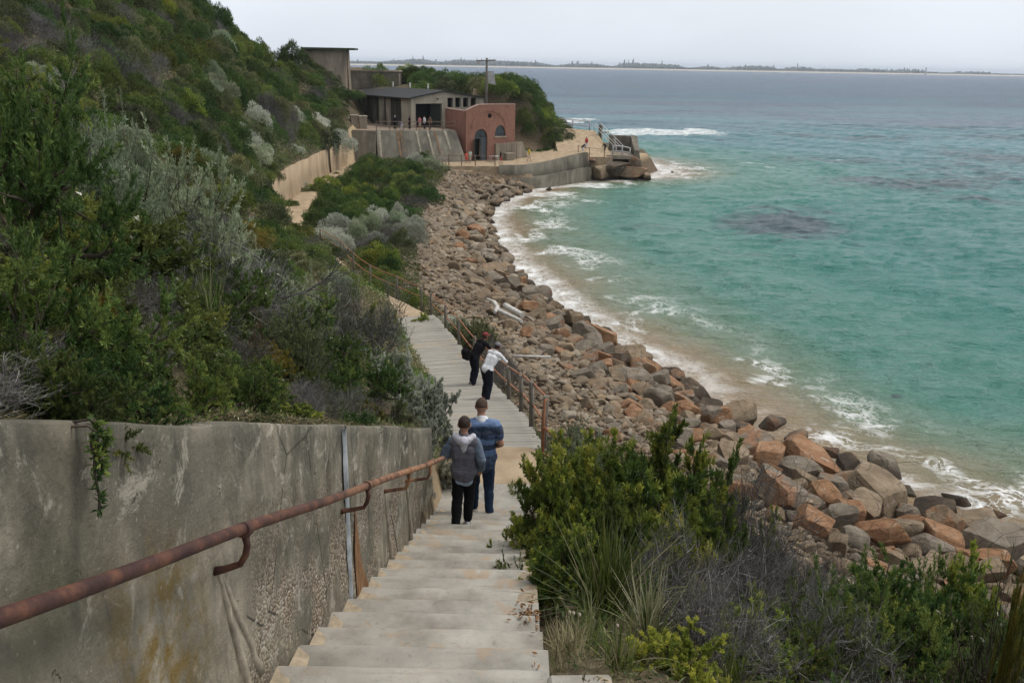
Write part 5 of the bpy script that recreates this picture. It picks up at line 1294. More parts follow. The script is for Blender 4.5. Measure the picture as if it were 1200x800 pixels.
# right slope between the hand placed shrubs
def rs_kind(x, y, rg): return pick(rg, [('bare', 4), ('moonah', 1), ('twiggy', 1)] if x < 3.3 and y > 6 else [('moonah', 4), ('bare', 1.6), ('twiggy', 1), ('olive', 1.6), ('flower', 1)])
def rs_lab(k, x, y): return f"{KW[k]} low on the slope right of the stairs" + (" beside the boulders" if x > 6 else "")
scatter(5.5, 15.5, lambda Y: 1.6, lambda Y: float(f_xb(Y)) - .3, lambda Y: 1.35, rs_kind, lambda Y, rg: (rg.uniform(.55, .8), rg.uniform(.40, .7)), rs_lab, lambda k, x, y: rs_lab(k, x, y) + "s", rs=12, names=dict(moonah='slope_shrub'))
# small plants and litter shrubs along the top of the stair wall
def edge_kind(x, y, rg): return pick(rg, [('moonah', 5 if y < 4.5 else 2), ('flower', 3), ('yellow', 1), ('olive', 2), ('twiggy', 1.5), ('bare', 1.2), ('bright', .8)])
def edge_lab(k, x, y): return f"small {KW[k]} close above the " + ("near" if y < 5 else "middle" if y < 8 else "far") + " part of the stair wall top"
scatter(2.2, 10.8, lambda Y: float(f_xl(Y)) - 1.75, lambda Y: float(f_xl(Y)) - (.22 if Y < 4.4 else .36), lambda Y: .40, edge_kind, lambda Y, rg: (rg.uniform(.18, .40), rg.uniform(.12, .40)), edge_lab, lambda k, x, y: edge_lab(k, x, y) + "s", rs=17, zoff=-.03, names=dict(moonah='wall_top_plant', flower='wall_top_plant', bright='wall_top_plant', olive='wall_top_plant'))
# slopes around the terrace and beside the brick building
def fl_lab(k, x, y): return f"{KW[k]} on the slope " + ("left of the fort terrace" if x < -10 else "right of the brick building")
scatter(112.5, 134, lambda Y: -38, lambda Y: -21.6 if Y < 116 else -23.2 - .22 * (Y - 116), lambda Y: 2.2, lambda x, y, rg: pick(rg, [('moonah', 5), ('olive', 2), ('pine', 1.5), ('bare', .8)]), lambda Y, rg: (rg.uniform(1.1, 1.8), rg.uniform(1.1, 1.9)), fl_lab, lambda k, x, y: fl_lab(k, x, y) + "s", rs=19, names=dict(moonah='headland_shrub'))
scatter(126.2, 131, lambda Y: .8, lambda Y: 8.0, lambda Y: 1.5, lambda x, y, rg: pick(rg, [('moonah', 4), ('olive', 1.5), ('bright', 1), ('cushion', .8)]), lambda Y, rg: (rg.uniform(1.0, 1.5), rg.uniform(1.0, 1.7)), fl_lab, lambda k, x, y: fl_lab(k, x, y) + "s", rs=20, names=dict(moonah='headland_shrub'))
# headland behind the fort
def head_lab(k, x, y): return f"{KW[k]} on the headland behind the " + ("brick building" if x > -9 else "long roofed building")
scatter(131, 150, lambda Y: -14 if Y < 146 else -24, lambda Y: 7.5, lambda Y: 2.5, lambda x, y, rg: pick(rg, [('moonah', 5), ('pine', 3), ('olive', 1.5), ('bright', .5)]) if x < 2 else pick(rg, [('moonah', 4), ('olive', 1.5), ('bright', .8)]),
        lambda Y, rg: (rg.uniform(1.7, 2.5), rg.uniform(1.8, 2.9)), head_lab, lambda k, x, y: head_lab(k, x, y) + "s", rs=14, names=dict(moonah='headland_shrub'))
for px, py, Y, k, r, h, lab in [(655, 172, 126, 'moonah', 1.6, 1.5, "dark green shrub at the foot of the headland beside the sandy ramp"), (640, 165, 127, 'moonah', 1.7, 1.9, "dark shrub on the headland foot right of the brick building"), (622, 152, 127, 'cushion', 1.3, 1.3, "silver grey shrub on the bank right of the brick building"), (632, 168, 125.5, 'moonah', 1.5, 1.3, "low dark green shrub nearest the seawall path"), (664, 177, 127.5, 'moonah', 1.0, .9, "small dark shrub at the right end of the headland foot"), (612, 150, 127.5, 'olive', 1.5, 2.0, "olive shrub touching the right side of the brick building"), (614, 134, 129, 'bright', 1.5, 2.0, "light green shrub above the right corner of the brick building"), (445, 72, 140, 'pine', 1.8, 3.6, "flat topped coastal tree standing highest behind the emplacement"), (430, 76, 141, 'pine', 1.4, 3.2, "small bushy tree left of the flat topped tree behind the emplacement")]:
    p = at(px, py, Y); far_plant(k, (p[0], Y, gz(p[0], Y) - .2 if py > 100 else 11.0), (r, h), lab, None, cat='tree' if k == 'pine' else 'shrub')
for x, Y, r, h, k, lab in ((-28.6, 128.2, 1.9, 2.5, 'moonah', "dark green shrub hiding the lower left of the observation bunker wall"), (-26.2, 128.4, 1.8, 2.2, 'olive', "olive shrub below the middle of the observation bunker wall"), (-24.4, 128.6, 1.6, 1.7, 'moonah', "dark green shrub below the right corner of the observation bunker"), (-31.0, 127.6, 2.2, 4.4, 'pine', "dark coastal tree standing just left of the observation bunker"), (-22.6, 129.5, 1.3, 1.2, 'moonah', "small dark shrub between the observation bunker and the black roof")):
    far_plant(k, (x, Y, max(gz(x, Y), 10.2) - .2), (r, h), lab, None, name='headland_shrub' if k != 'pine' else None, cat='tree' if k == 'pine' else 'shrub')
# ------------------------------------------------------------------ litter, grass and low growth nobody could count
def undergrowth():
    r = np.random.default_rng(44); N = 230000
    Y = 2.2 + 112 * r.random(N) ** 3.0; d = r.random(N) ** 1.3 * np.minimum(40, 4 + .45 * Y) + .02; x = f_xl(Y) - .10 - d
    z = zgrid(x, Y); s = np.where(Y < 12, .022 + .002 * Y, .035 + .0032 * Y)
    low = np.clip(vnoise(xy3(x, Y, .9), 91) * .7 + .55, .05, 1)
    keep = r.random(N) < np.where(Y < 12, low, 1); x, Y, z, s = x[keep], Y[keep], z[keep], s[keep]; N = len(x)
    D = unit(r.normal(size=(N, 3)) * [1, 1, .5] + [0, 0, .55]); C = np.stack([x, Y, z + s * r.uniform(0, 2.2, N) - .01], -1)
    V, F = leaves_np(C, D, s * r.uniform(.7, 1.6, N), s * .28 * r.uniform(.6, 1.3, N), r)
    v = vnoise(xy3(x, Y, .35), 92)
    mi = np.where(v > .25, 1, np.where(v < -.3, 2, 0)); mi = np.where(r.random(N) < .2, r.integers(0, 3, N), mi)
    mi = np.where((Y < 12) & (r.random(N) < .45), 2, mi)
    me = mesh_np("undergrowth", V, F, [M['lf_moonah'], M['lf_olive'], M['lf_dry']], np.repeat(r.beta(2, 2.4, N), 4), mi=mi)
    tag(link("undergrowth", me), "low mixed scrub and dry litter covering the hillside under the shrubs", "undergrowth", kind="stuff")
    N = 42000; Y = 2 + 9.2 * r.random(N); d = .05 + 2.2 * r.random(N) ** 1.5; x = f_xl(Y) - .12 - d; z = zgrid(x, Y); D = unit(r.normal(size=(N, 3)) * [1, 1, .28] + [0, 0, .12]); C = np.stack([x, Y, z + .03 * r.random(N)], -1)
    V, F = leaves_np(C, D, r.uniform(.02, .075, N), r.uniform(.003, .009, N), r, .5)
    tag(link("leaf_litter", mesh_np("leaf_litter", V, F, [M['lf_dry'], M['bark'], M['lf_olive']], np.repeat(r.beta(2, 2.6, N), 4), mi=r.choice([0, 0, 0, 1, 2], N))), "dry leaf and twig litter on the soil above the stair wall", "litter", kind="stuff")
    # right slope and path edges
    N = 60000; Y = 4 + 15 * r.random(N); t = r.random(N); x = f_xr(Y) + .05 + t * (f_xb(Y) - f_xr(Y)); 
    n2 = 26000; Y2 = 36 + 76 * r.random(n2); x2 = f_xr(Y2) + .2 + r.random(n2) ** .9 * (f_xb(Y2) - f_xr(Y2)) * 1.02
    n3 = 5000; Y3 = 17 + 19 * r.random(n3); x3 = f_xr(Y3) + .15 + np.abs(r.normal(0, .55, n3)); x = np.concatenate([x, x2, x3]); Y = np.concatenate([Y, Y2, Y3]); N = len(x)
    z = zgrid(x, Y); s = .035 + .0030 * Y; D = unit(r.normal(size=(N, 3)) * [1, 1, .5] + [0, 0, .6]); C = np.stack([x, Y, z + s * r.uniform(0, 1.6, N)], -1)
    V, F = leaves_np(C, D, s * r.uniform(.8, 1.8, N), s * .25, r)
    mi = np.where(r.random(N) < .5, 2, np.where(r.random(N) < .5, 0, 1))
    me = mesh_np("ground_cover", V, F, [M['lf_moonah'], M['lf_olive'], M['lf_dry']], np.repeat(r.beta(2, 2.4, N), 4), mi=mi)
    tag(link("ground_cover", me), "dry grass and low plants on the slope and the path edges", "ground cover", kind="stuff")
    # dead leaves swept against the right edge of the stairs
    N = 170; Y = np.where(r.random(N) < .85, r.normal(5.75, .13, N), r.uniform(4.3, 8, N)); x = f_xr(Y) - np.abs(r.normal(0, .09, N)); k = np.ceil((Y - 11.88) / .42) * .42 + 11.88; z = 13.4 - .397 * k + .008 + .02 * r.random(N)
    D = unit(r.normal(size=(N, 3)) * [1, 1, .2]); V, F = leaves_np(np.stack([x, Y, z], -1), D, .045, .018, r)
    tag(link("dead_leaves", mesh_np("dead_leaves", V, F, simple('brown_dead_leaf', (.20, .105, .045), .8, .4, 60, .1), np.full(len(V), .85))), "brown dead leaves swept to the right edge of the steps", "leaves", kind="stuff")
undergrowth()
# ------------------------------------------------------------------ the old fort at the end of the bay
def frame_at(p, deg):
    a = math.radians(deg); u = np.array([math.cos(a), math.sin(a), 0]); w = np.array([-math.sin(a), math.cos(a), 0]); return a, u, w
def cut(o, cutters):
    """subtract closed cutter solids from a mesh object (openings with real depth)"""
    cs = []
    for c in cutters:
        c.data.transform(c.matrix_basis) if False else None
        m = o.modifiers.new("opening", 'BOOLEAN'); m.operation = 'DIFFERENCE'; m.solver = 'EXACT'; m.object = c; cs.append(c)
    bpy.context.view_layer.update()
    me = bpy.data.meshes.new_from_object(o.evaluated_get(bpy.context.evaluated_depsgraph_get())); o.modifiers.clear(); o.data = me
    for c in cs: bpy.data.objects.remove(c)
    return o
def box_uv(o):
    me = o.data; uv = me.uv_layers.new(name="uv"); nl = np.zeros(len(me.loops) * 2)
    for p in me.polygons:
        n = p.normal
        for li in p.loop_indices:
            c = me.vertices[me.loops[li].vertex_index].co
            nl[li * 2:li * 2 + 2] = (c.y, c.z) if abs(n.x) > .6 else (c.x, c.y) if abs(n.z) > .6 else (c.x, c.z)
    uv.data.foreach_set("uv", nl)
def arch_poly(cx, half, z0, zs, y, n=12, flat=1.0):
    """door outline in the x-z plane: straight to zs, then a half round"""
    return [(cx - half, y, z0), (cx + half, y, z0)] + [(cx + half * math.cos(t), y, zs + half * flat * math.sin(t)) for t in np.linspace(0, PI, n)]
def arch_ring(b, cx, cz, r0, r1, a0, a1, y0, y1, n=16):
    V = []; F = []
    for t in np.linspace(a0, a1, n):
        for r, y in ((r0, y0), (r1, y0), (r1, y1), (r0, y1)): V.append((cx + r * math.cos(t), y, cz + r * math.sin(t)))
    for i in range(n - 1): F += [(i * 4 + k, i * 4 + (k + 1) % 4, i * 4 + 4 + (k + 1) % 4, i * 4 + 4 + k) for k in range(4)]
    F += [(0, 1, 2, 3), ((n - 1) * 4 + 3, (n - 1) * 4 + 2, (n - 1) * 4 + 1, (n - 1) * 4)]
    b.add(V, F)
TH = 27
# --- brick building (local x along the front, y into the building, z up)
A = at(546, 188, 117.5); A[2] = 2.75
def build_brick():
    a, u, w = frame_at(A, TH); root = empty("brick_building", A, a, "red brick building with arched front, fanlight door and round vent beside the sandy plaza", "building")
    W, D = 7.1, 6.6
    top = [(0, 6.35), (.5, 6.55), (1.1, 6.85), (1.8, 7.05), (2.8, 7.12), (W, 7.12)]
    b = MB(); b.prism([(0, 0, -.6), (W, 0, -.6)] + [(x, 0, z) for x, z in top[::-1]], (0, .45, 0)); front = b.build("front_wall", M['brick'], root)
    cs = []
    for cx, half, z0, zs, flat in ((2.15, .92, -.3, 2.95, 1.25), (4.95, .78, 3.15, 3.35, 1.55)):
        c = MB(); c.prism(arch_poly(cx, half, z0, zs, -.5, 14, flat), (0, 1.6, 0)); cs.append(c.build("opening", M['darkin'], root))
    c = MB(); c.tube([(3.4, -.5, 5.75), (3.4, .35, 5.75)], .30, 16, smooth=False); cs.append(c.build("opening", M['darkin'], root))
    bpy.context.view_layer.update(); cut(front, cs); box_uv(front)
    b = MB(); b.box((.2, D / 2 + .23, 2.85), (.4, D - .46 + .5, 6.9)); b.box((W - .2, D / 2 + .23, 2.95), (.4, D - .46 + .5, 7.1)); sw = b.build("side_wall", M['brick'], root); box_uv(sw)
    b = MB(); b.box((W / 2, D / 2 + .25, 6.12), (W - .82, D - .1, .18), rx=-.01); b.build("roof", M['roof'], root)
    b = MB()
    for (x0, z0), (x1, z1) in zip(top[:-1], top[1:]): b.hexa([(x0, -.06, z0 + .003), (x1, -.06, z1 + .003), (x1, .5, z1 + .003), (x0, .5, z0 + .003)], [(x0, -.06, z0 + .14), (x1, -.06, z1 + .14), (x1, .5, z1 + .14), (x0, .5, z0 + .14)])
    b.box((.2, D / 2 + .5, 6.36), (.52, D - .5, .12)); b.build("coping", simple("pinkish_coping", (.34, .22, .18), .9, .2, 2, .3), root)
    b = MB(); arch_ring(b, 3.35, 4.0, 2.35, 2.62, math.radians(4), math.radians(176), -.07, .02, 22); ra = b.build("relief_arch", M['brick'], root); box_uv(ra)
    b = MB(); b.prism(arch_poly(3.4, .28, 5.75, 5.75, .22, 12)[2:] + [(3.4 + .28 * math.cos(t), .22, 5.75 + .28 * math.sin(t)) for t in np.linspace(PI, 2 * PI, 12)[1:-1]], (0, .05, 0)); b.build("round_vent", M['darkin'], root)
    # door: fanlight, one closed leaf, one standing open, the dark inside
    b = MB(); b.prism(arch_poly(2.15, .90, 2.93, 2.95, .28, 14, 1.25), (0, .05, 0)); fl = b.build("fanlight", M['glass'], root)
    b = MB()
    for t in (.45, .9, 1.35, 1.8, 2.25, 2.7): b.tube([(2.15, .26, 2.98), (2.15 + .86 * math.cos(t), .26, 2.98 + 1.05 * math.sin(t))], .03, 4)
    b.box((2.15, .27, 2.93), (1.82, .10, .12)); b.build("glazing_bars", M['greydoor'], fl)
    d = MB().box((2.66, .30, 1.44), (.86, .07, 2.84), bev=.01).build("door", M['greydoor'], root); b = MB()
    for z in (.5, 1.4, 2.3): b.box((2.66, .255, z), (.62, .03, .70), bev=.01)
    b.build("door_panels", M['greydoor'], d)
    d = MB().box((1.02, -.40, 1.44), (.07, .84, 2.84), rz=-.5, bev=.01).build("door", M['darkdoor'], root); d["label"] = "dark green door leaf standing open"
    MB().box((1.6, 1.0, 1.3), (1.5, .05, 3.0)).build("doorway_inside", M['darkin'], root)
    b = MB(); b.prism(arch_poly(4.95, .77, 3.16, 3.35, .25, 14, 1.55), (0, .05, 0)); wn = b.build("window", M['glass'], root); b = MB()
    for x in (-.4, 0, .4): b.box((4.95 + x, .235, 3.75), (.05, .03, 1.2))
    b.box((4.95, .235, 3.7), (1.5, .03, .05)); b.build("glazing_bars", M['greydoor'], wn); b = MB().box((4.95, -.02, 3.06), (1.75, .2, .14)).build("sill", M['conc_pale'], wn)
    # rendered lean-to wall at the right of the front
    rt = empty("rendered_wall", A + u * 5.6 - w * .5, a, "low beige rendered wall leaning against the right of the brick front", "wall"); b = MB()
    b.hexa([(-1.5, -.2, -.6), (3.4, -.6, -.6), (3.4, .38, -.6), (-1.5, .38, -.6)], [(-1.5, 0, 2.2), (2.4, -.1, 2.35), (2.4, .38, 2.35), (-1.5, .38, 2.2)]); b.build("wall_face", M['conc_bunker'], rt)
    fr = empty("iron_frame", A + u * 5.2 - w * 1.4, a, "thin rusty iron frame standing before the beige rendered wall", "frame"); b = MB()
    for x in (0, 1.1, 1.5): b.tube([(x, 0, -.3), (x, 0, 2.5)], .035, 6)
    b.tube([(0, 0, 2.45), (1.5, 0, 2.45)], .035, 6); b.tube([(0, 0, 1.3), (1.5, 0, 1.3)], .03, 6); b.build("bars", M['railbrown'], fr)
    return root
build_brick()
# --- long casemate with the dark roof
C = at(482, 150, 121); C[2] = 6.6; TC = 36
def build_casemate():
    a, u, w = frame_at(C, TC); root = empty("long_roofed_building", C, a, "long concrete building with black roof and big dark doorway on the terrace", "building")
    G, L, E, R = 11.6, 36.0, 3.95, 4.75
    b = MB(); b.prism([(0, 0, -.3), (G, 0, -.3), (G, 0, E - .1), (5.0, 0, R), (0, 0, E - .1)], (0, .4, 0)); g = b.build("gable_wall", M['conc_pale'], root)
    cs = [MB().box((2.75, 0, 1.4), (4.1, 2, 3.5)).build("opening", M['darkin'], root)]
    for k in range(4): cs.append(MB().box((6.1 + k * 1.25, 0, 3.25), (.88, 2, 1.25)).build("opening", M['darkin'], root))
    bpy.context.view_layer.update(); cut(g, cs)
    b = MB(); b.prism([(0.9, -.04, 3.15), (4.8, -.04, 3.15), (4.8, -.04, 3.4), (.9, -.04, 3.4)], (0, .03, 0)); b.build("lintel", M['conc_pale'], root)
    # dark side wall with paler panels and a pale corner pier
    b = MB(); b.box((.2, L / 2 + .4, 1.85), (.4, L - .8 + .78, 4.2)); b.build("side_wall", M['conc_dark'], root)
    b = MB(); b.box((-.03, 1.35, 1.8), (.10, 2.3, 4.1)); b.build("corner_pier", M['conc_pale'], root)
    b = MB(); b.box((-.03, 6.2, 1.8), (.08, 1.3, 4.1)); b.box((-.03, 8.2, 1.8), (.08, 1.5, 4.1)); b.build("wall_panels", oldconc("stained_panel_concrete", (.05, .045, .04), (.22, .20, .165), (.34, .31, .26), .4), root)
    # roof: two slopes with a thick eave
    b = MB()
    for x0, z0, x1, z1 in ((-.6, E - .05, 5.0, R + .12), (5.0, R + .12, G + .35, E - .05)):
        b.hexa([(x0, -.35, z0 - .16), (x1, -.35, z1 - .16), (x1, L, z1 - .16), (x0, L, z0 - .16)], [(x0, -.35, z0), (x1, -.35, z1), (x1, L, z1), (x0, L, z0)])
    b.build("roof", M['roof'], root)
    for k, y in enumerate((3.5, 8.5, 13.5)):
        b = MB(); b.tube([(4.7, y, R - .1), (4.7, y, R + .75)], .09, 7); b.tube([(4.7, y, R + .70), (4.7, y, R + .85)], [.13, .13], 7); b.build("roof_vent", M['white'], root)
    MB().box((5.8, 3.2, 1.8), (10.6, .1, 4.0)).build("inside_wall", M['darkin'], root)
    # the double doors folded back inside the opening
    for x, rz in ((1.05, 1.2), (4.25, -.9)): MB().box((x, .85, 1.55), (1.5, .08, 3.1), rz=rz, bev=.01).build("door", M['darkdoor'], root)
    b = MB(); b.tube([(4.05, -.25, 3.75), (4.05, -.05, 3.75)], .09, 8); b.build("wall_lamp", M['darkdoor'], root)
build_casemate()
# --- terrace slab, battered wall, wing wall
TZ = 6.62
def build_terrace():
    a, u, w = frame_at(A, TH)
    P1 = at(411, 162, 116); P2 = at(441, 160, 115.5); P3 = at(533, 152, 117.8)
    for p in (P1, P2, P3): p[2] = TZ
    Q = [P1, P2, P3, A + w * 7.0 + u * .0, A + w * 7 + u * 4.0, np.array([-12, 143, 0]), np.array([-24, 143, 0]), P1 + np.array([-4, 6, 0])]
    Q = [np.array([q[0], q[1], TZ]) for q in Q]
    b = MB(); b.prism([tuple(q - [0, 0, .5]) for q in Q], (0, 0, .5)); tag(b.build("terrace_floor", simple("dusty_terrace_concrete", (.22, .17, .125), .9, .25, .6, .2)), kind="structure")
    root = empty("battered_wall", P2, 0, "sloping weathered concrete wall with rust runs holding up the fort terrace", "wall"); o = P2
    f = np.array([.35, -1.0, 0]) / 1.06
    def L(p): return tuple(np.array(p) - o)
    B2 = P2 + f * 1.4; B3 = P3 + f * 1.7 + np.array([1.25, .2, 0]); B2[2] = 2.0; B3[2] = 2.3; bk = np.array([-.3, 1.2, 0]); t3 = P3 + [.1, 0, 0]
    b = MB(); b.hexa([L(B2), L(B3), L(np.array([B3[0], B3[1], 2.0]) + bk * 2.5), L(np.array([P2[0], P2[1], 2.0]) + bk)], [L(P2 + [0, 0, .02]), L(t3 + [0, 0, .02]), L(t3 + bk + [0, 0, .02]), L(P2 + bk + [0, 0, .02])]); b.build("wall_face", M['conc_batter'], root)
    # rust and lime runs below the rail posts
    b = MB(); b2 = MB(); nrm = np.array([f[0] * .93, f[1] * .93, .3]); rg = random.Random(6)
    for k, t in enumerate((.035, .26, .30, .50, .64, .73, .86)):
        p0 = P2 * (1 - t) + t3 * t; p1 = B2 * (1 - t) + B3 * t; wd = rg.uniform(.10, .2); ln = rg.uniform(.75, 1.0) if k in (1, 4, 0) else rg.uniform(.4, .7)
        p1 = p0 * (1 - ln) + p1 * ln; e = (t3 - P2) / np.linalg.norm(t3 - P2)
        (b if k in (1, 2, 5) else b2).add([L(p0 - e * wd + nrm * .02), L(p0 + e * wd + nrm * .02), L(p1 + e * wd * .5 + nrm * .03), L(p1 - e * wd * .6 + nrm * .03)], [(0, 1, 2, 3)])
    b.build("rust_run", simple("rust_run", (.24, .15, .085), .9, .4, 3, .2), root); b2.build("lime_run", simple("lime_run", (.36, .32, .25), .9, .35, 3, .2), root)
    wr = empty("wing_wall", P1, 0, "short vertical stained concrete wing wall at the left of the battered wall", "wall"); o2 = P1; b = MB()
    L2 = lambda p: tuple(np.array(p) - o2)
    g = np.array([0, 1.0, 0]); b.hexa([L2([P1[0] - .6, P1[1] - .2, 1.6]), L2([P2[0] - .02, P2[1] - .9, 1.6]), L2([P2[0] - .02, P2[1] + .6, 1.6]), L2([P1[0] - .6, P1[1] + .9, 1.6])], [L2([P1[0] - .6, P1[1] - .1, TZ - .1]), L2([P2[0] - .02, P2[1] - .05, TZ - .15]), L2([P2[0] - .02, P2[1] + .6, TZ - .15]), L2([P1[0] - .6, P1[1] + .9, TZ - .1])]); b.build("wall_face", M['conc_batter'], wr)
    # terrace railing
    pts = [P2 * (1 - t) + t3 * t + np.array([0, .25, 0]) for t in np.linspace(0, 1, 7)]
    fence("terrace_railing", [tuple(p) for p in pts], 1.15, "thin brown iron railing along the terrace edge above the battered wall", (.97, .5), (.045, M['railbrown']), (.035, M['railbrown']), sag=0, cat="railing")
    for px, h, wd, lab in ((415.5, 1.6, .9, "small dark concrete pier at the left end of the terrace"), (425.5, 1.5, 1.0, "second squat concrete pier with a pale cap at the left end of the terrace")):
        p = at(px, 158, 119); rt = empty("concrete_pier", (p[0], 119, TZ), .3, lab, "pier"); MB().box((0, 0, h / 2), (wd, wd, h), bev=.04).build("shaft", M['conc_bunker'], rt); MB().box((0, 0, h + .064), (wd + .15, wd + .15, .12), bev=.02).build("cap", M['conc_pale'], rt)
build_terrace()
# --- gun emplacement and observation bunker
def build_bunkers():
    p0 = at(383, 112, 139); p1 = at(466, 112, 139); z0, z1 = 9.0, float(at(425, 84, 139)[2]); root = empty("gun_emplacement", (p0[0], 139, z0), 0, "massive rounded concrete gun emplacement behind the long black roof", "bunker")
    Wd = p1[0] - p0[0]; pl = [(0, 0), (Wd * .30, -.6), (Wd * .42, -.2), (Wd * .8, .4), (Wd, 1.6), (Wd, 7), (0, 7)]; H = z1 - z0
    b = MB(); b.prism([(x, y, 0) for x, y in pl], (0, 0, H)); b.build("walls", oldconc("emplacement_concrete", (.05, .045, .04), (.155, .14, .11), (.27, .24, .195), .5), root)
    b = MB(); b.prism([(x + (-.15 if x < 1 else .15), y - .15, H + .003) for x, y in pl], (0, 0, .22)); b.build("roof_edge", M['conc_bunker'], root)
    b = MB(); b.prism([(x, y + .3, H + .228) for x, y in [(0, 0), (Wd * .25, -.6), (Wd * .5, 3), (Wd * .4, 6), (0, 6)]], (0, 0, .35)); b.build("upper_step", M['conc_bunker'], root)
    q = at(352, 86, 131); z0 = 11.0; z1 = float(at(375, 58, 131)[2]); H = z1 - z0; root = empty("observation_bunker", (q[0], 131, z0), 0, "tan concrete observation bunker with a flat overhanging mossy roof on the hill", "bunker")
    b = MB(); ring = [(0, .6), (1.2, -.1), (3.0, -.3), (5.0, .1), (6.1, .9), (6.1, 6), (0, 6)]; V = []; n = len(ring)
    for z, s in ((0, 1.0), (H, .96)): V += [(3 + (x - 3) * s, 3 + (y - 3) * s, z) for x, y in ring]
    b.add(V, [list(range(n))[::-1], list(range(n, 2 * n))] + [[i, (i + 1) % n, n + (i + 1) % n, n + i] for i in range(n)]); b.build("walls", M['conc_bunker'], root)
    b = MB(); b.prism([(.2, .2, H + .004), (1.2, -.9, H + .004), (5.4, -.7, H + .004), (7.7, .2, H + .004), (7.7, 3.5, H + .004), (6.4, 6.3, H + .004), (.2, 6.3, H + .004)], (0, 0, .24)); b.build("roof", M['roofgreen'], root)
    b = MB(); b.tube([(6.6, .8, -1), (6.6, .8, H)], .10, 7); b.build("roof_post", M['railbrown'], root)
build_bunkers()
# --- power pole
def build_pole():
    p = at(569.5, 125, 126); t = at(570.5, 68, 126); root = empty("power_pole", (p[0], 126, 7.5), 0, "tall grey timber power pole with a crossarm rising behind the brick building", "pole"); h = t[2] - 7.5; dx = t[0] - p[0]
    b = MB(); b.tube([(0, 0, -1), (dx * .5, 0, h * .5), (dx, 0, h)], [.20, .18, .15], 10); b.build("mast", M['pole'], root)
    b = MB(); b.box((dx - .1, -.2, h - .35), (2.7, .12, .16), rz=.25, ry=-.05); b.build("crossarm", M['pole'], root)
    b = MB()
    for x in (-1.2, -.6, .5, 1.0): b.tube([(dx - .1 + x, -.2 + x * .25, h - .27), (dx - .1 + x, -.2 + x * .25, h - .1)], .05, 6)
    b.box((dx - 1.1, -.35, h - .62), (.42, .35, .34)); b.build("insulators", M['railgrey'], root)
    b = MB(); b.hexa([(dx + .25, -.25, h - 3.3), (dx + 1.25, -.3, h - 3.5), (dx + 1.25, -.24, h - 3.5), (dx + .25, -.19, h - 3.3)], [(dx + .15, -.25, h - 1.7), (dx + 1.0, -.3, h - 1.75), (dx + 1.0, -.24, h - 1.75), (dx + .15, -.19, h - 1.7)]); b.build("pale_board", M['railgrey'], root)
build_pole()
# --- retaining wall along the sandy path
def build_path_wall():
    root = empty("sandy_retaining_wall", (-20, 85, 3), 0, "long sand coloured concrete retaining wall between the hill scrub and the sandy path", "wall"); o = np.array([-20, 85, 3.0]); rg = np.random.default_rng(8)
    ys = np.concatenate([np.arange(57, 100.3, .8), np.arange(101.2, 115.4, .8)])
    for y0, y1, nm in ((57, 99.6, "wall_face"), (100.6, 115.2, "wall_face")):
        ys = np.arange(y0, y1, .4); n = len(ys); x = f_xl(ys) + .12 + .05 * fbm(xy3(ys, 0 * ys, .8), 3, 2); zt = f_zt(ys) + .1 * fbm(xy3(ys, 0 * ys, .5), 3, 6) + .08; zb = f_zp(ys) - .6; ramp = np.clip((ys - 57) / 4, 0, 1); zt = zb + (zt - zb) * (.3 + .7 * ramp)
        rows = [np.stack([x + .18, ys, zb], -1), np.stack([x + .04, ys, zb + (zt - zb) * .5 + .0], -1), np.stack([x, ys, zt], -1), np.stack([x - .4, ys, zt], -1), np.stack([x - .4, ys, zt - 2], -1)]
        G = np.stack(rows, 1) - o; m = 5; i = np.arange(n - 1)[:, None] * m + np.arange(m - 1)[None]; F = np.stack([i, i + m, i + m + 1, i + 1], -1).reshape(-1, 4)
        link(nm, mesh_np(nm, G.reshape(-1, 3), [F, np.array([list(range(m))[::-1], list((n - 1) * m + np.arange(m))])], M['conc_sand']), root)
    b = MB(); b.box(np.array([float(f_xl(100.1)) - .25, 100.1, 4.2]) - o, (.6, .8, 3.2)); b.build("dark_slot", M['conc_dark'], root)
build_path_wall()
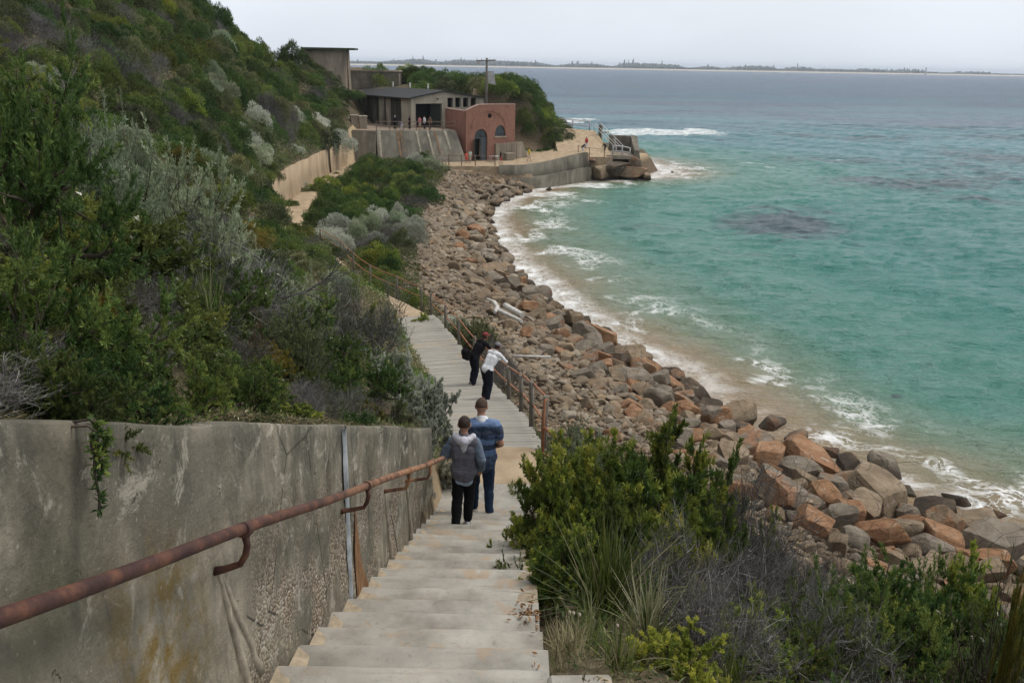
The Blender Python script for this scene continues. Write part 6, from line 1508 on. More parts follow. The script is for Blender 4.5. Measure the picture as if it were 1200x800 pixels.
# --- plaza, seawall, ramp and wharf end
def build_plaza():
    a, u, w = frame_at(A, TH)
    Q = [(-13.5, 112.2, 2.72), (-9, 112.0, 2.72), (-1.9, 112.6, 2.74), (1.0, 112.9, 2.8), (4.0, 115.6, 3.0), (7.0, 119.2, 3.4), (10, 122.3, 3.7), (9.2, 128, 4.0), (5, 129, 3.6), (-2, 128, 2.9), (-8, 119, 2.72), (-14, 119, 2.72)]
    n = len(Q); c = (-1, 119, 2.86); V = [c] + Q + [(x, y, -1.0) for x, y, z in Q]; F = [[0, 1 + i, 1 + (i + 1) % n] for i in range(n)] + [[1 + i, 1 + n + i, 1 + n + (i + 1) % n, 1 + (i + 1) % n] for i in range(n)]
    tag(MB().add(V, F).build("plaza", M['sand']), kind="structure")
    # the curved seawall with its ledge
    root = empty("seawall", (0, 114, 0), 0, "curved dark concrete seawall with a ledge holding the sandy plaza above the surf", "wall"); o = np.array([0, 114, 0.])
    P = np.array([(-2.0, 112.45), (-.3, 112.3), (1.3, 112.7), (3.0, 114.1), (4.6, 115.9), (6.4, 118.1), (8.0, 120.1), (9.6, 121.9)]); zt = np.array([2.95, 2.95, 3.0, 3.1, 3.22, 3.45, 3.65, 3.8]); T = np.gradient(P, axis=0); N = unit(np.stack([T[:, 1], -T[:, 0]], -1))
    def strip(offs, name, mat):
        G = np.stack([np.concatenate([P + N * of, z[:, None]], 1) for of, z in offs], 1) - o; n, m = G.shape[:2]; i = np.arange(n - 1)[:, None] * m + np.arange(m - 1)[None]
        link(name, mesh_np(name, G.reshape(-1, 3), [np.stack([i, i + 1, i + m + 1, i + m], -1).reshape(-1, 4), np.array([list(range(m)), list((n - 1) * m + np.arange(m))[::-1]])], mat), root)
    one = np.ones(8)
    strip([(-.3, zt - 1), (-.3, zt), (.25, zt), (.30, zt * .52), (.25, zt * .3)], "upper_wall", M['conc_sea'])
    strip([(.0, zt * .50), (.85, zt * .50 - .03), (1.0, one * -.9)], "ledge", M['conc_sea'])
    # sand ramp rising to the seaward railing
    c1, c2, c3, c4 = at(655, 184, 122.5), at(718, 184, 124.5), at(697, 153, 135), at(646, 149, 135); nx = 12; V = []
    for j in range(10):
        for i in range(nx):
            p = (c1 * (1 - i / 11) + c2 * i / 11) * (1 - j / 9) + (c4 * (1 - i / 11) + c3 * i / 11) * j / 9; V.append(tuple(p + [0, 0, .15 * math.sin(j / 9 * PI)]))
    F = [(j * nx + i, j * nx + i + 1, (j + 1) * nx + i + 1, (j + 1) * nx + i) for j in range(9) for i in range(nx - 1)]; m = len(V); edge = [i for i in range(nx)] + [j * nx + nx - 1 for j in range(1, 10)] + [9 * nx + i for i in range(nx - 2, -1, -1)] + [j * nx for j in range(8, 0, -1)]
    V += [(V[e][0], V[e][1], -1) for e in edge]; k = len(edge); F += [(edge[i], m + i, m + (i + 1) % k, edge[(i + 1) % k]) for i in range(k)]
    tag(MB().add(V, F).build("sand_ramp", M['sand']), kind="structure")
    # seaward railing, stair rails, posts
    rp = [tuple(at(x, y, 135.2)) for x, y in ((640, 149), (651, 149.5), (671, 151.5), (691, 153.5))]
    fence("ramp_railing", rp, 1.42, "weathered grey two rail fence along the seaward top of the sand ramp", (.96, .45), (.09, M['railgrey']), (.065, M['railgrey']), sag=0)
    a0, a1 = at(697, 152, 134), at(722, 178, 126)
    for k, off in enumerate((0, .9)):
        rt = empty("stair_rail", a0 + [off, 0, 0], 0, ("left" if k == 0 else "right") + " white sloping rail of the steps going down from the sand ramp", "railing"); b = MB(); d = a1 - a0
        for h in (.9, .45): b.tube([(0, 0, h), tuple(d + [0, 0, h])], .038, 6)
        b.build("rails", M['white'], rt)
        for t in (0, .33, .66, 1): MB().tube([tuple(d * t + [0, 0, -.4]), tuple(d * t + [0, 0, .95])], .04, 6).build("post", M['white'], rt)
    p = at(703.5, 158, 133); rt = empty("bollard", p, 0, "thick dark mooring post at the top of the white stair rails", "bollard"); MB().tube([(0, 0, -1), (0, 0, 1.3), (0, 0, 1.45)], [.30, .30, .22], 10).build("post", M['conc_sea'], rt); MB().box((.7, 0, .35), (1.1, .2, .2)).build("arm", M['conc_sea'], rt)
    # broken concrete block of the old wharf
    q0 = at(716, 181, 128); q1 = at(745, 183, 127); zt0 = float(at(730, 160, 128)[2]); rt = empty("wharf_block", q0, 0, "thick broken concrete wall block standing at the outer end of the wharf", "wharf"); L = lambda p: tuple(np.array(p) - q0)
    b = MB(); b.prism([L([q0[0] - .2, 129.5, 1.5]), L([q1[0] - .6, 129.5, 1.5]), L([q1[0] - .6, 129.5, zt0 - .05]), L([q0[0] - .2, 129.5, zt0 + .05])], (0, .8, 0)); b.build("back_wall", M['conc_sea'], rt)
    b = MB(); x = q1[0]; b.hexa([L([x - .7, 124.5, -.6]), L([x + .9, 124.8, -.6]), L([x + 1.3, 130.4, -.6]), L([x - .55, 130.4, -.6])], [L([x - .5, 125, zt0 - 1.6]), L([x + .2, 125.2, zt0 - 1.7]), L([x + .5, 130.2, zt0 - .1]), L([x - .5, 130.2, zt0 + .1])]); b.build("end_wall", M['conc_sea'], rt)
    b = MB(); b.prism([L([q0[0] - 1, 124.6, 2.7]), L([q1[0] - .6, 124.6, 2.7]), L([q1[0] - .6, 129.4, 2.9]), L([q0[0] - 1, 129.4, 2.9])], (0, 0, .5)); b.build("deck_slab", M['conc_bunker'], rt)
    fp = [tuple(at(x, y, 125.2)) for x, y in ((718, 181), (729, 182), (738, 184))]
    fence("wharf_railing", fp, 1.25, "pale plank railing in front of the broken concrete block", (.95, .4), (.10, M['railgrey']), (.10, M['railgrey']), sag=0, cat="railing")
    fence("wharf_edge_fence", [tuple(at(x, y, 123.0)) for x, y in ((677.5, 181), (690.5, 183), (708, 184.5))], 1.2, "thin iron stanchions along the edge of the sand above the rock outcrop", (.93,), (.05, M['railbrown']), (.025, M['railbrown']), sag=.05)
    # natural rock outcrop under the wharf
    rg = random.Random(14)
    for k, (px, py, Y, s, st, mat, lab) in enumerate([(683, 195, 122.3, 1.9, (1.0, .9, .95), 'rock_dark', "squat grey rock pillar at the end of the seawall"), (705, 201, 122.6, 2.3, (1.1, .9, .75), 'rock_tan', "brown sloping rock at the waterline under the wharf"), (722, 196, 123.4, 2.6, (1.2, .9, .75), 'rock_dark', "dark hollowed rock beneath the wharf deck"), (738, 200, 123.6, 2.5, (1.3, .8, .55), 'rock_tan', "yellow brown rock at the foot of the wharf end wall"), (755, 205, 124.4, 2.0, (1.5, .8, .38), 'rock_tan', "low flat rock running out into the surf beyond the wharf"), (693, 187, 123.2, 1.4, (1.2, .8, .6), 'rock_dark', "dark ledge of rock just under the sand ramp edge"), (745, 194, 125, 1.9, (1.0, 1, .9), 'rock_dark', "dark rock hugging the wharf end wall")]):
        p = at(px, py, Y); place_rock((p[0], Y, max(.3, p[2] - .1)), s, mat, lab, None, (0, 0, rg.uniform(0, 6)), k * 2 % 14, st, "rock_outcrop")
    for px, py, s, lab in ((762, 196, .30, "tiny dark rock awash beyond the wharf"), (788, 202, .28, "tiny dark rock in the surf further out"), (809, 154.5, 1.0, "lone dark rock in the white breaker offshore"), (643, 222, .5, "dark wet rock in the wash below the seawall")):
        p = atz(px, py, .15); place_rock(tuple(p), s, 'rock_dark', lab, None, None, None, (1.3, 1, .7), "rock_awash")
    fpl = [tuple(list(at(x, y, Y)[:2]) + [2.7]) for x, y, Y in ((503, 209, 113.0), (526, 211, 112.8), (541, 209, 112.8), (557, 206, 112.8), (580, 202.5, 112.8))]
    fence("plaza_fence", fpl, 1.35, "brown iron fence along the edge of the sandy plaza above the rocks", (.93, .5), (.06, M['railbrown']), (.035, M['railbrown']), sag=.02)
        # small things by the brick front
    p = at(579, 183, 117.0); rt = empty("picnic_table", (p[0], p[1], 2.8), .4, "pale folding table standing beside the beige rendered wall", "table"); MB().box((0, 0, .74), (1.2, .7, .05)).build("table_top", M['white'], rt)
    for sx in (-.5, .5):
        for sy in (-.28, .28): MB().box((sx, sy, .357), (.05, .05, .714)).build("leg", M['railgrey'], rt)
    p = at(597, 180, 119); rt = empty("stone_plinth", (p[0], p[1], 2.9), .4, "low square stone plinth with a pale top near the yellow shirted person", "plinth"); MB().box((0, 0, .35), (1.1, .9, .9), bev=.05).build("base", M['conc_bunker'], rt); MB().box((0, 0, .86), (1.2, 1.0, .1)).build("cap", M['conc_pale'], rt)
build_plaza()
# ------------------------------------------------------------------ people
def capsule(p0, p1, r0, r1, n=12, m=4, sx=1.0, axis=None):
    """closed tapered capsule; sx flattens it along `axis`"""
    p0, p1 = np.array(p0, float), np.array(p1, float); d = p1 - p0; L = np.linalg.norm(d); d = d / L if L > 1e-6 else np.array([0, 0, 1.0])
    a = np.cross(d, [0, 1, 0]) if abs(d[1]) < .9 else np.cross(d, [1, 0, 0]); a /= np.linalg.norm(a); b = np.cross(d, a)
    rings = []
    for k in range(m): t = PI / 2 * (1 - k / m); rings.append((p0 - d * r0 * math.sin(t), r0 * math.cos(t)))
    rings.append((p0, r0)); rings.append((p1, r1))
    for k in range(1, m + 1): t = PI / 2 * k / m; rings.append((p1 + d * r1 * math.sin(t), r1 * math.cos(t)))
    rings[0] = (rings[0][0], r0 * .05); rings[-1] = (rings[-1][0], r1 * .05)
    t = np.arange(n) * 2 * PI / n; V = np.concatenate([c + (np.outer(np.cos(t), a) + np.outer(np.sin(t), b)) * max(r, 1e-4) for c, r in rings]); R = len(rings)
    F = [[i * n + k, i * n + (k + 1) % n, (i + 1) * n + (k + 1) % n, (i + 1) * n + k] for i in range(R - 1) for k in range(n)]
    V2 = V.tolist(); F += [list(range(n))[::-1], [(R - 1) * n + k for k in range(n)]]
    return V, F
def ell(c, r, rz=0.0, rx=0.0):
    V, F = ICO3; Rm = np.array(Matrix.Rotation(rz, 3, 'Z') @ Matrix.Rotation(rx, 3, 'X')); return (V * np.array(r)) @ Rm.T + np.array(c), F.tolist()
def blob(name, prims, vox, mat, parent=None, smooth=6, fold=0.0):
    """union of closed solids remeshed into one continuous skin"""
    V = []; F = []; o = 0
    for v, f in prims:
        V += v.tolist(); F += [[o + i for i in q] for q in f]; o += len(v)
    me = bpy.data.meshes.new(name); me.from_pydata(V, [], F); ob = link(name, me)
    m = ob.modifiers.new("r", 'REMESH'); m.mode = 'VOXEL'; m.voxel_size = vox; m.use_smooth_shade = True
    if smooth: s = ob.modifiers.new("s", 'SMOOTH'); s.iterations = smooth; s.factor = .5
    bpy.context.view_layer.update(); res = bpy.data.meshes.new_from_object(ob.evaluated_get(bpy.context.evaluated_depsgraph_get())); bpy.data.objects.remove(ob); bpy.data.meshes.remove(me)
    res.name = name
    if fold:
        co = np.empty(len(res.vertices) * 3, np.float32); res.vertices.foreach_get("co", co); nn = np.empty_like(co); res.vertices.foreach_get("normal", nn); co = co.reshape(-1, 3); nn = nn.reshape(-1, 3)
        co += nn * (fold * (fbm(co * [7, 7, 16] + 3.1, 3, 5) + .5 * fbm(co * [18, 18, 9] + 9.7, 2, 6)))[:, None].astype(np.float32); res.vertices.foreach_set("co", co.ravel())
    res.materials.clear(); res.materials.append(mat)
    return link(name, res, parent)
def hand_prims(w, d, side, s=1.0, curl=.5, palm=None):
    """palm and five fingers leaving the wrist w along d; palm = palm normal"""
    w, d = np.array(w), unit(np.array(d, float)); pn = unit(np.array(palm if palm is not None else [-side, 0, 0], float)); pn = unit(pn - d * (pn @ d)); ac = np.cross(d, pn)
    P = []; c = w + d * .045 * s
    for k in (-1, -.33, .33, 1): P.append(capsule(w + ac * k * .014 * s, w + d * .085 * s + ac * k * .028 * s, .014 * s, .0125 * s, 8, 3))
    for k, ln in zip((-1, -.33, .33, 1), (.075, .085, .08, .062)):
        p = w + d * .085 * s + ac * k * .029 * s; q = p + (d * math.cos(curl * .5) + pn * math.sin(curl * .5)) * ln * .5 * s; e = q + (d * math.cos(curl * 1.6) + pn * math.sin(curl * 1.6)) * ln * .5 * s
        P += [capsule(p, q, .0092 * s, .0082 * s, 8, 3), capsule(q, e, .0082 * s, .0070 * s, 8, 3)]
    p = w + d * .028 * s - ac * .026 * s; q = p + unit(d * .7 - ac * .75 + pn * .3) * .038 * s; e = q + unit(d * .9 - ac * .15 + pn * .5) * .032 * s
    P += [capsule(p, q, .0125 * s, .0105 * s, 8, 3), capsule(q, e, .0105 * s, .0085 * s, 8, 3)]
    return P
def person(loc, rz, H, J, wear, label, group=None, detail=2, seed=0):
    """J: joints in a 1.75 m frame, facing +y, x to the right; wear: clothing description"""
    s = H / 1.75; root = empty("person", loc, rz, label, "person", group); root.scale = (s, s, s)
    v = {2: .009, 1: .014, 0: .022}[detail]; ct = {2: .010, 1: .015, 0: .024}[detail]; sm = {2: 5, 1: 4, 0: 3}[detail]
    g = {k: np.array(p, float) for k, p in J.items()}
    pel, che, nk, hd = g['pelvis'], g['chest'], g['neck'], g['head']
    up = unit(che - pel); hx = np.array([1.0, 0, 0]); 
    build = wear.get('build', 1.0); child = wear.get('child', 0)
    head_f = unit(g['look'] if 'look' in g else np.array([0, 1.0, 0])); hyaw = math.atan2(-head_f[0], head_f[1]); hpit = math.asin(np.clip(head_f[2], -1, 1))
    P = []
    hr = .098 * (1.10 if child else 1.0)
    Hm = np.array(Matrix.Rotation(hyaw, 3, 'Z') @ Matrix.Rotation(hpit, 3, 'X')); hp = lambda x, y, z: hd + Hm @ np.array([x, y, z]) * (hr / .098)
    P.append(ell(hd + Hm @ np.array([0, -.01, .012]), (hr * .80, hr * .98, hr * 1.08), hyaw, hpit)); P.append(capsule(hp(0, .045, -.03), hp(0, .050, -.072), .055, .042))
    P.append(capsule(nk, hd + Hm @ np.array([0, -.012, -.06]), .058 * build, .053)); 
    if detail >= 1:
        P += [capsule(hp(0, .098, .005), hp(0, .112, -.024), .009, .015, 8, 3), capsule(hp(.079, -.005, .012), hp(.081, -.012, -.022), .018, .013, 8, 3), capsule(hp(-.079, -.005, .012), hp(-.081, -.012, -.022), .018, .013, 8, 3), capsule(hp(-.02, .094, -.052), hp(.02, .094, -.052), .009, .009, 8, 3)]
    # trunk
    sh = {sd: g['sh' + sd] for sd in 'LR'}; hp_ = {sd: g['hip' + sd] for sd in 'LR'}
    def trunk(x):
        T = []
        shx = (sh['R'] - sh['L']); mid = (sh['L'] + sh['R']) / 2
        T.append(capsule(sh['L'] * .86 + mid * .14 - up * .01, sh['R'] * .86 + mid * .14 - up * .01, .068 * build + x, .068 * build + x)); T.append(capsule(mid + up * .01, nk, .07 + x * .6, .058 + x * .5))
        for sd in 'LR': T.append(capsule(nk - up * .035, sh[sd] * .72 + mid * .28 + up * .012, .052 + x * .5, .056 + x))
        for k in (-1, 1):
            T.append(capsule(che + shx * .22 * k - up * .02, pel + up * .13 + unit(shx) * .055 * k * build, .112 * build + x, .098 * build + x))
            T.append(capsule(pel + up * .15 + unit(shx) * .05 * k * build, hp_['L' if k < 0 else 'R'] + up * .02, .10 * build + x, .098 * build + x))
        return T
    def leg(sd, x, cutk=0.0):
        h, k, a = hp_[sd], g['kn' + sd], g['an' + sd]
        return [capsule(h, k, .086 * build + x, .056 * (build * .5 + .5) + x), capsule(k, k * .62 + a * .38, .055 + x, .056 + x), capsule(k * .62 + a * .38, a * (1 - cutk) + k * cutk, .056 + x, .040 + x)]
    def arm(sd, x, t0=0.0, t1=1.0):
        s_, e, w_ = sh[sd], g['el' + sd], g['wr' + sd]; R = []
        pts = [(s_, .054), (s_ * .5 + e * .5, .047), (e, .041), (e * .6 + w_ * .4, .040), (w_, .029)]; tt = [0, .25, .5, .7, 1.0]
        for i in range(4):
            if tt[i] >= t1 - 1e-6: break
            f = min(1, (t1 - tt[i]) / (tt[i + 1] - tt[i])); a, b_ = pts[i], pts[i + 1]
            R.append(capsule(a[0], a[0] * (1 - f) + b_[0] * f, a[1] * build + x, (a[1] * (1 - f) + b_[1] * f) * build + x))
        return R
    P += trunk(-.008)
    for sd in 'LR':
        P += leg(sd, -.008) + arm(sd, 0)
        w_, e = g['wr' + sd], g['el' + sd]
        if detail >= 2: P += hand_prims(w_ , g.get('hd' + sd, w_ - e), -1 if sd == 'L' else 1, 1.0, wear.get('curl', .6), g.get('pn' + sd))
        elif detail == 1: P += hand_prims(w_, g.get('hd' + sd, w_ - e), -1 if sd == 'L' else 1, 1.15, .5, g.get('pn' + sd))
        else: P.append(capsule(w_, w_ + unit(w_ - e) * .13, .030, .024))
    body = blob("body", P, v if detail < 2 else .0065, wear.get('skin', M['skin']), root, sm if detail < 2 else 3)
    if detail >= 1:
        b = MB()
        for k in (-1, 1): b.add(*ell(hp(.032 * k, .088, .012), (.013, .008, .008)), True)
        b.build("eyes", M['eye'], body)
    # clothes
    tp = wear['top']; x = wear.get('loose', .018); Q = trunk(x); 
    hem = wear.get('hem', .0); 
    for k in (-1, 1): Q.append(capsule(pel + up * .05 + hx * .05 * k * build, pel - up * (.04 + hem) + hx * .05 * k * build, .11 * build + x, .112 * build + x))
    sl = wear.get('sleeve', 1.0)
    if not wear.get('sleevemat'):
        for sd in 'LR': Q += arm(sd, x * .9, 0, sl * .5 if sl < 1 else .97)
    top = blob("shirt" if not wear.get('hood') else "hooded_top", Q, ct, tp, root, sm, wear.get('fold', .016))
    if wear.get('sleevemat'):
        for sd in 'LR': blob("sleeve", arm(sd, x * .9, 0, .95), ct, wear['sleevemat'], root, sm, .013)
    if wear.get('under'):
        blob("shirt_tail", [capsule(pel - up * .02 + hx * .05 * k * build, pel - up * (.10 + hem) + hx * .05 * k * build, .112 * build + x * .4, .113 * build + x * .4) for k in (-1, 1)], ct, wear['under'], root, sm)
    if wear.get('collar'): blob("collar", [capsule(nk - up * .02 + hx * -.04, nk - up * .02 + hx * .04, .060, .060), capsule(nk - up * .03 - np.array([0, .03, 0]), nk + up * .02 - np.array([0, .01, 0]), .066, .060)], ct, wear['collar'], root, sm)
    if wear.get('hood'):
        c = nk - up * .03 + np.array([0, -.075, 0]); blob("hood", [capsule(c + [-.13, .055, .03], c + [-.02, -.035, -.03], .050, .062), capsule(c + [.13, .055, .03], c + [.02, -.035, -.03], .050, .062), capsule(c + [0, -.03, -.02], c + [0, -.035, -.17], .085, .030), capsule(c + [-.06, -.01, 0], c + [-.01, -.03, -.11], .055, .03), capsule(c + [.06, -.01, 0], c + [.01, -.03, -.11], .055, .03)], ct, wear['hood'], root, sm, .012)
    if wear.get('legs'):
        Q = [capsule(pel + up * .06 + hx * .05 * k * build, hp_['L' if k < 0 else 'R'], .102 * build + .010, .102 * build + .010) for k in (-1, 1)]
        for sd in 'LR':
            if wear.get('shorts'): h, k_ = hp_[sd], g['kn' + sd]; Q.append(capsule(h, h * .1 + k_ * .9, .10 * build, .085))
            else: Q += leg(sd, (.019 if detail < 2 else .017) + wear.get('baggy', 0), 0.12); a = g['an' + sd]; k_ = g['kn' + sd]; Q.append(capsule(a * .70 + k_ * .30, a * .90 + k_ * .10, .060 + wear.get('baggy', 0), .060 + wear.get('baggy', 0)))
        blob("shorts" if wear.get('shorts') else "trousers", Q, ct, wear['legs'], root, sm, .013)
    # shoes
    for sd in 'LR':
        a = g['an' + sd]; f = unit(g.get('ft' + sd, np.array([0, 1.0, 0]))); h = a - np.array([0, 0, .045]) 
        sh_ = blob("shoe", [capsule(h - f * .05, h + f * .06, .043, .045), capsule(h + f * .05 - [0, 0, .008], h + f * .155 - [0, 0, .012], .046, .036)], ct * .8, wear.get('shoe', M['shoe']), root, 3)
        if detail >= 1:
            b = MB(); b.tube([h - f * .085 - [0, 0, .038], h + f * .05 - [0, 0, .042], h + f * .185 - [0, 0, .042]], [.030, .046, .026], 8); b.build("sole", M['sole'], sh_)
    # hair and headgear
    if wear.get('hair'):
        lo = wear.get('hairlow', -.03); hm = wear['hair']; q = [ell(hp(0, -.018, .028), (hr * .86, hr * .98, hr * 1.04), hyaw, hpit), ell(hp(0, -.035, .0 + lo * .3), (hr * .80, hr * .82, hr * .95), hyaw, hpit)]
        hb = blob("hair", q, ct * .8, hm, root, 2, .012)
        if detail >= 1:       # drop what would cover the face
            import bmesh
            bm = bmesh.new(); bm.from_mesh(hb.data); inv = Hm.T
            dele = []
            for vv in bm.verts:
                l = inv @ (np.array(vv.co) - hd) / (hr / .098)
                if l[1] > .035 and l[2] < .062 or l[2] < lo - .045 or (abs(l[0]) > .066 and l[2] < .02 and l[1] > -.01): dele.append(vv)
            bmesh.ops.delete(bm, geom=dele, context='VERTS'); bm.to_mesh(hb.data); bm.free()
    if wear.get('cap'):
        cb = blob("cap", [ell(hp(0, -.012, .040), (hr * .90, hr * 1.06, hr * .92), hyaw, hpit)], ct * .8, wear['cap'], root, 2)
        import bmesh
        bm = bmesh.new(); bm.from_mesh(cb.data); inv = Hm.T; bmesh.ops.delete(bm, geom=[q for q in bm.verts if (inv @ (np.array(q.co) - hd))[2] < .035 * hr / .098], context='VERTS'); bm.to_mesh(cb.data); bm.free()
        b = MB(); n = 9; V = []
        for i in range(n):
            t = PI * i / (n - 1); V += [tuple(hp(.082 * math.cos(t), .03 + .062 * math.sin(t), .046)), tuple(hp(.088 * math.cos(t), .04 + .145 * math.sin(t), .030)), tuple(hp(.088 * math.cos(t), .04 + .145 * math.sin(t), .022)), tuple(hp(.082 * math.cos(t), .03 + .062 * math.sin(t), .036))]
        b.add(V, [(i * 4 + k, i * 4 + (k + 1) % 4, i * 4 + 4 + (k + 1) % 4, i * 4 + 4 + k) for i in range(n - 1) for k in range(4)], True); b.build("cap_peak", wear['cap'], cb)
    if wear.get('glasses'):
        b = MB(); b.box(hp(-.034, .102, .012), (.052, .012, .034), hyaw, bev=.004); b.box(hp(.034, .102, .012), (.052, .012, .034), hyaw, bev=.004); b.tube([hp(-.075, .0, .018), hp(-.065, .09, .018), hp(.065, .09, .018), hp(.075, .0, .018)], .005, 5); b.build("sunglasses", M['lens'], root)
    return root
def pose(**kw):
    J = dict(pelvis=(0, 0, .95), chest=(0, .0, 1.30), neck=(0, -.01, 1.485), head=(0, .01, 1.64), shL=(-.185, -.005, 1.42), shR=(.185, -.005, 1.42), elL=(-.235, -.03, 1.13), elR=(.235, -.03, 1.13), wrL=(-.235, .06, .88), wrR=(.235, .06, .88),
             hipL=(-.095, 0, .92), hipR=(.095, 0, .92), knL=(-.10, .02, .50), knR=(.10, .02, .50), anL=(-.10, -.02, .09), anR=(.10, -.02, .09))
    J.update(kw); return J
def stair_z(x, Y): k = math.ceil((Y - 11.88) / .42) * .42 + 11.88; return 13.4 - .397 * k if Y < 11.9 else 8.69
# boy on the steps, left hand on the rail, mid stride going down
pb = at(544, 612, 10.45); zb = stair_z(0, 10.45); hb_ = RAILP(10.62)
sB = 1.52 / 1.75
lx = (hb_[0] - pb[0]) / sB; ly = (hb_[1] - 10.42) / sB; lz = (hb_[2] + .035 - zb) / sB
lx = max(lx, -.52)
person((pb[0], 10.42, zb), 0.0, 1.52, pose(pelvis=(-.01, .01, .94), chest=(0, .03, 1.29), neck=(0, .035, 1.475), head=(.0, .07, 1.635), look=np.array([.05, 1, -.25]), shL=(-.165, .03, 1.385), shR=(.165, .02, 1.385),
       elL=(-.30, .06, 1.15), wrL=(lx + .04, ly - .05, lz + .03), hdL=np.array([-.3, .8, -.35]), pnL=np.array([0, 0, -1.]), elR=(.255, -.05, 1.14), wrR=(.25, .09, .92), hipL=(-.085, 0, .92), hipR=(.085, .01, .92),
       knL=(-.10, -.02, .50), anL=(-.115, -.20, .12), ftL=np.array([0, .9, -.35]), knR=(.07, .10, .49), anR=(.05, .05, .09)),
       dict(top=M['c_grey'], sleevemat=M['c_check'], hood=M['c_hood'], under=M['c_pale'], legs=M['c_black'], hair=M['hair'], hairlow=.012, shoe=M['shoew'], child=1, baggy=.012, build=.92, loose=.034, hem=.04),
       "boy in grey hooded top and black trousers walking down the steps holding the rail", None, 2)
pm = at(563, 598, 11.5); zm = stair_z(0, 11.6)
person((pm[0], 11.62, zm), 0.0, 1.80, pose(pelvis=(0, 0, .95), chest=(0, .02, 1.30), neck=(0, .03, 1.49), head=(.0, .075, 1.645), look=np.array([.10, 1, -.30]), shL=(-.20, .0, 1.40), shR=(.20, .0, 1.40), elL=(-.27, -.04, 1.14), elR=(.275, -.03, 1.14), wrL=(-.22, .14, 1.0), wrR=(.20, .16, 1.02),
       knL=(-.095, .09, .50), anL=(-.095, .10, .09), knR=(.11, -.02, .51), anR=(.125, -.16, .12), ftR=np.array([.15, .95, -.25])),
       dict(top=M['c_stripe'], legs=M['c_jeans'], collar=M['c_white'], hair=M['hair2'], hairlow=.035, sleeve=.56, build=1.10, loose=.024, hem=.07, shoe=M['shoe']),
       "man in a blue striped polo shirt and jeans walking down just ahead of the boy", None, 2)
# two men leaning on the boardwalk fence looking out to sea
def leaner(Y, side, H, wear, label, yaw, head_look, arms, det=2):
    x = float(f_xr(Y)) - side; z = float(f_zp(Y)) + .0
    return person((x, Y, z), yaw, H, pose(pelvis=(0, -.12, .93), chest=(0, .12, 1.23), neck=(0, .24, 1.39), head=(0, .335, 1.515), look=head_look, shL=(-.19, .20, 1.335), shR=(.19, .20, 1.335), hipL=(-.095, -.12, .90), hipR=(.095, -.12, .90), knL=(-.11, -.02, .49), knR=(.11, -.10, .50), anL=(-.12, -.12, .09), anR=(.13, -.24, .09), **arms), wear, label, None, det)
AR = dict(elL=(-.25, .40, 1.10), wrL=(-.10, .58, 1.03), elR=(.25, .40, 1.10), wrR=(.08, .60, 1.03), hdL=np.array([.5, .6, -.1]), hdR=np.array([-.5, .6, -.1]), pnL=np.array([0, 0, -1.]), pnR=np.array([0, 0, -1.]))
leaner(23.4, .42, 1.72, dict(top=M['c_white'], legs=M['c_navy'], hair=M['hair'], cap=M['c_cap'], baggy=.014, fold=.007, build=1.0, loose=.014, hem=-.05, shoe=M['shoe2']), "man in white long sleeved shirt and grey cap leaning on the boardwalk fence", math.radians(-42), np.array([-.25, 1, -.25]), AR)
leaner(25.9, .42, 1.74, dict(top=M['c_black'], legs=M['c_navy'], hair=M['hair'], cap=M['c_redcap'], glasses=1, baggy=.014, fold=.007, build=1.0, sleeve=.6, loose=.014, hem=-.05, shoe=M['shoe'], skin=M['skin2']), "man in black with red cap and sunglasses leaning on the fence", math.radians(-50), np.array([-.1, 1, -.2]), AR)
def bag(Y):
    x = float(f_xr(Y)) - .74; z = float(f_zp(Y)) + 1.02; rt = empty("shoulder_bag", (x, Y - .14, z), -.9, "black shoulder bag hanging at the back of the man in black", "bag")
    b = MB().box((0, 0, 0), (.30, .15, .34), bev=.05).build("bag_body", M['c_black'], rt); MB().box((0, -.082, .05), (.28, .02, .16), bev=.008).build("flap", M['c_black'], rt); MB().tube([(-.13, 0, .14), (-.10, .10, .30), (.02, .16, .40), (.14, .12, .26), (.13, 0, .12)], .013, 6).build("strap", M['c_black'], rt)
bag(25.9)
# small figures by the fort
def small(px, py, Y, H, z, rz, wear, label, pos=None):
    p = at(px, py, Y); base = z if z is not None else p[2]
    return person((p[0], Y, base), rz, H, pose(**(pos or {})), wear, label, None, 0)
WALK = dict(knL=(-.10, .16, .52), anL=(-.10, .20, .10), knR=(.10, -.03, .50), anR=(.10, -.26, .14))
BEND = dict(pelvis=(0, -.18, .90), chest=(0, .12, 1.12), neck=(0, .28, 1.20), head=(0, .38, 1.26), shL=(-.18, .2, 1.16), shR=(.18, .2, 1.16), elL=(-.2, .35, .92), elR=(.2, .35, .92), wrL=(-.12, .45, .72), wrR=(.12, .45, .72), hipL=(-.095, -.18, .88), hipR=(.095, -.18, .88))
D = dict
small(463, 152, 117.5, 1.76, TZ, .4, D(top=M['c_navy'], legs=M['c_black'], cap=M['c_white'], hair=M['hair']), "person in dark clothes and a white cap at the left of the terrace railing")
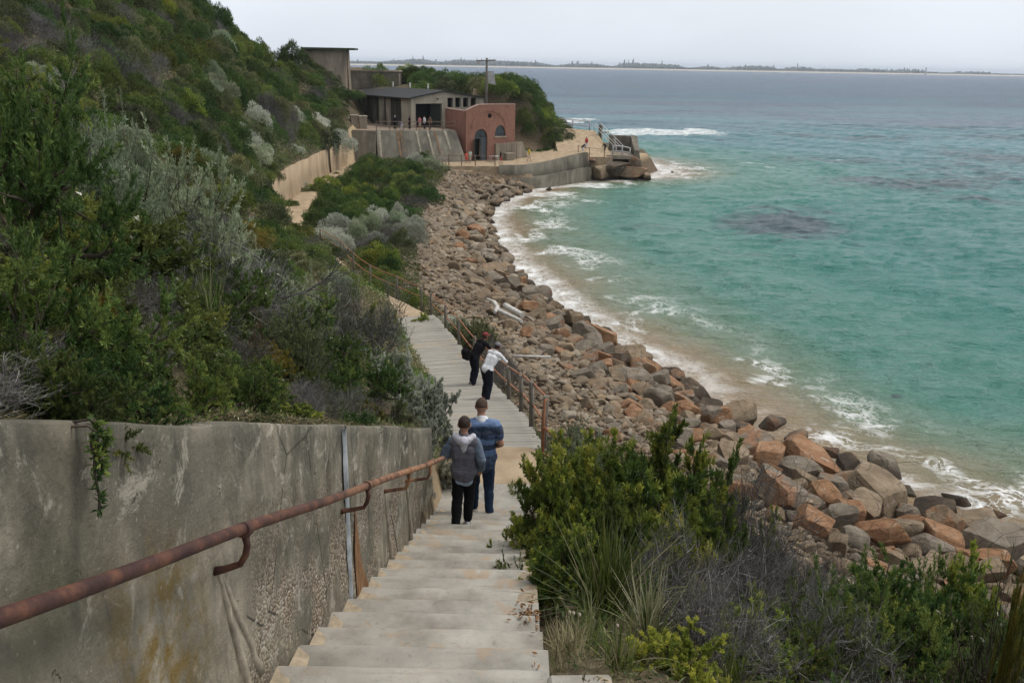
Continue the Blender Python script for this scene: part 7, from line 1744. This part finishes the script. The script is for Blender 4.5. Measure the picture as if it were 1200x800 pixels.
small(470.5, 153, 118.0, 1.45, TZ, 2.6, D(top=M['c_lilac'], legs=M['c_white'], hair=M['hair']), "small person in lilac top and white trousers beside the white capped one", BEND)
small(480, 153, 118.5, 1.72, TZ, 1.0, D(top=M['c_black'], legs=M['c_black'], hair=M['hair'], sleeve=.5), "person dressed all in black standing before the pale corner of the long building")
small(492, 153, 118.6, 1.70, TZ, -.6, D(top=M['c_pink'], legs=M['c_beige'], hair=M['hair'], shorts=1, sleeve=.5), "person in a pink top in front of the big dark doorway")
small(497.5, 153, 119.0, 1.74, TZ, 2.2, D(top=M['c_white'], legs=M['c_navy'], hair=M['hair2']), "person in a white shirt in front of the big dark doorway")
small(504, 153, 119.2, 1.68, TZ, 3.6, D(top=M['c_brown'], legs=M['c_navy'], hair=M['hair'], sleeve=.6), "person in a brown top at the right of the big dark doorway")
small(546.5, 192, 115.2, 1.45, 2.78, .3, D(top=M['c_coral'], legs=M['c_coral'], hair=M['hair'], shorts=1, sleeve=.5), "child dressed in coral red outside the brick building door", WALK)
small(551, 191, 115.6, 1.62, 2.78, 2.9, D(top=M['c_mint'], legs=M['c_beige'], hair=M['hair'], sleeve=.5), "person in pale green beside the child in coral red", WALK)
small(587, 189, 115.0, 1.62, 2.82, -1.2, D(top=M['c_navy'], legs=M['c_red'], hair=M['hair'], shorts=1, sleeve=.5), "person in a dark top and red shorts on the plaza by the table", WALK)
small(620, 187, 116.6, 1.72, 3.05, -1.4, D(top=M['c_yellow'], legs=M['c_beige'], hair=M['hair'], shorts=1, sleeve=.6), "person in a bright yellow shirt walking along the top of the seawall", WALK)
small(687, 174, 124.8, 1.55, None, .2, D(top=M['c_red'], legs=M['c_white'], hair=M['hair'], sleeve=.6), "person in a red top standing on the sand ramp", None)
small(683, 179, 123.8, 1.5, None, -.9, D(top=M['c_navy'], legs=M['c_white'], hair=M['hair']), "person in a dark top bending over beside the one in red", BEND)
small(708.5, 178, 126.5, 1.55, None, 2.2, D(top=M['c_black'], legs=M['c_black'], hair=M['hair']), "dark clothed person sitting low by the white stair rails", BEND)
